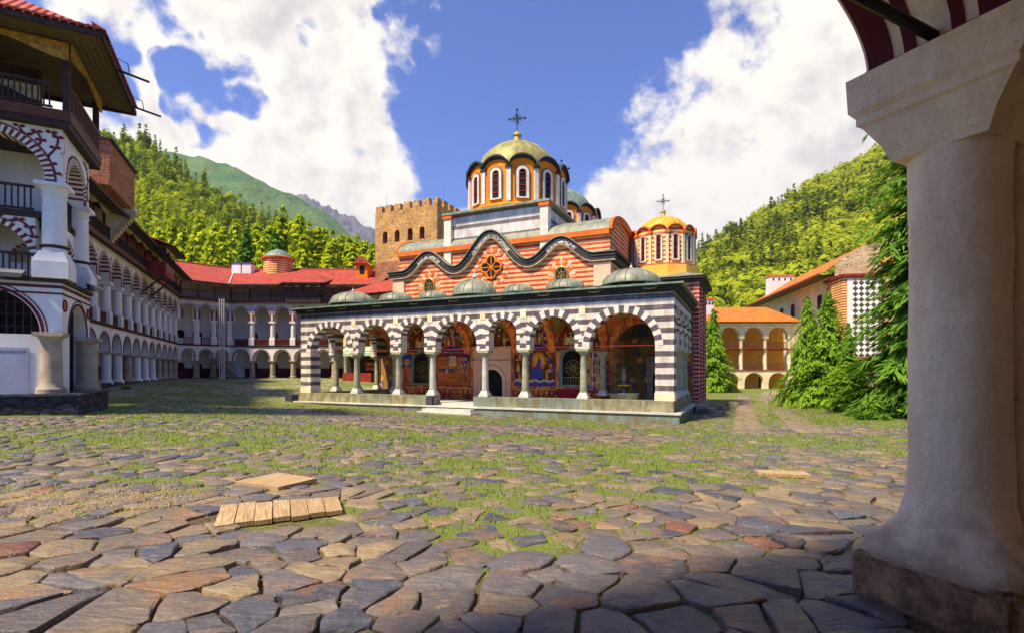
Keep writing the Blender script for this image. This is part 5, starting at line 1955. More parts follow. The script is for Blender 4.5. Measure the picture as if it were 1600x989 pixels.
def facet(root, T, rz, L, cols, rail='mid_wood', panel=None, stone_from=99, stone_set=(), top=True, seg=12, door_every=2, ext=0.0, skip0=False):
    """one straight length of galleried facade; T maps local (s, depth, z) to the root's space"""
    def inst(name, me, s_, d_, z_=0.0, parent=None, extra=0.0):
        x, y, z = T(s_, d_, z_)
        return put(name, me, parent or root, (x, y, z), rz + extra)
    P = T
    # ground arcade
    mids = [(cols[k] + cols[k + 1]) / 2 for k in range(len(cols) - 1)]
    hs = [(cols[k + 1] - cols[k]) / 2 for k in range(len(cols) - 1)]
    gops = [(m_, h_ - 0.36, -9, 3.02 + max(0, 4.25 - 3.02 - (h_ - 0.36))) for m_, h_ in zip(mids, hs)]
    mb = MB()
    arch_wall(mb, P, 0, L, 3.0, W2, 0.0, 0.6, gops, 0, (0, 0), seg)
    mb.obj('arcade_wall', ['white'], root)
    for (c, h_, zb, zs) in gops:
        m2 = MB()
        arc_band(m2, P, c, zs, h_ + 0.02, h_ + 0.10, -0.02, 0.01, 10, (0,), 3.02)
        arc_band(m2, P, c, zs, h_ + 0.15, h_ + 0.19, -0.02, 0.01, 10, (0,), 3.02)
        m2.obj('archivolt', 'maroon', root)
    MB(P).box(0, L, -0.10, -0.003, W2 - 0.12, W2 - 0.03).obj('string_course', 'maroon', root)
    MB(P).box(0, L, -0.16, 0.6, W2 - 0.028, W2 + 0.06).obj('gallery_sill', 'dark_wood', root)
    # upper arcade
    uops = [(m_, h_ - 0.34, -9, 7.92 + max(0, 9.62 - 7.92 - (h_ - 0.34))) for m_, h_ in zip(mids, hs)]
    mb = MB()
    arch_wall(mb, P, 0, L, 7.9, W3, 0.0, 0.62, uops, 0, (1, 2), 22)
    mb.obj('arcade_wall', ['white', 'white_vous', 'brick_stripe'], root)
    for (c, h_, zb, zs) in uops:
        m2 = MB()
        arc_band(m2, P, c, zs, h_, h_ + 0.17, -0.025, 0.01, 25, (0, 1), 7.95)
        arc_band(m2, P, c, zs, h_ + 0.2, h_ + 0.24, -0.02, 0.01, 12, (0,), 7.95)
        m2.obj('archivolt', ['brick_stripe', 'white_vous'], root)
    for c in cols:
        m2 = MB()
        m2.prism([(c - 0.16, 9.1), (c, 8.75), (c + 0.16, 9.1), (c + 0.3, 9.75), (c - 0.3, 9.75)], lambda p, q, t: P(p, t, q), -0.012, 0.005)
        m2.obj('scroll_panel', 'scroll_red', root)
    for k, c in enumerate(cols):
        if skip0 and k == 0:
            continue
        inst('column', gcol_stone if (k >= stone_from or k in stone_set) else gcol_white, c, 0.3)
        inst('column', ucol, c, 0.3)
    for m_, h_ in zip(mids, hs):
        inst('railing', railing_mesh(2 * h_ - 0.68, 0.85, 0.14, rail, panel), m_, 0.2, W2 + 0.06)
    # back walls, floors
    mb = MB(P)
    mb.box(-ext, L + ext, 3.6, 4.0, WF - 0.8, 13.2, 0)
    mb.obj('back_wall', 'white', root)
    MB(P).box(0, L, 3.585, 3.597, WF, WF + 1.25).obj('dado', 'maroon', root)
    MB(P).box(0, L, 0.603, 3.595, W2 - 0.15, W2 + 0.05).obj('gallery_floor', 'mid_wood', root)
    MB(P).box(0, L, -0.1, 3.595, WF - 1.6, WF).obj('arcade_floor', 'schist_wall', root)
    # openings in the back wall
    for k, (m_, h_) in enumerate(zip(mids, hs)):
        for lev, hh in ((WF, 1.9), (W2, 1.9)):
            w_ = 0.42 if (k + int(lev)) % door_every else 0.3
            zb = lev if (k + int(lev)) % door_every else lev + 0.95
            m2 = MB()
            arc_band(m2, P, m_, lev + hh - w_, w_, w_ + 0.1, 3.53, 3.583, 8, (0,), zb)
            d_ = m2.obj('door' if w_ > 0.35 else 'window', 'maroon', root)
            poly = [(m_ - w_, zb), (m_ + w_, zb)] + [(m_ + w_ * math.cos(a), lev + hh - w_ + w_ * math.sin(a)) for a in np.linspace(0, PI, 9)]
            m3 = MB()
            m3.prism(poly, lambda p, q, t: P(p, t, q), 3.555, 3.582)
            m3.obj('panel', 'red_wood' if w_ > 0.35 and k % 3 == 0 else 'dark', d_)
    if not top:
        return
    # timber gallery under the eaves
    MB(P).box(0, L, -0.42, 3.595, W3 + 0.002, W3 + 0.2).obj('timber_floor', 'dark_wood', root)
    MB(P).box(0, L, -0.47, -0.423, W3 - 0.08, W3 + 0.24).obj('fascia_board', 'mid_wood', root)
    for m_, h_ in zip(mids, hs):
        inst('railing', railing_mesh(2 * h_ - 0.14, 0.95, 0.16, 'dark_wood'), m_, -0.34, W3 + 0.2)
    post = MB().box(-0.07, 0.07, -0.07, 0.07, W3 + 0.2, 12.55).mesh('post', 'dark_wood')
    for c in cols[1 if skip0 else 0:]:
        inst('post', post, c, -0.33)
    mb = MB()
    for k in range(len(mids)):
        fringe(mb, P, cols[k], cols[k + 1], -0.42, 12.6, 0.5, 1)
    mb.obj('carved_fringe', 'cream_trim', root)
    MB(P).box(0, L, -0.40, -0.25, 12.6, 12.72).obj('wall_plate', 'dark_wood', root)


def offs(poly, d):
    """offset a polyline to its left by d with mitred joints"""
    out = []
    n = len(poly)
    for i in range(n):
        ns = []
        for a, b_ in ((i - 1, i), (i, i + 1)):
            if 0 <= a and b_ < n:
                dx, dy = poly[b_][0] - poly[a][0], poly[b_][1] - poly[a][1]
                l_ = math.hypot(dx, dy)
                ns.append((-dy / l_, dx / l_))
        if len(ns) == 1:
            nx_, ny_ = ns[0]
            out.append((poly[i][0] + nx_ * d, poly[i][1] + ny_ * d))
        else:
            mx_, my_ = ns[0][0] + ns[1][0], ns[0][1] + ns[1][1]
            k = 2 / (mx_ * mx_ + my_ * my_)
            out.append((poly[i][0] + mx_ * k * d, poly[i][1] + my_ * k * d))
    return out


def roof_run(root, line, lo, prof, mat='roof_red', soff=True, start=0, name='roof'):
    """tiled roof over a polyline: prof = [(offset, z)...]; lo = root location"""
    rings = [offs(line, d) for d, z in prof]
    mb = MB()
    for i in range(start, len(line) - 1):
        for k in range(len(prof) - 1):
            q = []
            for (r_, ii, z) in ((rings[k], i, prof[k][1]), (rings[k], i + 1, prof[k][1]), (rings[k + 1], i + 1, prof[k + 1][1]), (rings[k + 1], i, prof[k + 1][1])):
                q.append((r_[ii][0] - lo[0], r_[ii][1] - lo[1], z))
            dx, dy = line[i + 1][0] - line[i][0], line[i + 1][1] - line[i][1]
            l_ = math.hypot(dx, dy)
            ux, uy = dx / l_, dy / l_
            sl = math.hypot(prof[k + 1][0] - prof[k][0], prof[k + 1][1] - prof[k][1])
            uv = [((p[0] * ux + p[1] * uy), 0 if j < 2 else sl) for j, p in enumerate(q)]
            mb.add(q, [(0, 1, 2, 3)], 0, uv)
    ro = mb.obj(name, mat, root)
    if soff:
        mb = MB()
        for i in range(start, len(line) - 1):
            a0 = offs(line, prof[0][0] + 0.02)
            a1 = offs(line, 0.3)
            z0, z1 = prof[0][1] - 0.1, prof[0][1] + 0.12
            q = [(a0[i][0] - lo[0], a0[i][1] - lo[1], z0), (a0[i + 1][0] - lo[0], a0[i + 1][1] - lo[1], z0), (a1[i + 1][0] - lo[0], a1[i + 1][1] - lo[1], z1), (a1[i][0] - lo[0], a1[i][1] - lo[1], z1)]
            uv = [(0, 0), (0, 20), (1.6, 20), (1.6, 0)]
            mb.add(q, [(0, 1, 2, 3)], 0, uv)
        mb.obj('soffit', 'soffit', root)
        e = offs(line, prof[0][0])
        mb = MB()
        for i in range(start, len(line) - 1):
            mb.bar((e[i][0] - lo[0], e[i][1] - lo[1], prof[0][1] - 0.04), (e[i + 1][0] - lo[0], e[i + 1][1] - lo[1], prof[0][1] - 0.04), 0.1, 0.16)
        mb.obj('eave_board', 'dark_wood', root)
    return ro


Q0, C1, C2, C3 = (-22.3, 22.4), (-39.6, 61.0), (-35.75, 65.0), (-9.5, 65.4)
LINE = [Q0, C1, C2, C3]
EAVE = [(-1.4, 12.35), (5.5, 15.6)]
BACK = [(5.5, 15.6), (12.0, 12.4)]

# the long side
d0 = (C1[0] - Q0[0], C1[1] - Q0[1])
L0 = math.hypot(*d0)
a_long = math.atan2(d0[1], d0[0])
lw = thing('arcaded_wing', 'long white wing with two tiers of arcades and dark timber gallery, in shade', 'building', (Q0[0], Q0[1], 0), a_long)
pitch = 2.816
s_first = math.hypot(-27.5 - Q0[0], 34 - Q0[1])
colsL = [s_first + k * pitch for k in range(-4, 11)]
facet(lw, P_xy, 0.0, L0 - 0.3, colsL, stone_from=11, stone_set=(4, 7), seg=12, rail='mid_wood', panel='red_wood')
lr = MB()
# roof in local coordinates (mitred to the end wing)
def to_local(p):
    dx, dy = p[0] - Q0[0], p[1] - Q0[1]
    return (dx * math.cos(a_long) + dy * math.sin(a_long), -dx * math.sin(a_long) + dy * math.cos(a_long))


for prof in (EAVE, BACK):
    r0, r1 = offs(LINE, prof[0][0]), offs(LINE, prof[1][0])
    q = [to_local(r0[0]) + (prof[0][1],), to_local(r0[1]) + (prof[0][1],), to_local(r1[1]) + (prof[1][1],), to_local(r1[0]) + (prof[1][1],)]
    lr.add(q, [(0, 1, 2, 3)], 0, [(q[0][0], 0), (q[1][0], 0), (q[2][0], 7.6), (q[3][0], 7.6)])
lr_o = lr.obj('roof', 'roof_red', lw)
r0, r1 = offs(LINE, -1.38), offs(LINE, 0.3)
q = [to_local(r0[0]) + (12.24,), to_local(r0[1]) + (12.24,), to_local(r1[1]) + (12.72,), to_local(r1[0]) + (12.72,)]
MB().add(q, [(0, 1, 2, 3)], 0, [(0, 0), (0, 30), (1.7, 30), (1.7, 0)]).obj('soffit', 'soffit', lw)
e0, e1 = to_local(offs(LINE, -1.42)[0]), to_local(offs(LINE, -1.42)[1])
MB().bar((e0[0], e0[1], 12.3), (e1[0], e1[1], 12.3), 0.1, 0.18).obj('eave_board', 'dark_wood', lw)
# white fire wall with scalloped edge, and the brick stack over it
s_f = s_first + 1.3
mb = MB()
mb.prism([(0.5, 10.3), (-0.1, 10.3), (-1.75, 12.75), (-1.75, 13.1), (0.5, 13.1)], lambda p, q, t: (t, p, q), s_f, s_f + 0.5)
fw = mb.obj('fire_wall', 'warm_white', lw)
mb = MB()
for k in range(11):
    t = (k + 0.5) / 11
    mb.tube([(s_f - 0.06, -0.1 - 1.65 * t, 10.3 + 2.45 * t), (s_f + 0.56, -0.1 - 1.65 * t, 10.3 + 2.45 * t)], 0.15, 8)
mb.obj('scalloped_edge', 'cream_trim', fw)
MB().box(s_f - 5.2, s_f + 0.5, -1.6, 0.6, 12.9, 15.6).obj('brick_stack', 'brickwall', lw)
MB().box(s_f - 5.4, s_f + 0.65, -1.78, 0.7, 15.602, 15.72).obj('stack_cap', 'dark_stone', lw)
# timber oriel with its own tiled roof
s_o = s_first + 4.75 * pitch
w_o = 1.9
od = -1.75
MB().box(s_o - w_o, s_o + w_o, od, -0.48, W3 - 0.15, W3 + 0.15).obj('oriel_floor', 'red_wood', lw)
mb = MB()
mb.box(s_o - w_o, s_o + w_o, od - 0.03, od + 0.03, W3 + 0.152, W3 + 0.95)
mb.box(s_o - w_o - 0.03, s_o - w_o + 0.03, od, -0.48, W3 + 0.152, W3 + 0.95)
mb.box(s_o + w_o - 0.03, s_o + w_o + 0.03, od, -0.48, W3 + 0.152, W3 + 0.95)
orp = mb.obj('oriel_panel', 'red_wood', lw)
mb = MB()
for k in range(4):
    x = s_o - w_o + 0.5 + k * 0.93
    for sg in (-1, 1):
        mb.tube([(x, od - 0.05, W3 + 0.25), (x + sg * 0.25, od - 0.06, W3 + 0.5), (x + sg * 0.1, od - 0.06, W3 + 0.75), (x, od - 0.05, W3 + 0.6)], 0.03, 4)
mb.obj('carving', 'cream_trim', orp)
for x in (s_o - w_o, s_o - w_o / 3, s_o + w_o / 3, s_o + w_o):
    MB().box(x - 0.06, x + 0.06, od - 0.06, od + 0.06, W3 + 0.952, 12.5).obj('post', 'dark_wood', lw)
for x in (s_o - w_o * 0.8, s_o + w_o * 0.8):
    MB().bar((x, -0.05, W3 - 1.7), (x, od + 0.15, W3 - 0.16), 0.13, 0.13).obj('strut', 'dark_wood', lw)
mb = MB()
e = 0.9
z0, z1 = 12.5, 13.75
mb.add([(s_o - w_o - e, od - e, z0), (s_o + w_o + e, od - e, z0), (s_o + w_o + e, 1.5, z0 + 1.35), (s_o - w_o - e, 1.5, z0 + 1.35), (s_o, 1.8, 14.5)],
       [(0, 1, 4), (1, 2, 4), (0, 4, 3)], 0, [(0, 0), (5.6, 0), (8, 4), (-2, 4), (2.8, 4.2)])
mb.obj('oriel_roof', 'roof_red', lw)
MB().add([(s_o - w_o - e, od - e, z0 - .06), (s_o + w_o + e, od - e, z0 - .06), (s_o + w_o + e, -0.4, z0 - .02), (s_o - w_o - e, -0.4, z0 - .02)], [(0, 1, 2, 3)], 0, [(0, 0), (0, 5), (2, 5), (2, 0)]).obj('soffit', 'soffit', lw)
mb = MB()
fringe(mb, P_xy, s_o - w_o, s_o + w_o, od - 0.12, 12.5, 0.5, 2)
mb.obj('carved_fringe', 'cream_trim', lw)

# the end wing facing the camera: two facets
ew = thing('arcaded_wing', 'white arcaded wing with red railings and red tiled roof beyond the lawn', 'building', (C1[0], C1[1], 0))
for (A_, B_, cs, rail, pan, sf) in ((C1, C2, [0.02, 1.85, 3.7, 5.53], 'red_wood', None, 0), (C2, C3, [0.02 + 2.6 * k for k in range(11)], 'mid_wood', 'red', 0)):
    dx, dy = B_[0] - A_[0], B_[1] - A_[1]
    L_ = math.hypot(dx, dy)
    ux, uy = dx / L_, dy / L_

    def T(s_, t, z, A_=A_, ux=ux, uy=uy):
        return (A_[0] - C1[0] + ux * s_ - uy * t, A_[1] - C1[1] + uy * s_ + ux * t, z)
    facet(ew, T, math.atan2(uy, ux), L_, cs, rail, pan, sf, seg=12, ext=2.4, skip0=True)
roof_run(ew, LINE, C1, EAVE, start=1)
roof_run(ew, LINE, C1, BACK, soff=False, start=1, name='back_roof')
rd = offs(LINE, 5.5)
for i in (1, 2):
    MB().tube([(rd[i][0] - C1[0], rd[i][1] - C1[1], 15.62), (rd[i + 1][0] - C1[0], rd[i + 1][1] - C1[1], 15.62)], 0.13, 8).obj('ridge_tiles', 'tile', ew)
ed = offs(LINE, -1.4)
for i in (1, 2):
    MB().tube([(ed[i][0] - C1[0], ed[i][1] - C1[1], 12.42), (rd[i][0] - C1[0], rd[i][1] - C1[1], 15.66)], 0.1, 6).obj('valley_flashing', 'marble', ew)
# small domed lantern, chimneys and dormer on the ridge
cx, cy = -32.0 - C1[0], 70.2 - C1[1]
m2 = MB().lathe([(1.9, 14.6), (1.9, 16.75)], cx, cy, 10)
ln_ = m2.obj('roof_lantern', 'redstripe_small', ew)
MB().lathe([(2.15, 16.75), (2.2, 16.95), (1.9, 17.05)], cx, cy, 20).obj('eave', 'orange_trim', ln_, 30)
MB().lathe([(1.9, 17.05), (1.6, 17.5), (1.0, 17.95), (0.3, 18.2), (0.05, 18.25)], cx, cy, 20).obj('dome', 'copper_green', ln_, 50)
for u_ in (372, 388):
    X = (u_ - 800) / 800 * 69
    m2 = MB().box(X - 0.6 - C1[0], X + 0.6 - C1[0], 68.5 - C1[1], 69.7 - C1[1], 14.2, 15.95)
    c_ = m2.obj('chimney', 'white', ew)
    MB().box(X - 0.7 - C1[0], X + 0.7 - C1[0], 68.4 - C1[1], 69.8 - C1[1], 15.952, 16.1).obj('chimney_cap', 'dark_stone', c_)
X = (567 - 800) / 800 * 67
mb = MB().box(X - 0.7 - C1[0], X + 0.7 - C1[0], 66.6 - C1[1], 69 - C1[1], 13.5, 15.6)
dm_ = mb.obj('dormer', 'orange', ew)
mb = MB()
mb.add([(X - 1.1 - C1[0], 66.2 - C1[1], 15.5), (X + 1.1 - C1[0], 66.2 - C1[1], 15.5), (X - C1[0], 66.2 - C1[1], 16.5), (X - 1.1 - C1[0], 69.5 - C1[1], 15.5), (X + 1.1 - C1[0], 69.5 - C1[1], 15.5), (X - C1[0], 69.5 - C1[1], 16.5)],
       [(0, 1, 2), (0, 2, 5, 3), (1, 4, 5, 2)], 0, [(0, 0), (2, 0), (1, 1), (0, 3), (2, 3), (1, 3)])
mb.obj('dormer_roof', 'roof_red', dm_)
MB().box(X - 0.3 - C1[0], X + 0.3 - C1[0], 66.56 - C1[1], 66.598 - C1[1], 14.2, 15.3).obj('window', 'dark', dm_)
# projecting timber bay with a hipped roof
for X0 in (-28.3,):
    x0, x1, yb = X0 - C1[0], X0 + 4.4 - C1[0], 65.5 - C1[1]
    mb = MB().box(x0, x1, yb - 1.6, yb - 0.5, W3 - 0.1, W3 + 1.1)
    mb.obj('bay_panel', 'dark_wood', ew)
    for x in np.linspace(x0, x1, 5):
        MB().box(x - 0.07, x + 0.07, yb - 1.6, yb - 1.46, W3 + 1.102, 12.6).obj('post', 'dark_wood', ew)
    mb = MB()
    mb.add([(x0 - 0.9, yb - 2.5, 12.5), (x1 + 0.9, yb - 2.5, 12.5), (x1 + 0.9, yb + 0.5, 13.4), (x0 - 0.9, yb + 0.5, 13.4), ((x0 + x1) / 2, yb + 1.8, 14.4)], [(0, 1, 4), (1, 2, 4), (3, 0, 4)], 0,
           [(0, 0), (6.2, 0), (8, 3), (-2, 3), (3, 4)])
    mb.obj('bay_roof', 'roof_red', ew)
    mb = MB()
    fringe(mb, P_xy, x0, x1, yb - 1.75, 12.55, 0.5, 3)
    mb.obj('carved_fringe', 'cream_trim', ew)

# grey stair and three tall poles before the end wing
sp = px_at(349, 589, 62.3)
st = thing('metal_stair', 'grey sloping stair ramp leaning into the end arcade', 'stairs', (sp.x, 62.3, gz(sp.x, 62.3)), 0.0)
mb = MB()
for k in range(9):
    mb.box(-1.7 + k * 0.32, -1.3 + k * 0.32 + 0.1, 0.0, 0.9, 2.4 - k * 0.27, 2.47 - k * 0.27)
mb.obj('tread', 'steel', st)
for y in (0.0, 0.9):
    m2 = MB()
    m2.bar((-1.8, y, 2.5), (1.45, y, -0.05), 0.06, 0.22)
    m2.obj('stringer', 'steel', st)
    m2 = MB()
    m2.bar((-1.8, y, 3.3), (1.3, y, 0.85), 0.05, 0.05)
    for k in range(4):
        m2.bar((-1.7 + k * 0.95, y, 2.4 - k * 0.75), (-1.7 + k * 0.95, y, 3.25 - k * 0.75), 0.04, 0.04)
    m2.obj('handrail', 'steel', st)
for k, u_ in enumerate((343, 346.6, 350)):
    p = px_at(u_, 585, 62.0)
    g0 = gz(p.x, 62.0)
    po = MB().lathe([(0.16, -0.1), (0.16, 0.06), (0.06, 0.12), (0.055, 9.4), (0.075, 9.45), (0.02, 9.6)], n=8).obj('flag_pole', 'white', None, 40)
    po.location = (p.x, 62.0, g0)
    tag(po, 'thin white pole, one of three standing before the end arcade', 'pole', 'three poles in front of the end arcade')

# ------------------------------------------------------------------ near left block
pv = thing('corner_block', 'tall white corner block with giant column, scrollwork arches and overhanging timber loft', 'building', (PA[0], PA[1], 0), math.atan2(0.46, 0.888))
MB().box(-9, 0.62, -0.62, 3.9, -0.6, 0.72).obj('plinth', 'schist_wall', pv)
MB().box(-9, 0.70, -0.70, 3.95, 0.722, 0.8).obj('plinth_slab', 'dark_stone', pv)
PR = lambda s_, t, z: (-t, s_, z)         # right face: s along depth, t inwards
YB = 3.75
mb = MB()
arch_wall(mb, P_xy, -9, 0, WF, W2, 0.0, 0.6, [(-2.2, 1.58, 2.95, 3.0)], 0, (0, 0), 20)
mb.obj('front_wall', 'white', pv)
mb = MB()
arch_wall(mb, PR, 0.603, YB, WF, W2, 0.0, 0.6, [(2.05, 1.15, -9, 3.05)], 0, (0, 0), 18)
mb.obj('side_wall', 'white', pv)
for P, c, h_, zs in ((P_xy, -2.2, 1.58, 3.0), (PR, 2.05, 1.15, 3.05)):
    m2 = MB()
    arc_band(m2, P, c, zs, h_ + 0.03, h_ + 0.13, -0.02, 0.01, 24, (0,))
    arc_band(m2, P, c, zs, h_ + 0.19, h_ + 0.23, -0.02, 0.01, 24, (0,))
    m2.obj('archivolt', 'maroon', pv)
lat = MB()
for k in range(14):
    x = -3.7 + k * 0.23
    lat.bar((x, 0.3, 2.95), (x, 0.3, 4.55), 0.03, 0.03)
for z in (3.25, 3.7, 4.1):
    lat.bar((-3.8, 0.3, z), (-0.6, 0.3, z), 0.03, 0.03)
lat.obj('lattice', 'dark_wood', pv)
MB().box(-8.8, -0.3, 2.6, 2.7, WF, W2 - 0.05).obj('back_wall', 'dark', pv)
m2 = MB()
m2.box(-2.3, -1.0, -0.03, -0.002, WF, 2.35)
dr = m2.obj('door', 'grey_door', pv)
m2 = MB()
m2.box(-2.4, -0.92, -0.05, -0.031, 2.352, 2.46)
m2.box(-0.99, -0.92, -0.05, -0.002, WF, 2.35)
m2.obj('frame', 'grey_door', dr)
for (x, y) in ((-0.3, -0.02), (0.06, 3.2)):
    m2 = MB().lathe([(0.44, WF - 0.02), (0.44, WF + 0.16), (0.36, WF + 0.24), (0.33, WF + 0.4), (0.31, 2.75), (0.35, 2.8), (0.39, 2.88)], x, y, 20)
    m2.box(x - 0.43, x + 0.43, y - 0.43, y + 0.43, 2.88, 3.02)
    m2.obj('column', 'stone_col', pv, 35)
for yy in (0.28, 3.45):
    m2 = MB()
    m2.tube([(0.015, yy + 0.2 * math.cos(a), 4.05 + 0.2 * math.sin(a)) for a in np.linspace(0, 2 * PI, 17)], 0.035, 5)
    rs = m2.obj('rosette', 'maroon', pv)
    MB().prism([(yy + 0.1 * math.cos(a), 4.05 + 0.1 * math.sin(a)) for a in np.linspace(0, 2 * PI, 9)[:-1]], lambda p, q, t: (t, p, q), 0.003, 0.03).obj('boss', 'orange_trim', rs)
# floor band
for z0, z1, o, mt in ((W2 - 0.42, W2 - 0.36, 0.03, 'maroon'), (W2 - 0.2, W2 - 0.1, 0.04, 'maroon'), (W2 + 0.002, W2 + 0.14, 0.12, 'dark_wood')):
    m2 = MB()
    m2.box(-9, o, -o, 0.5 if z0 > W2 else -0.003, z0, z1)
    m2.box(0.003 if z0 < W2 else -0.5, o, -0.002 if z0 < W2 else 0.5, YB, z0, z1)
    m2.obj('string_course', mt, pv)
# giant columns
gc = MB()
gc.box(-0.52, 0.52, -0.52, 0.52, W2 + 0.14, W2 + 0.75)
gc.add([(-.52, -.52, W2 + .75), (.52, -.52, W2 + .75), (.52, .52, W2 + .75), (-.52, .52, W2 + .75)] + [(0.36 * c, 0.36 * s_, W2 + 1.15) for c, s_ in ((-1, -1), (1, -1), (1, 1), (-1, 1))], [(0, 1, 5, 4), (1, 2, 6, 5), (2, 3, 7, 6), (3, 0, 4, 7), (4, 5, 6, 7)])
gc.lathe([(0.38, W2 + 0.9), (0.37, W2 + 1.3), (0.345, 8.05), (0.38, 8.07), (0.38, 8.12), (0.345, 8.14), (0.36, 8.25), (0.46, 8.38)], n=28)
gc.box(-0.48, 0.48, -0.48, 0.48, 8.38, 8.52)
gc_me = gc.mesh('giant_column', 'white', 35)
rg = MB().lathe([(0.385, W2 + 1.28), (0.42, W2 + 1.31), (0.42, W2 + 1.37), (0.385, W2 + 1.4)], n=28).mesh('ring', 'dark_wood', 40)
for (x, y) in ((-0.28, 0.28), (-0.3, 3.35), (-4.3, 0.28)):
    o = put('giant_column', gc_me, pv, (x, y, 0))
    put('ring', rg, o)
# upper arches over the giant columns
mb = MB()
arch_wall(mb, P_xy, -9, 0, 8.522, 10.55, 0.02, 0.70, [(-2.1, 1.62, -9, 8.56)], 0, (1, 2), 40)
mb.obj('front_wall', ['white', 'white_vous', 'brick_stripe'], pv)
mb = MB()
arch_wall(mb, PR, 0.703, YB, 8.522, 10.55, 0.02, 0.70, [(1.85, 1.08, -9, 8.75)], 0, (1, 2), 34)
mb.obj('side_wall', ['white', 'white_vous', 'brick_stripe'], pv)
for P, c, h_, zs, n_ in ((P_xy, -2.1, 1.62, 8.56, 61), (PR, 1.85, 1.08, 8.75, 45)):
    m2 = MB()
    arc_band(m2, P, c, zs, h_, h_ + 0.26, -0.01, 0.03, n_, (0, 1), 8.53)
    arc_band(m2, P, c, zs, h_ + 0.28, h_ + 0.33, -0.012, 0.03, 30, (0,), 8.53)
    m2.obj('archivolt', ['brick_stripe', 'white_vous'], pv)


def scroll(P, pts, name='scrollwork', r=0.035):
    """painted tendril as a thin raised ribbon with leaf curls"""
    m_ = MB()
    pts = [Vector((p[0], p[1])) for p in pts]
    path = []
    for k in range(len(pts) - 1):
        for q in range(6):
            t = q / 6
            p0, p1 = pts[max(k - 1, 0)], pts[k]
            p2, p3 = pts[k + 1], pts[min(k + 2, len(pts) - 1)]
            path.append(0.5 * ((2 * p1) + (p2 - p0) * t + (2 * p0 - 5 * p1 + 4 * p2 - p3) * t * t + (3 * p1 - p0 - 3 * p2 + p3) * t ** 3))
    path.append(pts[-1])
    for k in range(len(path) - 1):
        a, b_ = path[k], path[k + 1]
        d = (b_ - a)
        nn = Vector((-d.y, d.x)).normalized() * r
        m_.prism([tuple(a - nn), tuple(b_ - nn), tuple(b_ + nn), tuple(a + nn)], lambda p, q, t: P(p, t, q), 0.0, 0.03)
    for k in range(0, len(pts)):
        for sg in (-1, 1):
            c = pts[k] + Vector((sg * 0.09, 0.05))
            m_.prism([(c.x + 0.085 * math.cos(a), c.y + 0.06 * math.sin(a)) for a in np.linspace(0, 2 * PI, 8)[:-1]], lambda p, q, t: P(p, t, q), 0.004, 0.028)
    return m_.obj(name, 'brick_stripe', pv)


scroll(P_xy, [(-1.2, 10.4), (-1.0, 10.15), (-0.72, 10.3), (-0.6, 10.0), (-0.75, 9.7), (-0.5, 9.45), (-0.2, 9.8), (-0.12, 10.2), (-0.3, 10.35)])
scroll(P_xy, [(-0.5, 9.45), (-0.3, 9.2), (-0.18, 8.85)])
scroll(PR, [(0.15, 8.8), (0.25, 9.2), (0.15, 9.6), (0.35, 9.95), (0.2, 10.3)])
scroll(PR, [(3.5, 8.9), (3.4, 9.4), (3.55, 9.8), (3.3, 10.2), (3.0, 10.3)])
# recessed middle tier: low arches, beam, railings
mb = MB()
arch_wall(mb, P_xy, -9, -0.85, 5.55, 7.25, 0.35, 0.75, [(-2.4, 1.45, -9, 5.6)], 0, (1, 2), 30)
mb.obj('mid_wall', ['white', 'white_vous', 'brick_stripe'], pv)
mb = MB()
arch_wall(mb, PR, 0.85, YB, 5.6, 7.25, 0.35, 0.75, [(1.95, 0.98, -9, 5.75)], 0, (1, 2), 26)
mb.obj('mid_wall', ['white', 'white_vous', 'brick_stripe'], pv)
for P, c, h_, zs, n_ in ((P_xy, -2.4, 1.45, 5.6, 41), (PR, 1.95, 0.98, 5.75, 31)):
    m2 = MB()
    arc_band(m2, P, c, zs, h_, h_ + 0.22, 0.32, 0.36, n_, (0, 1), 5.6)
    m2.obj('archivolt', ['brick_stripe', 'white_vous'], pv)
scroll(lambda s_, t, z: (s_, t + 0.32, z), [(-2.6, 7.17), (-2.3, 7.13), (-1.9, 7.18), (-1.6, 7.02), (-1.3, 7.1), (-1.0, 6.85), (-0.9, 6.5)])
MB().box(-9, -0.35, 0.3, 2.6, 7.252, 7.5).obj('mid_floor', 'dark_wood', pv)
MB().box(-0.8, -0.3, 2.603, YB, 7.252, 7.5).obj('mid_floor', 'dark_wood', pv)
for (x, y, L_, rz, z) in ((-2.4, 0.4, 3.0, 0, 7.5), (-2.4, 0.3, 2.9, 0, W2 + 0.14), (-0.4, 1.9, 1.9, PI / 2, 7.5), (-0.25, 1.9, 1.9, PI / 2, W2 + 0.14)):
    put('railing', railing_mesh(L_, 0.95, 0.17, 'dark_wood'), pv, (x, y, z), rz)
# inner structure seen through the arches
MB().box(-9, -0.1, YB + 0.01, YB + 0.3, W2 + 0.2, 10.5).obj('back_wall', 'white', pv)
mb = MB()
arch_wall(mb, P_xy, -9, -0.9, W2 + 0.2, 10.4, 2.3, 2.7, [(-3.3, 0.75, W2 + 1.0, 6.0), (-1.6, 0.55, W2 + 1.0, 6.1)], 0, (1, 2), 20)
mb.obj('inner_wall', ['white', 'white_vous', 'brick_stripe'], pv)
MB().box(-8.9, -0.98, 0.96, 2.29, 10.2, 10.3).obj('ceiling', 'dark_wood', pv)
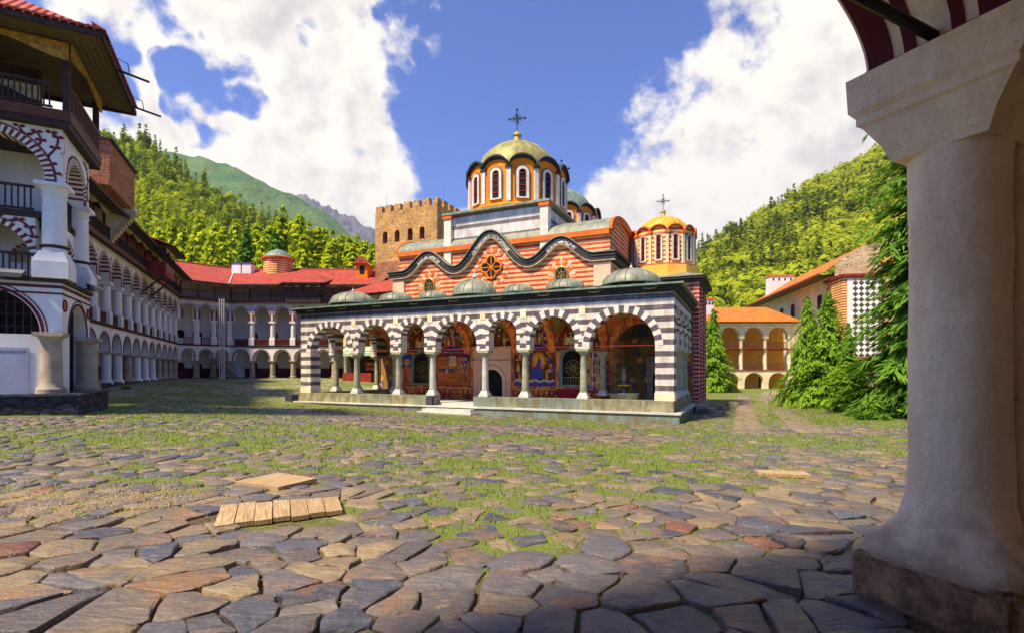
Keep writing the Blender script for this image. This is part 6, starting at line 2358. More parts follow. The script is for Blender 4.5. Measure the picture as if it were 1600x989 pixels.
# timber loft
OV = 0.28
m2 = MB()
m2.box(-9, OV, -OV, YB + 0.5, 10.552, 10.78)
m2.obj('loft_floor', 'dark_wood', pv)
m2 = MB()
m2.box(-9, OV + 0.04, -OV - 0.04, -OV + 0.03, 10.782, 11.15)
m2.box(OV - 0.03, OV + 0.04, -OV + 0.03, YB + 0.5, 10.782, 11.15)
m2.obj('skirting_board', 'mid_wood', pv)
put('railing', railing_mesh(8.8, 0.95, 0.16, 'dark_wood'), pv, (-4.6, -OV, 11.15))
put('railing', railing_mesh(4.1, 0.95, 0.16, 'mid_wood', 'mid_wood'), pv, (OV, 1.95, 11.15), PI / 2)
for (x, y) in ((OV - 0.1, -OV + 0.1), (OV - 0.1, YB + 0.2), (-3.4, -OV + 0.1), (-7, -OV + 0.1)):
    MB().box(x - 0.1, x + 0.1, y - 0.1, y + 0.1, 11.15, 13.6).obj('post', 'dark_wood', pv)
m2 = MB()
fringe(m2, P_xy, -3.4, OV, -OV - 0.1, 13.62, 0.62, 1, 0.07)
fringe(m2, P_xy, -7, -3.4, -OV - 0.1, 13.62, 0.62, 1, 0.07)
fringe(m2, lambda s_, t, z: (-t, s_, z), -OV, YB + 0.3, -OV - 0.1, 13.62, 0.55, 1, 0.07)
m2.obj('carved_fringe', 'gold', pv)
MB().box(-9, -1.2, 2.2, 2.4, 10.8, 13.6).obj('loft_wall', 'dark_wood', pv)
m2 = MB()
fringe(m2, P_xy, -6, -1.2, 2.1, 12.9, 0.6, 2, 0.05)
m2.obj('carved_fringe', 'cream_trim', pv)
e = 1.45
ze = 13.62
y_b = YB + 1.15
m2 = MB()
m2.add([(-9, -e, ze), (e, -e, ze), (OV - .2, -OV + .1, ze + 0.12), (-9, -OV + .1, ze + 0.12)], [(0, 1, 2, 3)], 0, [(0, 0), (0, 10), (1.6, 9), (1.6, 0)])
m2.add([(e, -e, ze), (e, y_b, ze), (OV - .2, y_b, ze + 0.12), (OV - .2, -OV + .1, ze + 0.12)], [(0, 1, 2, 3)], 0, [(0, 0), (0, 7), (1.6, 7), (1.6, 1)])
m2.add([(-9, -OV + .1, ze + 0.121), (OV - .2, -OV + .1, ze + 0.121), (OV - .2, y_b, ze + .121), (-9, y_b, ze + .121)], [(0, 1, 2, 3)], 0, [(0, 0), (0, 8), (4, 8), (4, 0)])
m2.obj('soffit', 'soffit', pv)
m2 = MB()
m2.bar((-9, -e, ze + 0.04), (e + .03, -e, ze + 0.04), 0.1, 0.2)
m2.bar((e, -e, ze + 0.04), (e, y_b, ze + 0.04), 0.1, 0.2)
m2.bar((-6, y_b, ze + 0.04), (e, y_b, ze + 0.04), 0.1, 0.2)
m2.obj('eave_board', 'dark_wood', pv)
rf = MB()
ap = [(-4.5, 2.0, 16.6), (-9, 2.0, 16.6)]
rf.add([(-9, -e - .05, ze + .15), (e + .05, -e - .05, ze + .15), ap[0], ap[1]], [(0, 1, 2, 3)], 0, [(-9, 0), (1.5, 0), (-4.5, 4.6), (-9, 4.6)])
rf.add([(e + .05, -e - .05, ze + .15), (e + .05, y_b, ze + .15), ap[0]], [(0, 1, 2)], 0, [(0, 0), (6.4, 0), (3, 6.5)])
rf.add([(e + .05, y_b, ze + .15), (-9, y_b, ze + .15), ap[1], ap[0]], [(0, 1, 2, 3)], 0, [(0, 0), (10, 0), (10, 4), (5, 4)])
rfo = rf.obj('roof', 'roof_red', pv)
tile = MB()
for k in range(6):
    a, b_ = PI * k / 6, PI * (k + 1) / 6
    tile.add([(0.11 * math.cos(a), 0, 0.09 * math.sin(a)), (0.11 * math.cos(b_), 0, 0.09 * math.sin(b_)), (0.09 * math.cos(b_), 0.42, 0.09 * math.sin(b_) + 0.2), (0.09 * math.cos(a), 0.42, 0.09 * math.sin(a) + 0.2)], [(0, 1, 2, 3)])
tile.add([(0.11 * math.cos(a), 0, 0.09 * math.sin(a)) for a in np.linspace(0, PI, 7)], [tuple(range(7))])
tile_me = tile.mesh('tile', 'tile')
for row in range(2):
    for k in range(26):
        put('tile', tile_me, rfo, (e - 0.1 - k * 0.24, -e - 0.14 + row * 0.34, ze + 0.16 + row * 0.17))
for k in range(26):
    put('tile', tile_me, rfo, (e + 0.14, -e + k * 0.24, ze + 0.16), PI / 2)
for y in (0.8, 4.0):
    m2 = MB()
    m2.bar((e + 0.02, y, ze - 0.02), (e + 1.1, y + 0.1, ze - 0.2), 0.09, 0.06)
    m2.tube([(e - 0.1, y, ze + 0.1), (e + 0.1, y, ze + 0.42), (e + 0.4, y, ze + 0.3), (e + 0.45, y, ze - 0.06)], 0.018, 5)
    m2.obj('gutter_spout', 'iron', pv)

# floodlights on the sill
for (x, y, r) in ((-1.25, -0.42, 0.0), (0.45, 2.4, 1.2)):
    X, Y = PA[0] + PUX[0] * x + PUY[0] * y, PA[1] + PUX[1] * x + PUY[1] * y
    fl = thing('floodlight', 'grey floodlight tilted up on the sill ' + ('below the near lower railing' if y < 0 else 'round the corner of the white block'), 'floodlight', (X, Y, W2 + 0.14), math.atan2(0.46, 0.888) + r)
    m2 = MB()
    m2.add([(-.33, -.22, .05), (.33, -.22, .05), (.33, .12, .22), (-.33, .12, .22), (-.26, -.16, -.1), (.26, -.16, -.1), (.26, .1, .02), (-.26, .1, .02)], [(0, 1, 2, 3), (4, 7, 6, 5), (0, 4, 5, 1), (1, 5, 6, 2), (2, 6, 7, 3), (3, 7, 4, 0)])
    m2.obj('housing', 'steel', fl)
    m2 = MB()
    m2.box(-.36, -.34, -.05, .05, -.02, .16)
    m2.box(.34, .36, -.05, .05, -.02, .16)
    m2.box(-.36, .36, -.05, .35 if y < 0 else .2, -.05, -.021)
    m2.obj('bracket', 'iron', fl)

# ------------------------------------------------------------------ stone tower and its yellow belfry porch
TW = (-16.9, 63.3)
tw = thing('stone_tower', 'square rubble stone defence tower with battlements and arched windows', 'tower', (TW[0], TW[1], 0), CH_A)
TS, TH = 9.0, 21.0
mb = MB()
wl = [(1.5, 0.36, 17.2, 18.3), (3.3, 0.36, 17.2, 18.3), (5.2, 0.36, 17.2, 18.3), (6.9, 0.36, 17.2, 18.3)]
arch_wall(mb, P_xy, 0, TS, 14.9, TH, 0, 0.9, wl, 0, (1, 1), 10)
arch_wall(mb, lambda s_, t, z: (TS - t, s_, z), 0.903, TS, 14.9, TH, 0, 0.9, wl[1:], 0, (1, 1), 10)
mb.box(0, 0.9, 0.903, TS, 0, TH)
mb.box(0.903, TS - 0.903, TS - 0.9, TS, 0, TH)
mb.obj('upper_wall', ['rubble', 'brickwall'], tw)
mb = MB()
al = [(1.9, 0.95, 9.6, 12.0), (6.0, 0.95, 9.6, 12.0)]
arch_wall(mb, P_xy, 0, TS, -0.5, 14.898, 0, 0.9, al, 0, (1, 1), 14)
arch_wall(mb, lambda s_, t, z: (TS - t, s_, z), 0.903, TS, -0.5, 14.898, 0, 0.9, al, 0, (1, 1), 14)
mb.obj('lower_wall', ['brickwall', 'rubble'], tw)
MB().box(0.95, TS - 0.95, 0.95, TS - 0.95, 0, 19.5).obj('core', 'dark', tw)
for k in range(6):
    for (x, y) in ((0.55 + k * 1.38, 0.3), (TS - 0.3, 0.55 + k * 1.38), (0.3, 0.55 + k * 1.38), (0.55 + k * 1.38, TS - 0.3)):
        m2 = MB().box(x - (0.45 if y in (0.3, TS - 0.3) else 0.3), x + (0.45 if y in (0.3, TS - 0.3) else 0.3), y - (0.3 if y in (0.3, TS - 0.3) else 0.45), y + (0.3 if y in (0.3, TS - 0.3) else 0.45), TH + 0.002, TH + 0.85 + random.uniform(-.06, .06))
        m2.obj('merlon', 'rubble', tw)
MB().lathe([(0.03, TH), (0.015, TH + 2.6)], 1.0, 1.0, 5).obj('lightning_rod', 'iron', tw)
MB().lathe([(0.03, TH), (0.015, TH + 2.6)], TS - 1.0, 3.0, 5).obj('lightning_rod', 'iron', tw)

bl = thing('belfry_porch', 'low yellow painted porch with arches and red hipped roof at the tower foot', 'building', (TW[0], TW[1], 0), CH_A)
BX0, BX1, BY = -0.6, 7.6, -5.0
bops = [(0.9, 0.95, -9, 5.9), (3.5, 0.95, -9, 5.9), (6.1, 0.95, -9, 5.9)]
mb = MB()
arch_wall(mb, lambda s_, t, z: (s_, t + BY, z), BX0, BX1, 4.5, 10.2, 0, 0.6, bops, 0, (1, 1), 14)
mb.obj('upper_wall', ['ornament', 'orange'], bl)
mb = MB()
mb.box(BX1 - 0.6, BX1, BY + 0.602, -0.02, 4.5, 10.2)
mb.box(BX0, BX0 + 0.6, BY + 0.602, -0.02, 4.5, 10.2)
mb.obj('side_wall', 'ornament', bl)
for c in (BX0 + 0.3, 2.2, 4.8, BX1 - 0.3):
    m2 = MB().lathe([(0.42, -0.6), (0.42, 0.3), (0.3, 0.45), (0.27, 4.1), (0.42, 4.4)], c, BY + 0.3, 14)
    m2.box(c - 0.45, c + 0.45, BY - 0.15, BY + 0.75, 4.4, 4.498)
    m2.obj('column', 'green_col', bl, 35)
MB().box(BX0, BX1, BY + 3.5, BY + 3.7, -0.6, 10).obj('back_wall', 'yellow_wall', bl)
mb = MB()
arc_band(mb, lambda s_, t, z: (s_, t + BY, z), 3.5, 8.2, 0.9, 1.25, -0.06, 0.01, 12, (0,), 7.6)
arc_band(mb, lambda s_, t, z: (s_, t + BY, z), 6.1, 8.2, 0.9, 1.25, -0.06, 0.01, 12, (0,), 7.6)
arc_band(mb, lambda s_, t, z: (s_, t + BY, z), 0.9, 8.2, 0.9, 1.25, -0.06, 0.01, 12, (0,), 7.6)
mb.obj('blind_arch', 'orange', bl)
mb = MB()
e = 0.8
mb.add([(BX0 - e, BY - e, 10.2), (BX1 + e, BY - e, 10.2), (BX1 + e, 0, 10.2), (BX0 - e, 0, 10.2), (BX0 + 2.2, -0.2, 12.6), (BX1 - 2.2, -0.2, 12.6)],
       [(0, 1, 5, 4), (1, 2, 5), (0, 4, 3)], 0, [(0, 0), (10, 0), (10, 6), (0, 6), (3, 5.6), (7, 5.6)])
mb.obj('roof', 'roof_red', bl)
MB().box(BX0 - 0.7, BX1 + 0.7, BY - 0.7, -0.02, 10.05, 10.19).obj('eave_board', 'dark_wood', bl)

# souvenir stall under the porch
sw = (TW[0] + CA * 3.4 - SA * (BY - 0.6), TW[1] + SA * 3.4 + CA * (BY - 0.6))
sk = thing('souvenir_stall', 'open stall with pale green awning and red shelves beside the yellow porch', 'stall', (sw[0], sw[1], gz(*sw)), CH_A)
MT['awning'] = pm('green_awning', C(176, 200, 160), C(150, 178, 140), 2, 0.8, 0.1, 20)
m2 = MB()
m2.add([(-3.1, -1.5, 3.1), (3.1, -1.5, 3.1), (3.1, 0.2, 3.9), (-3.1, 0.2, 3.9), (-3.1, -1.5, 2.8), (3.1, -1.5, 2.8)], [(0, 1, 2, 3), (0, 4, 5, 1)])
m2.obj('awning', 'awning', sk)
for x in (-3.0, 3.0):
    MB().box(x - 0.05, x + 0.05, -1.45, -1.35, -0.2, 3.08).obj('post', 'mid_wood', sk)
MB().box(-2.6, 1.4, -0.9, -0.3, -0.1, 0.95).obj('counter', 'red_wood', sk)
for z in (1.2, 1.7, 2.2):
    MB().box(-0.2, 2.6, 0.0, 0.3, z, z + 0.05).obj('shelf', 'red_wood', sk)
MB().box(-3.0, 3.0, 0.35, 0.45, -0.1, 3.4).obj('back_panel', 'dark_wood', sk)
for k in range(9):
    x = 0.0 + 0.3 * (k % 9)
    for z in (1.25, 1.75):
        m2 = MB().box(x - 0.1, x + 0.1, 0.02, 0.12, z, z + 0.34)
        m2.obj('postcard_box', 'mural' if k % 2 else 'mural_blue', sk)

# ------------------------------------------------------------------ sunlit wing on the right
RY = 69.0
RX0, RX1 = 25.4, 38.4
rw = thing('arcaded_wing', 'sunlit cream wing with three arcaded storeys and orange tiled roof behind the conifers', 'building', (RX0, RY, 0))
RL = RX1 - RX0
RZ0, RZ1, RZ2, RZT = -0.75, 1.75, 4.6, 8.1
rc = [0.9 + 3.28 * k - 1.0 for k in range(5)]
rc = [x - RX0 for x in (27.75, 31.0, 34.25, 37.5)]
rcols = [rc[0] - 3.25] + rc
mids = [(rcols[k] + rcols[k + 1]) / 2 for k in range(len(rcols) - 1)]
mb = MB()
arch_wall(mb, P_xy, rcols[0] - 0.6, RL, 0.0, RZ1, 0, 0.7, [(m_, 1.28, -9, 0.15) for m_ in mids], 0, (0, 0), 16)
mb.obj('arcade_wall', 'warm_white', rw)
mb = MB()
arch_wall(mb, P_xy, rcols[0] - 0.6, RL, 6.2, RZT, 0, 0.7, [(m_, 1.3, -9, 6.25) for m_ in mids], 0, (0, 0), 18)
mb.obj('arcade_wall', 'warm_white', rw)
for c in rcols:
    MB().box(c - 0.34, c + 0.34, 0.02, 0.68, RZ0 - 0.6, -0.002).obj('pier', 'warm_white', rw)
    m2 = MB().lathe([(0.3, RZ1 + 0.1), (0.26, RZ1 + 0.4), (0.25, 5.85), (0.34, 6.05)], c, 0.35, 14)
    m2.box(c - 0.36, c + 0.36, 0.0, 0.7, 6.05, 6.198)
    m2.obj('column', 'warm_white', rw, 35)
MB().box(rcols[0] - 0.6, RL, 3.4, 3.7, RZ0 - 0.6, RZT).obj('back_wall', 'yellow_wall', rw)  # white wall with its yellow sunlight painted in
for z in (RZ1, RZ2):
    MB().box(rcols[0] - 0.6, RL, -0.12, 3.395, z + 0.002, z + 0.12).obj('gallery_floor', 'red_wood', rw)
    for m_ in mids:
        put('railing', railing_mesh(2.6, 0.85, 0.2, 'mid_wood'), rw, (m_, 0.1, z + 0.12))
for k, m_ in enumerate(mids):
    for z in (RZ0, RZ1, RZ2):
        if z == RZ0 or k == 0 or k == 1:
            d_ = MB().box(m_ - 1.0, m_ - 0.1, 3.35, 3.397, z + 0.1, z + 1.95).obj('door', 'maroon' if z > 0 else 'dark_wood', rw)
            MB().box(m_ - 0.95, m_ - 0.15, 3.33, 3.348, z + 1.2, z + 1.8).obj('pane', 'dark', d_)
for z in (RZT - 0.02,):
    MB().box(rcols[0] - 0.9, RL + 0.3, -0.5, 0.2, z + 0.022, z + 0.2).obj('eave_board', 'red_wood', rw)
rf = MB()
rf.add([(rcols[0] - 1.2, -0.9, 8.2), (RL + 0.6, -0.9, 8.2), (RL - 1.5, 5.5, 10.9), (rcols[0] - 1.2, 5.5, 10.9)], [(0, 1, 2, 3)], 0, [(0, 0), (15, 0), (13, 7), (0, 7)])
rf.add([(RL + 0.6, -0.9, 8.2), (RL + 0.6, 10, 8.2), (RL - 1.5, 5.5, 10.9)], [(0, 1, 2)], 0, [(0, 0), (11, 0), (6, 4)])
rf.obj('roof', 'roof_orange', rw)
for (x, y, z, w_, h_) in ((1106, 71, 8.6, 0.85, 2.9), (1222, 84, 12.5, 1.9, 4.6)):
    X = (x - 800) / 800 * y
    m2 = MB().box(X - w_ - RX0, X + w_ - RX0, y - RY, y + 1.6 - RY, z, z + h_)
    c_ = m2.obj('chimney', 'white', rw)
    MB().box(X - w_ - 0.12 - RX0, X + w_ + 0.12 - RX0, y - 0.12 - RY, y + 1.72 - RY, z + h_ + 0.002, z + h_ + 0.25).obj('chimney_cap', 'orange_trim', c_)
    for k in range(4):
        xx = X - w_ + (k + 0.5) * w_ / 2
        MB().box(xx - 0.12 - RX0, xx + 0.12 - RX0, y - 0.05 - RY, y - 0.003 - RY, z + h_ - 0.65, z + h_ - 0.3).obj('vent', 'dark', c_)

# tall side wing whose end shows the diamond pattern
SQ = (37.6, 59.0)
dS = (0.17, 0.985)
sd = thing('side_wing', 'tall side wing with black and white diamond patterned bay and orange tiled roof', 'building', (SQ[0], SQ[1], 0), math.atan2(-dS[0], dS[1]))
MB().box(0.4, 14, 0.52, 34, -1.5, 13.3).obj('wall', 'warm_white', sd)
MB().box(-0.05, 3.9, -1.2, 3.2, 3.2, 12.2).obj('patterned_bay', 'redstripe_small', sd)
for (z0, z1) in ((3.3, 7.4), (7.55, 11.9)):
    m2 = MB()
    m2.box(0.55, 3.85, -1.24, -1.203, z0, z1)
    m2.obj('diamond_panel', 'checker', sd)
MB().box(0.4, 0.9, -1.26, -1.203, 3.2, 12.0).obj('pilaster', 'white', sd)
mb = MB()
mb.box(-0.3, 4.2, -1.5, 3.4, 12.202, 12.5)
mb.obj('bay_eave', 'red_wood', sd)
mb = MB()
mb.prism([(-0.2, 12.6), (14, 12.6), (14, 17.9), (9, 17.4), (3, 16.0), (0, 14.4)], lambda p, q, t: (p, t, q), 0.0, 0.5)
mb.obj('stone_gable', 'pale_rubble', sd)
mb = MB()
mb.add([(-1.6, 1.0, 13.0), (-1.6, 30, 13.0), (4, 30, 16.6), (4, 1.0, 16.6)], [(0, 1, 2, 3)], 0, [(0, 0), (33, 0), (33, 8), (0, 8)])
mb.obj('roof', 'roof_orange', sd)
MB().add([(-1.6, 1.0, 12.9), (-1.6, 34, 12.9), (0.5, 34, 13.0), (0.5, 1.0, 13.0)], [(0, 1, 2, 3)], 0, [(0, 0), (0, 33), (2, 33), (2, 0)]).obj('soffit', 'soffit', sd)
MB().bar((-1.65, 1.0, 12.98), (-1.65, 34, 12.98), 0.1, 0.22).obj('eave_board', 'red_wood', sd)
mb = MB()
mb.add([(4.2, -3.5, 12.4), (15, -3.5, 13.6), (15, 0.2, 16.2), (4.2, 0.2, 14.4)], [(0, 1, 2, 3)], 0, [(0, 0), (11, 0), (11, 5), (0, 5)])
mb.obj('porch_roof', 'roof_orange', sd)
MB().box(4.6, 14, -3.0, -0.02, -1.5, 12.2).obj('porch_wall', 'warm_white', sd)
for k in range(5):
    y = 6 + k * 4.6
    m2 = MB()
    m2.box(0.3, 0.397, y - 0.6, y + 0.6, 9.3, 11.2)
    w_ = m2.obj('window', 'red_wood', sd)
    MB().box(0.27, 0.298, y - 0.48, y + 0.48, 9.42, 11.08).obj('pane', 'dark', w_)

# ------------------------------------------------------------------ camera-side arcade: the big right-hand pillar
AU = (0.9, 0.436)
al_ = math.hypot(*AU)
AU = (AU[0] / al_, AU[1] / al_)
pc = (3.05, 3.5)
ar = thing('arcade_pillar', 'thick whitewashed pillar with flared capital, brown stone foot and arch overhead', 'pillar', (pc[0], pc[1], 0), math.atan2(AU[1], AU[0]))
def limewash():
    m, nt, b, tc = new_mat('rough_limewash', 0.9)
    v = tc.outputs['Object']
    z = nd(nt, 'SeparateXYZ', (v,)).outputs[2]
    n1 = noise(nt, nd(nt, 'Mapping', {0: v, 3: (1, 1, 0.35)}).outputs[0], 3.0, 9, 0.66)
    n2 = noise(nt, v, 1.3, 6)
    col = mix(nt, smooth(nt, n1, 0.36, 0.66), C(232, 202, 170), C(252, 230, 200))
    col = mix(nt, smooth(nt, n2, 0.52, 0.68, 0, 0.4), col, C(226, 200, 174))
    # splashed mud and scuffs low on the shaft
    sp_ = ma(nt, 'ADD', z, ma(nt, 'MULTIPLY', noise(nt, v, 6.0, 6), -0.8))
    col = mix(nt, smooth(nt, sp_, -0.1, 0.35, 0.7, 0.0), col, C(150, 118, 90))
    chip = smooth(nt, noise(nt, v, 17.0, 5, 0.7), 0.64, 0.67, 0, 0.5)
    col = mix(nt, chip, col, C(158, 134, 116))
    cr_ = nd(nt, 'TexVoronoi', {'Vector': nd(nt, 'VectorMath', (v, nd(nt, 'VectorMath', {0: nd(nt, 'TexNoise', {'Vector': v, 'Scale': 4.0, 'Detail': 4.0}).outputs['Color'], 'Scale': 0.5}, operation='SCALE').outputs[0]), operation='ADD').outputs[0], 'Scale': 1.6}, feature='DISTANCE_TO_EDGE').outputs['Distance']
    crack = smooth(nt, cr_, 0.001, 0.006, 0.12, 0.0)
    col = mix(nt, crack, col, C(112, 92, 80))
    setc(nt, b, col)
    hgt = ma(nt, 'ADD', ma(nt, 'MULTIPLY', n1, 0.7), ma(nt, 'ADD', ma(nt, 'MULTIPLY', noise(nt, v, 7, 5), 0.8), ma(nt, 'MULTIPLY', noise(nt, v, 40, 4), 0.2)))
    bump(nt, b, ma(nt, 'SUBTRACT', hgt, ma(nt, 'MULTIPLY', crack, 0.4)), 0.8, 0.03)
    return m


MT['pillar'] = limewash()
MT['foot'] = pm('brown_rough_stone', C(176, 132, 94), C(84, 62, 50), 7, 0.95, 1.0, 12, 0.06)
m2 = MB()
N_ = 40
prof = [(0.20, 0.27), (0.42, 0.27), (0.445, 0.33), (0.43, 0.42), (0.375, 0.5), (0.32, 0.6), (0.29, 0.75), (0.278, 1.0), (0.272, 1.3), (0.275, 1.7), (0.268, 2.0), (0.272, 2.4), (0.27, 2.7), (0.276, 2.95), (0.28, 3.14), (0.285, 3.2)]
vs, fs = [], []
for r, z in prof:
    sq = max(0, min(1, (r - 0.32) / 0.12)) if z < 1 else 0
    for i in range(N_):
        a = 2 * PI * i / N_
        ca, sa = math.cos(a), math.sin(a)
        k = 1 + sq * (min(1.28, 1 / max(abs(ca), abs(sa))) - 1)
        w_ = 1 + 0.012 * math.sin(a * 3 + z * 5) + 0.010 * math.sin(z * 9 + a) + random.uniform(-.004, .004)
        vs.append((r * k * w_ * ca, r * k * w_ * sa, z))
for k in range(len(prof) - 1):
    for i in range(N_):
        j = (i + 1) % N_
        fs.append((k * N_ + i, k * N_ + j, (k + 1) * N_ + j, (k + 1) * N_ + i))
m2.add(vs, fs)
m2.obj('shaft', 'pillar', ar, 50)
# foot: rough blocks
for (x0, x1, y0, y1) in ((-0.47, 0.02, -0.49, 0.47), (0.03, 0.55, -0.49, 0.47)):
    bm = bmesh.new()
    bmesh.ops.create_cube(bm, size=1)
    bmesh.ops.scale(bm, vec=(x1 - x0, y1 - y0, 0.55), verts=bm.verts)
    bmesh.ops.translate(bm, vec=((x0 + x1) / 2, (y0 + y1) / 2, 0.07), verts=bm.verts)
    bmesh.ops.bevel(bm, geom=bm.edges[:], offset=0.07, segments=3, affect='EDGES')
    bmesh.ops.subdivide_edges(bm, edges=bm.edges[:], cuts=1, use_grid_fill=True)
    for v in bm.verts:
        v.co += Vector((random.uniform(-1, 1), random.uniform(-1, 1), random.uniform(-1, 1))) * 0.012
    me = bpy.data.meshes.new('foot_stone')
    bm.to_mesh(me)
    bm.free()
    me.materials.append(MT['foot'])
    me.shade_smooth()
    put('foot_stone', me, ar)
# capital: flared block with two steps, long along the wall's thickness
cap = MB()
def ringq(hx, hy, z):
    return [(-hx, -hy, z), (hx, -hy, z), (hx, hy, z), (-hx, hy, z)]


lv = [(0.27, 0.27, 3.08), (0.31, 0.32, 3.2), (0.36, 0.42, 3.36), (0.38, 0.45, 3.38), (0.38, 0.45, 3.43), (0.41, 0.49, 3.48), (0.42, 0.5, 3.72)]
vs = [p for l_ in lv for p in ringq(*l_)]
fs = []
for k in range(len(lv) - 1):
    for i in range(4):
        j = (i + 1) % 4
        fs.append((k * 4 + i, k * 4 + j, (k + 1) * 4 + j, (k + 1) * 4 + i))
fs += [(0, 1, 2, 3), tuple((len(lv) - 1) * 4 + i for i in range(4))]
cap.add(vs, fs)
cap.obj('capital', 'pillar', ar)
# pier behind, in the shade of the arcade
MB().box(0.2, 1.3, -0.5, 0.22, -0.2, 3.2).obj('pier', 'pillar', ar)
MB().box(0.425, 1.5, -0.7, 0.49, 3.2, 3.72).obj('pier_capital', 'pillar', ar)
# arch to the next pillar (out to the left), striped soffit
SPAN = 6.4
mb = MB()
arch_wall(mb, P_xy, -SPAN - 0.7, 1.5, 3.722, 5.05, -0.42, 0.42, [(-SPAN / 2, SPAN / 2 - 0.3, -9, 3.75)], 0, (0, 0), 60, 0.95)
mb.obj('arch_wall', 'pillar', ar)
hA = SPAN / 2 - 0.3
for (y0, y1, a0, a1) in ((0.24, 0.40, 0, PI), (0.10, 0.17, 0, PI), (-0.17, -0.10, 0, PI), (-0.40, -0.24, 0, PI)):
    m2 = MB()
    n_ = 60
    for k in range(n_):
        a, b_ = a0 + (a1 - a0) * k / n_, a0 + (a1 - a0) * (k + 1) / n_
        e_ = lambda r, t: (-SPAN / 2 + (hA - r) * math.cos(t), 3.75 + (0.95 - r) * math.sin(t))
        m2.prism([e_(0.004, a), e_(0.012, a), e_(0.012, b_), e_(0.004, b_)], lambda p, q, t: (p, t, q), y0, y1)
    m2.obj('soffit_stripe', 'maroon', ar)
MB().box(-0.32, -0.303, -0.42, 0.42, 3.724, 3.78).obj('soffit_stripe', 'maroon', ar)
MB().tube([(-0.31, 0.0, 3.80), (-SPAN + 0.31, 0.0, 3.80)], 0.035, 8).obj('tie_rod', 'iron', ar)
# neighbouring pillar out of frame; unseen ceiling and wall added to shade the arcade
m2 = MB().lathe([(0.6, -0.1), (0.6, 0.35), (0.4, 0.7), (0.4, 3.2), (0.68, 3.5), (0.68, 3.74)], -SPAN, 0, 24)
m2.obj('neighbour_pillar', 'pillar', ar, 40)
MB().box(-SPAN - 9, 9, -4.6, 0.42, 5.052, 5.25).obj('added_shade_ceiling', 'pillar', ar)
MB().box(-SPAN - 9, 9, -4.9, -4.602, -0.2, 5.25).obj('back_wall', 'pillar', ar)  # unseen wall, added to darken the arcade

# ------------------------------------------------------------------ boards on the paving
def board_thing(name, label, corners, n, cat, jag=0.0):
    """planks side by side filling the quad A B C D (ground points), split along AB"""
    A_, B_, C_, D_ = [Vector(c) for c in corners]
    c0 = (A_ + B_ + C_ + D_) / 4
    z0 = gz(c0.x, c0.y) + 0.045
    t = thing(name, label, cat, (c0.x, c0.y, z0))
    for k in range(n):
        a, b_ = k / n + 0.002, (k + 1) / n - 0.002 - 0.006 * random.random()
        ja, jb = random.uniform(-jag, jag), random.uniform(-jag, jag)
        q = [A_.lerp(B_, a), A_.lerp(B_, b_), D_.lerp(C_, b_), D_.lerp(C_, a)]
        dv = (D_ - A_).normalized()
        q[0] -= dv * ja
        q[1] -= dv * ja
        q[2] += dv * jb
        q[3] += dv * jb
        zt = 0.03 + random.uniform(-0.004, 0.006)
        an = math.atan2(dv.y, dv.x)
        qc = [Matrix.Rotation(-an, 2) @ (p - c0) for p in q]
        vs = [(p.x, p.y, z) for z in (-0.02, zt) for p in qc]
        MB().add(vs, [(0, 3, 2, 1), (4, 5, 6, 7), (0, 1, 5, 4), (1, 2, 6, 5), (2, 3, 7, 6), (3, 0, 4, 7)]).obj('plank', 'board', t).rotation_euler = (0, 0, an)
    return t


board_thing('wooden_hatch', 'pale hatch cover of several short planks set among the flagstones', [(-3.02, 5.18), (-1.92, 5.82), (-2.18, 6.42), (-3.42, 6.02)], 7, 'hatch', 0.035)
board_thing('wooden_board', 'single pale board lying askew on mossy flagstones beyond the planked hatch', [(-4.0, 7.4), (-3.2, 7.02), (-2.9, 7.62), (-3.68, 8.05)], 1, 'board')
board_thing('wooden_plank', 'narrow pale plank lying flat on the overgrown paving near the whitewashed pillar', [(4.25, 8.75), (5.05, 8.6), (5.1, 8.95), (4.3, 9.1)], 1, 'plank')
# loose blocks by the side steps of the church
for k, (x, y, s_) in enumerate(((25.9, 11.5, 0.5), (26.5, 10.2, 0.42), (27.0, 12.4, 0.6))):
    X, Y = ch_w(x, y)
    bm = bmesh.new()
    bmesh.ops.create_cube(bm, size=1)
    bmesh.ops.scale(bm, vec=(s_ * 1.6, s_, s_ * 0.7), verts=bm.verts)
    bmesh.ops.bevel(bm, geom=bm.edges[:], offset=0.06, segments=2, affect='EDGES')
    bmesh.ops.subdivide_edges(bm, edges=bm.edges[:], cuts=1, use_grid_fill=True)
    for v in bm.verts:
        v.co += Vector((random.uniform(-1, 1), random.uniform(-1, 1), random.uniform(-1, 1))) * 0.02
    me = bpy.data.meshes.new('stone_block')
    bm.to_mesh(me)
    bm.free()
    me.materials.append(MT['stone_col'])
    o = put('stone_block', me, None, (X, Y, gz(X, Y) + s_ * 0.3), k * 0.7)
    tag(o, ['medium squared stone block lying beside the striped church side', 'small squared stone block near the church side steps', 'large squared stone block lying near the tree behind the church'][k], 'stone')

# ------------------------------------------------------------------ trees
def rot_z(p, a):
    c, s_ = math.cos(a), math.sin(a)
    return np.stack([p[..., 0] * c - p[..., 1] * s_, p[..., 0] * s_ + p[..., 1] * c, p[..., 2]], -1)


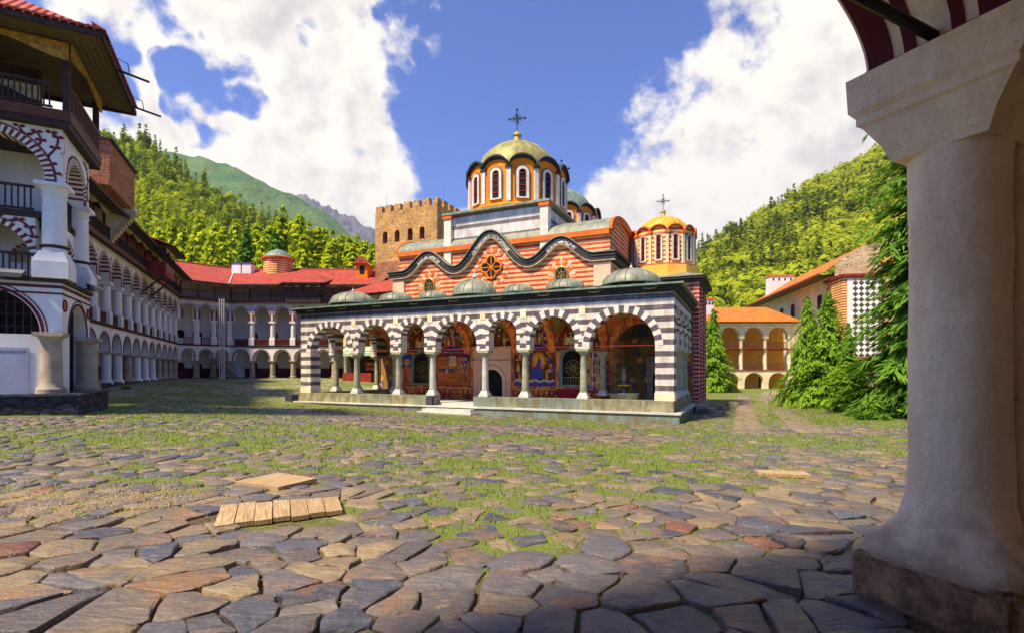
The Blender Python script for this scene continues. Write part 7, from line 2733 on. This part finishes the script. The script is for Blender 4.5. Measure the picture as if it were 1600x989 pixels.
def conifer_arrays(seed, tiers=20, per=13, subs=7, rad=0.2, h0=0.05, droop=0.10, ragged=0.22, leaf=0.05, hang=0.0, multi=1, slim=0.42, asym=0.0):
    """unit-height conifer: drooping boughs carrying flat sprays (quads)"""
    r_ = np.random.default_rng(seed)
    AN, F, RR, Z, Tt, LEN = [], [], [], [], [], []
    for k in range(tiers):
        t = min(max((k + r_.uniform(-0.3, 0.3)) / tiers, 0), 0.985)
        rr = rad * (1 - t) ** 0.85 + 0.006
        if t < 0.12:
            rr *= 0.75 + 2.0 * t
        nb = max(5, int(per * (0.45 + 0.55 * (1 - t))))
        an = 2 * PI * np.arange(nb) / nb + r_.uniform(-0.35, 0.35, nb) + k
        R_ = rr * (1 + r_.uniform(-ragged, ragged, nb)) * (1 + asym * np.sin(2 * an + 9 * t + seed) + 0.6 * asym * np.sin(3 * an - 14 * t + 2 * seed))
        zj = r_.uniform(-0.4, 0.4, nb) / tiers
        ns = max(2, int(subs * (0.4 + 0.6 * (1 - t))))
        f = (np.arange(ns) + 0.6)[None, :, None] / ns + r_.uniform(-0.3, 0.3, (nb, ns, multi)) / ns
        sh = (nb, ns, multi)
        AN.append(np.broadcast_to(an[:, None, None], sh).ravel())
        RR.append(np.broadcast_to(R_[:, None, None], sh).ravel())
        F.append(f.ravel())
        Z.append(np.broadcast_to((h0 + (1 - h0) * t + zj)[:, None, None], sh).ravel())
        Tt.append(np.full(nb * ns * multi, t))
    an, R_, f, z, t = [np.concatenate(q) for q in (AN, RR, F, Z, Tt)]
    n = len(an)
    u = lambda a, b_: r_.uniform(a, b_, n)
    rrn = R_ / rad
    x = R_ * f
    zz = z - droop * rrn * f * f * 0.9 + 0.02 * f * (1 - t) + u(-0.006, 0.006)
    sz = leaf * (0.55 + 0.6 * (1 - t)) * u(0.7, 1.25) * (1.15 - 0.45 * f)
    side = u(-1, 1) * (0.035 * (1 - t) + sz * 0.6) * (1.15 - 0.6 * f) * (1.0 if multi > 1 else 0.6)
    c = np.stack([x, side, zz - np.abs(side) * 0.25], -1)
    sw = np.sign(side) * u(0.1, 0.8)
    d = np.stack([sz * 0.75, sw * sz, -sz * (0.25 + hang) * u(0.2, 1.5)], -1)
    w = np.stack([(u(-.25, .25) - sw * 0.5) * sz * slim, sz * slim, u(-.28, .28) * sz * slim * 2], -1)
    q = np.stack([c - d * 0.6, c + w, c + d, c - w], 1)
    ca, sa = np.cos(an)[:, None], np.sin(an)[:, None]
    q = np.stack([q[..., 0] * ca - q[..., 1] * sa, q[..., 0] * sa + q[..., 1] * ca, q[..., 2]], -1)
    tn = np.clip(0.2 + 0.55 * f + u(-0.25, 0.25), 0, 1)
    return q.reshape(-1, 3), np.arange(4 * n).reshape(-1, 4), np.repeat(tn, 4)


def crown_mesh(name, arr, mat):
    me = np_mesh(name, *arr)
    me.materials.append(MT[mat])
    return me


def trunk_mesh(h, r, n=8, branches=0, seed=0):
    m_ = MB()
    pts = [(0.02 * h * math.sin(k * 1.3) * 0.15, 0.02 * h * math.cos(k * 1.7) * 0.15, -0.3 + (h + 0.3) * k / 6) for k in range(7)]
    m_.tube(pts, r, n, 0, r * 0.15)
    rr = random.Random(seed)
    for k in range(branches):
        z = h * (0.12 + 0.8 * k / branches)
        a = k * 2.4
        L = 0.09 * h * (1 - z / h) + 0.01
        m_.tube([(0, 0, z), (L * 0.6 * math.cos(a), L * 0.6 * math.sin(a), z + 0.02 * h), (L * math.cos(a), L * math.sin(a), z - 0.02 * h)], r * 0.22 * (1 - 0.6 * z / h), 4, 0, r * 0.05)
    return m_.mesh('trunk', 'bark', 50)


def plant(name, label, cat, X, Y, h, crown_me, trunk_me, group=None, wide=1.0, rz=0.0, z=None):
    t = thing(name, label, cat, (X, Y, gz(X, Y) if z is None else z), rz, group)
    put('crown', crown_me, t, (0, 0, 0), 0, (h * wide, h * wide, h))
    put('trunk', trunk_me, t, (0, 0, 0), 0, (h, h, h))
    return t


tk = trunk_mesh(0.97, 0.022, 8, 22, 3)
tk2 = trunk_mesh(0.9, 0.035, 8, 12, 4)
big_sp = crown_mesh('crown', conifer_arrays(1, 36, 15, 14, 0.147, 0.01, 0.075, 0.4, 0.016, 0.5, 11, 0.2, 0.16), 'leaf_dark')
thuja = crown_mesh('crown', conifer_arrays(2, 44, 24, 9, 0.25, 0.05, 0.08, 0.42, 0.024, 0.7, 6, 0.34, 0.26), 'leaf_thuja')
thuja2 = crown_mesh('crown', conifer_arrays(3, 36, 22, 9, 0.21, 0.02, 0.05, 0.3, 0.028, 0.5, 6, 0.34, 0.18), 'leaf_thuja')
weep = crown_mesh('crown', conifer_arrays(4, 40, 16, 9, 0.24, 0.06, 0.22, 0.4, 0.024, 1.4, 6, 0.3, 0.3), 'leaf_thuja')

plant('spruce_tree', 'tall dark spruce with layered boughs close behind the whitewashed pillar', 'tree', 19.25, 23.4, 22.0, big_sp, tk, wide=1.14, rz=1.9)
plant('spruce_tree', 'second dark spruce standing behind the tallest layered spruce', 'tree', 27.0, 32.0, 17.0, big_sp, tk, rz=2.0, wide=1.1)
plant('conifer_tree', 'broad bright green conifer with pointed top on the lawn', 'tree', 19.9, 32.2, 7.3, thuja, tk2, rz=0.3, wide=1.12)
plant('conifer_tree', 'weeping conifer with hanging sprays merged into the broad bright conifer', 'tree', 19.4, 33.6, 7.3, weep, tk2, rz=1.3, wide=1.1)
plant('conifer_tree', 'small dense cone-shaped evergreen between the broad conifer and the dark spruce', 'tree', 18.25, 27.8, 4.9, thuja2, tk2, rz=2.2, wide=0.95)
plant('conifer_tree', 'bushy yellow-green conifer with bare trunk just behind the church corner', 'tree', 23.0, 58.5, 9.6, thuja, tk2, rz=0.9, wide=0.95)
# low spreading shrub at the spruce foot
def shrub_arrays(seed, n, rx, ry, rz_, leaf):
    r_ = np.random.default_rng(seed)
    d = r_.normal(0, 1, (n, 3))
    d /= np.linalg.norm(d, axis=1)[:, None]
    d[:, 2] = np.abs(d[:, 2])
    lump = 0.72 + 0.28 * np.sin(d[:, 0] * 5 + seed) * np.cos(d[:, 1] * 4 + d[:, 2] * 5)
    p = d * (np.array([rx, ry, rz_]) * (lump * r_.uniform(0.55, 1.0, n))[:, None])
    t = r_.normal(0, 1, (n, 3)) * leaf
    b_ = r_.normal(0, 1, (n, 3)) * leaf * 0.7
    q = np.stack([p - t, p - b_, p + t, p + b_], 1)
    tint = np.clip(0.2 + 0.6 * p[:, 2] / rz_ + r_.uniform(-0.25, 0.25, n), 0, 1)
    return q.reshape(-1, 3), np.arange(4 * n).reshape(-1, 4), np.repeat(tint, 4)


for (X, Y, s_, lab) in ((16.6, 23.2, 1.0, 'low spreading green shrub at the foot of the tall spruce'), (13.6, 37.2, 0.5, 'small ragged green shrub near the church side steps'),
                        (-26.4, 35.0, 0.32, 'tiny green plant at the foot of the shaded left arcade'),):
    sh = thing('shrub', lab, 'shrub', (X, Y, gz(X, Y) + (0.0)))
    put('crown', crown_mesh('crown', shrub_arrays(int(X * 10) % 97, 1800, 1.3, 1.1, 1.0, 0.07), 'leaf_thuja'), sh, (0, 0, 0), 0, s_)
    m_ = MB()
    for k in range(5):
        a = k * 1.26
        m_.tube([(0, 0, -0.1), (0.3 * s_ * math.cos(a), 0.3 * s_ * math.sin(a), 0.4 * s_), (0.7 * s_ * math.cos(a), 0.7 * s_ * math.sin(a), 0.7 * s_)], 0.03 * s_, 5, 0, 0.01 * s_)
    m_.obj('trunk', 'bark', sh)

# spruces rising behind the end wing roof
cr_y = [crown_mesh('crown', conifer_arrays(20 + k, 30, 13, 7, 0.24, 0.03, 0.10, 0.4, 0.034, 0.6, 6), 'leaf_spruce') for k in range(3)]
cr_d = [crown_mesh('crown', conifer_arrays(30 + k, 30, 13, 7, 0.24, 0.03, 0.10, 0.35, 0.034, 0.6, 6), 'leaf_dark') for k in range(2)]
tkf = trunk_mesh(0.95, 0.015, 6)
TREES = [(285, 352, 88, 0), (312, 330, 96, 1), (330, 362, 84, 0), (300, 372, 80, 0), (350, 350, 92, 0), (368, 338, 104, 0), (386, 352, 86, 2), (402, 345, 98, 0), (420, 348, 92, 0), (441, 322, 86, 1), (456, 340, 94, 0), (468, 330, 90, 1),
         (482, 346, 98, 0), (496, 350, 92, 0), (508, 352, 100, 1), (520, 360, 90, 0), (534, 362, 96, 0), (546, 366, 92, 0), (558, 366, 100, 0), (570, 372, 94, 0), (582, 376, 90, 0), (430, 358, 84, 2), (475, 362, 83, 0), (550, 376, 84, 1),
         (270, 340, 100, 0), (250, 350, 92, 0), (338, 344, 110, 0), (410, 362, 84, 1), (515, 374, 83, 0), (600, 380, 100, 0), (620, 385, 100, 0)]
for i, (u, v, y, kind) in enumerate(TREES):
    p = px_at(u, v, y)
    zb = 2.0 + (y - 80) * 0.12
    me = (cr_d if kind == 2 else cr_y)[i % (2 if kind == 2 else 3)]
    lab = ['yellow-green spruce in the row of trees behind the end wing roof', 'tall pointed golden spruce standing above its neighbours behind the end wing roof', 'deep green spruce among yellow ones behind the end wing roof'][kind]
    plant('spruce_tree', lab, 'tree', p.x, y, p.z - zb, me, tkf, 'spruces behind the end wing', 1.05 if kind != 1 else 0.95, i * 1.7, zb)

# ------------------------------------------------------------------ hills
def interp(pts, x):
    xs_ = [p[0] for p in pts]
    ys_ = [p[1] for p in pts]
    return np.interp(x, xs_, ys_)


def hill(name, label, ridge, y0, y1, t_rng, mat, nt_=90, ny_=40, lift0=0.12, jit=2.0, behind=1.35, pw=0.85):
    """slope rising from depth y0 to a ridge at depth y1; ridge profile given as (u, v) seen from the court"""
    ts = np.linspace(t_rng[0], t_rng[1], nt_)
    ss = np.concatenate([np.linspace(0, 1, ny_), [1.15, behind, behind + 0.5]])
    Tt, S = np.meshgrid(ts, ss)
    vr = interp(ridge, 800 + 800 * Tt)
    Y = y0 + (y1 - y0) * S
    el = (580 - vr) / 800
    k = np.where(S <= 1, lift0 + (1 - lift0) * np.clip(S, 0, 1) ** pw, 1 - (S - 1) * 1.2)
    Z = EYE + Y * el * k
    Z = Z + jit * (vnoise(Tt * Y, Y, 30, 5) - 0.5) + jit * 0.5 * (vnoise(Tt * Y, Y, 11, 6) - 0.5)
    X = Tt * Y
    Z = np.where(S <= 0.001, np.minimum(Z, -1.5), Z)
    v = np.stack([X, Y, Z], -1).reshape(-1, 3)
    nx, ny = len(ts), len(ss)
    idx = np.arange(nx * ny).reshape(ny, nx)
    q = np.stack([idx[:-1, :-1], idx[:-1, 1:], idx[1:, 1:], idx[1:, :-1]], -1).reshape(-1, 4)
    me = np_mesh(name, v, q, None, True)
    me.materials.append(MT[mat])
    o = put(name, me)
    o['kind'] = 'structure'
    o['label'] = label

    def at(t, s_):
        vr_ = interp(ridge, 800 + 800 * t)
        y = y0 + (y1 - y0) * s_
        z = EYE + y * (580 - vr_) / 800 * (lift0 + (1 - lift0) * s_ ** pw)
        z = z + jit * (vnoise(t * y, y, 30, 5) - 0.5) + jit * 0.5 * (vnoise(t * y, y, 11, 6) - 0.5)
        return np.stack([t * y, y, z], -1)
    return at


MT['hill_ground'] = pm('forest_floor', C(70, 84, 30), C(46, 60, 24), 0.05, 0.95, 0.5, 0.4, 1.0)


def alpine(name, c1, c2, c3, sc):
    m, nt, b, tc = new_mat(name, 0.95)
    v = tc.outputs['Object']
    n1 = noise(nt, v, sc, 9, 0.62)
    n2 = noise(nt, v, sc * 6, 8, 0.65)
    geo = nd(nt, 'NewGeometry')
    sl = nd(nt, 'SeparateXYZ', (geo.outputs['Normal'],)).outputs[2]
    col = mix(nt, smooth(nt, n1, 0.4, 0.62), c1, c2)
    col = mix(nt, smooth(nt, ma(nt, 'ADD', n2, ma(nt, 'MULTIPLY', sl, -0.25)), 0.36, 0.5), col, c3)
    setc(nt, b, col)
    bump(nt, b, ma(nt, 'ADD', n1, n2), 0.9, 14.0)
    return m


MT['alp_green'] = alpine('alpine_meadow', C(74, 116, 66), C(104, 132, 70), C(118, 124, 96), 0.012)
MT['alp_rock'] = alpine('mountain_rock', C(92, 92, 106), C(122, 118, 126), C(70, 74, 86), 0.01)
hl = hill('forest_hill', 'wooded hillside rising behind the left wings', [(-1600, 120), (-400, 170), (60, 230), (145, 240), (205, 238), (235, 244), (274, 272), (310, 300), (340, 322), (370, 342), (400, 358), (430, 370), (480, 388), (560, 412), (640, 440), (900, 510)], 95, 330, (-2.6, -0.12), 'hill_ground', jit=5.0)
hr = hill('forest_hill', 'wooded hillside rising behind the right wings', [(700, 520), (1000, 440), (1060, 424), (1090, 408), (1200, 344), (1300, 290), (1400, 240), (1500, 195), (1800, 70), (3000, -60)], 120, 400, (0.08, 2.6), 'hill_ground', jit=5.0)
hill('mountain', 'green alpine ridge behind the wooded left hill', [(-1600, 60), (0, 190), (274, 240), (310, 247), (337, 255), (370, 262), (400, 277), (430, 295), (460, 308), (490, 322), (520, 343), (550, 367), (600, 392), (760, 440), (1200, 520)], 380, 1250, (-2.6, 0.3), 'alp_green', 160, 60, 0.15, 22.0)
hill('mountain', 'bare grey rocky mountain at the head of the valley', [(200, 330), (440, 318), (470, 308), (490, 316), (515, 322), (535, 332), (560, 343), (575, 356), (600, 366), (640, 395), (720, 420), (900, 470)], 1300, 2600, (-0.9, 0.2), 'alp_rock', 220, 80, 0.2, 45.0)


def forest(name, label, at, t_rng, s_rng, n, mat, hgt, dec_frac, seed, sel=None):
    r_ = np.random.default_rng(seed)
    t = r_.uniform(*t_rng, n)
    s_ = np.sqrt(r_.uniform(s_rng[0] ** 2, s_rng[1] ** 2, n))
    P_ = at(t, s_)
    con = [conifer_arrays(50 + k, 13, 9, 3, 0.2, 0.0, 0.06, 0.35, 0.10, 0.3) for k in range(3)]
    dec = []
    for k in range(3):
        n_ = 260
        d = r_.normal(0, 1, (n_, 3))
        d /= np.linalg.norm(d, axis=1)[:, None]
        lob = 0.75 + 0.25 * np.sin(4 * d[:, 0] + k) * np.cos(5 * d[:, 1]) + 0.1 * np.sin(7 * d[:, 2])
        p = d * (np.array([0.42, 0.42, 0.4]) * lob[:, None] * r_.uniform(0.75, 1.0, n_)[:, None]) + np.array([0, 0, 0.52])
        a = np.cross(d, r_.normal(0, 1, (n_, 3)))
        a /= np.linalg.norm(a, axis=1)[:, None]
        b_ = np.cross(d + 0.22 * r_.normal(0, 1, (n_, 3)), a)
        q = np.stack([p - a * .062, p - b_ * .05, p + a * .062, p + b_ * .05], 1)
        dec.append((q.reshape(-1, 3), np.arange(4 * n_).reshape(-1, 4), np.repeat(np.clip(0.3 + 0.5 * d[:, 2] + r_.uniform(-.2, .2, n_), 0, 1), 4)))  # crown tops tinted lighter, undersides darker: shading put into the leaf colour
    V, F, Tn = [], [], []
    o = 0
    patch = vnoise(P_[:, 0], P_[:, 1], 26, seed)
    patch2 = vnoise(P_[:, 0], P_[:, 1], 60, seed + 3)
    patch3 = vnoise(P_[:, 0], P_[:, 1], 13, seed + 6)
    for i in range(n):
        isd = (patch[i] * 0.7 + r_.uniform(0, 0.3)) < dec_frac
        v, f, tn = (dec if isd else con)[i % 3]
        h = hgt * r_.uniform(0.5, 1.3) * (0.85 if isd else 1.1)
        w = h * (r_.uniform(0.85, 1.15) if isd else r_.uniform(0.8, 1.1))
        vv = rot_z(v, r_.uniform(0, 6.3)) * np.array([w, w, h]) + P_[i] - np.array([0, 0, 0.6])
        V.append(vv)
        F.append(f + o)
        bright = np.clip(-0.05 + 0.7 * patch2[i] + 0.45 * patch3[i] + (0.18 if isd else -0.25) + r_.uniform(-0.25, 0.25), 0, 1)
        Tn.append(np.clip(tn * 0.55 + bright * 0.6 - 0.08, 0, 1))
        o += len(v)
    me = np_mesh(name, np.concatenate(V), np.concatenate(F), np.concatenate(Tn))
    me.materials.append(MT[mat])
    ob = put(name, me)
    ob['kind'] = 'stuff'
    ob['label'] = label
    ob['category'] = 'forest'
    return ob


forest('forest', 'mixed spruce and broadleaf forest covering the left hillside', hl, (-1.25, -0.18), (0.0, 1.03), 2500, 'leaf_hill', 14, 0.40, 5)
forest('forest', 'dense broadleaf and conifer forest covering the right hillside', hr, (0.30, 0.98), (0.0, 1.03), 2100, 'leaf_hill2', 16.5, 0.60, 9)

# ------------------------------------------------------------------ air of the valley
hz = MB().box(-3600, 3600, -300, 3950, -60, 1050)
haze = hz.mesh('haze', [])
hm = bpy.data.materials.new('valley_haze')
hm.use_nodes = True
hm.node_tree.nodes.clear()
pv_ = nd(hm.node_tree, 'VolumePrincipled', {'Color': (0.86, 0.92, 1.0, 1), 'Density': 0.0001, 'Anisotropy': 0.2})
ho_ = nd(hm.node_tree, 'OutputMaterial')
hm.node_tree.links.new(pv_.outputs[0], ho_.inputs['Volume'])
haze.materials.append(hm)
hobj = put('haze', haze)
hobj['kind'] = 'stuff'
hobj['label'] = 'pale blue summer haze filling the valley'
hobj['category'] = 'haze'
scene.cycles.volume_bounces = 0
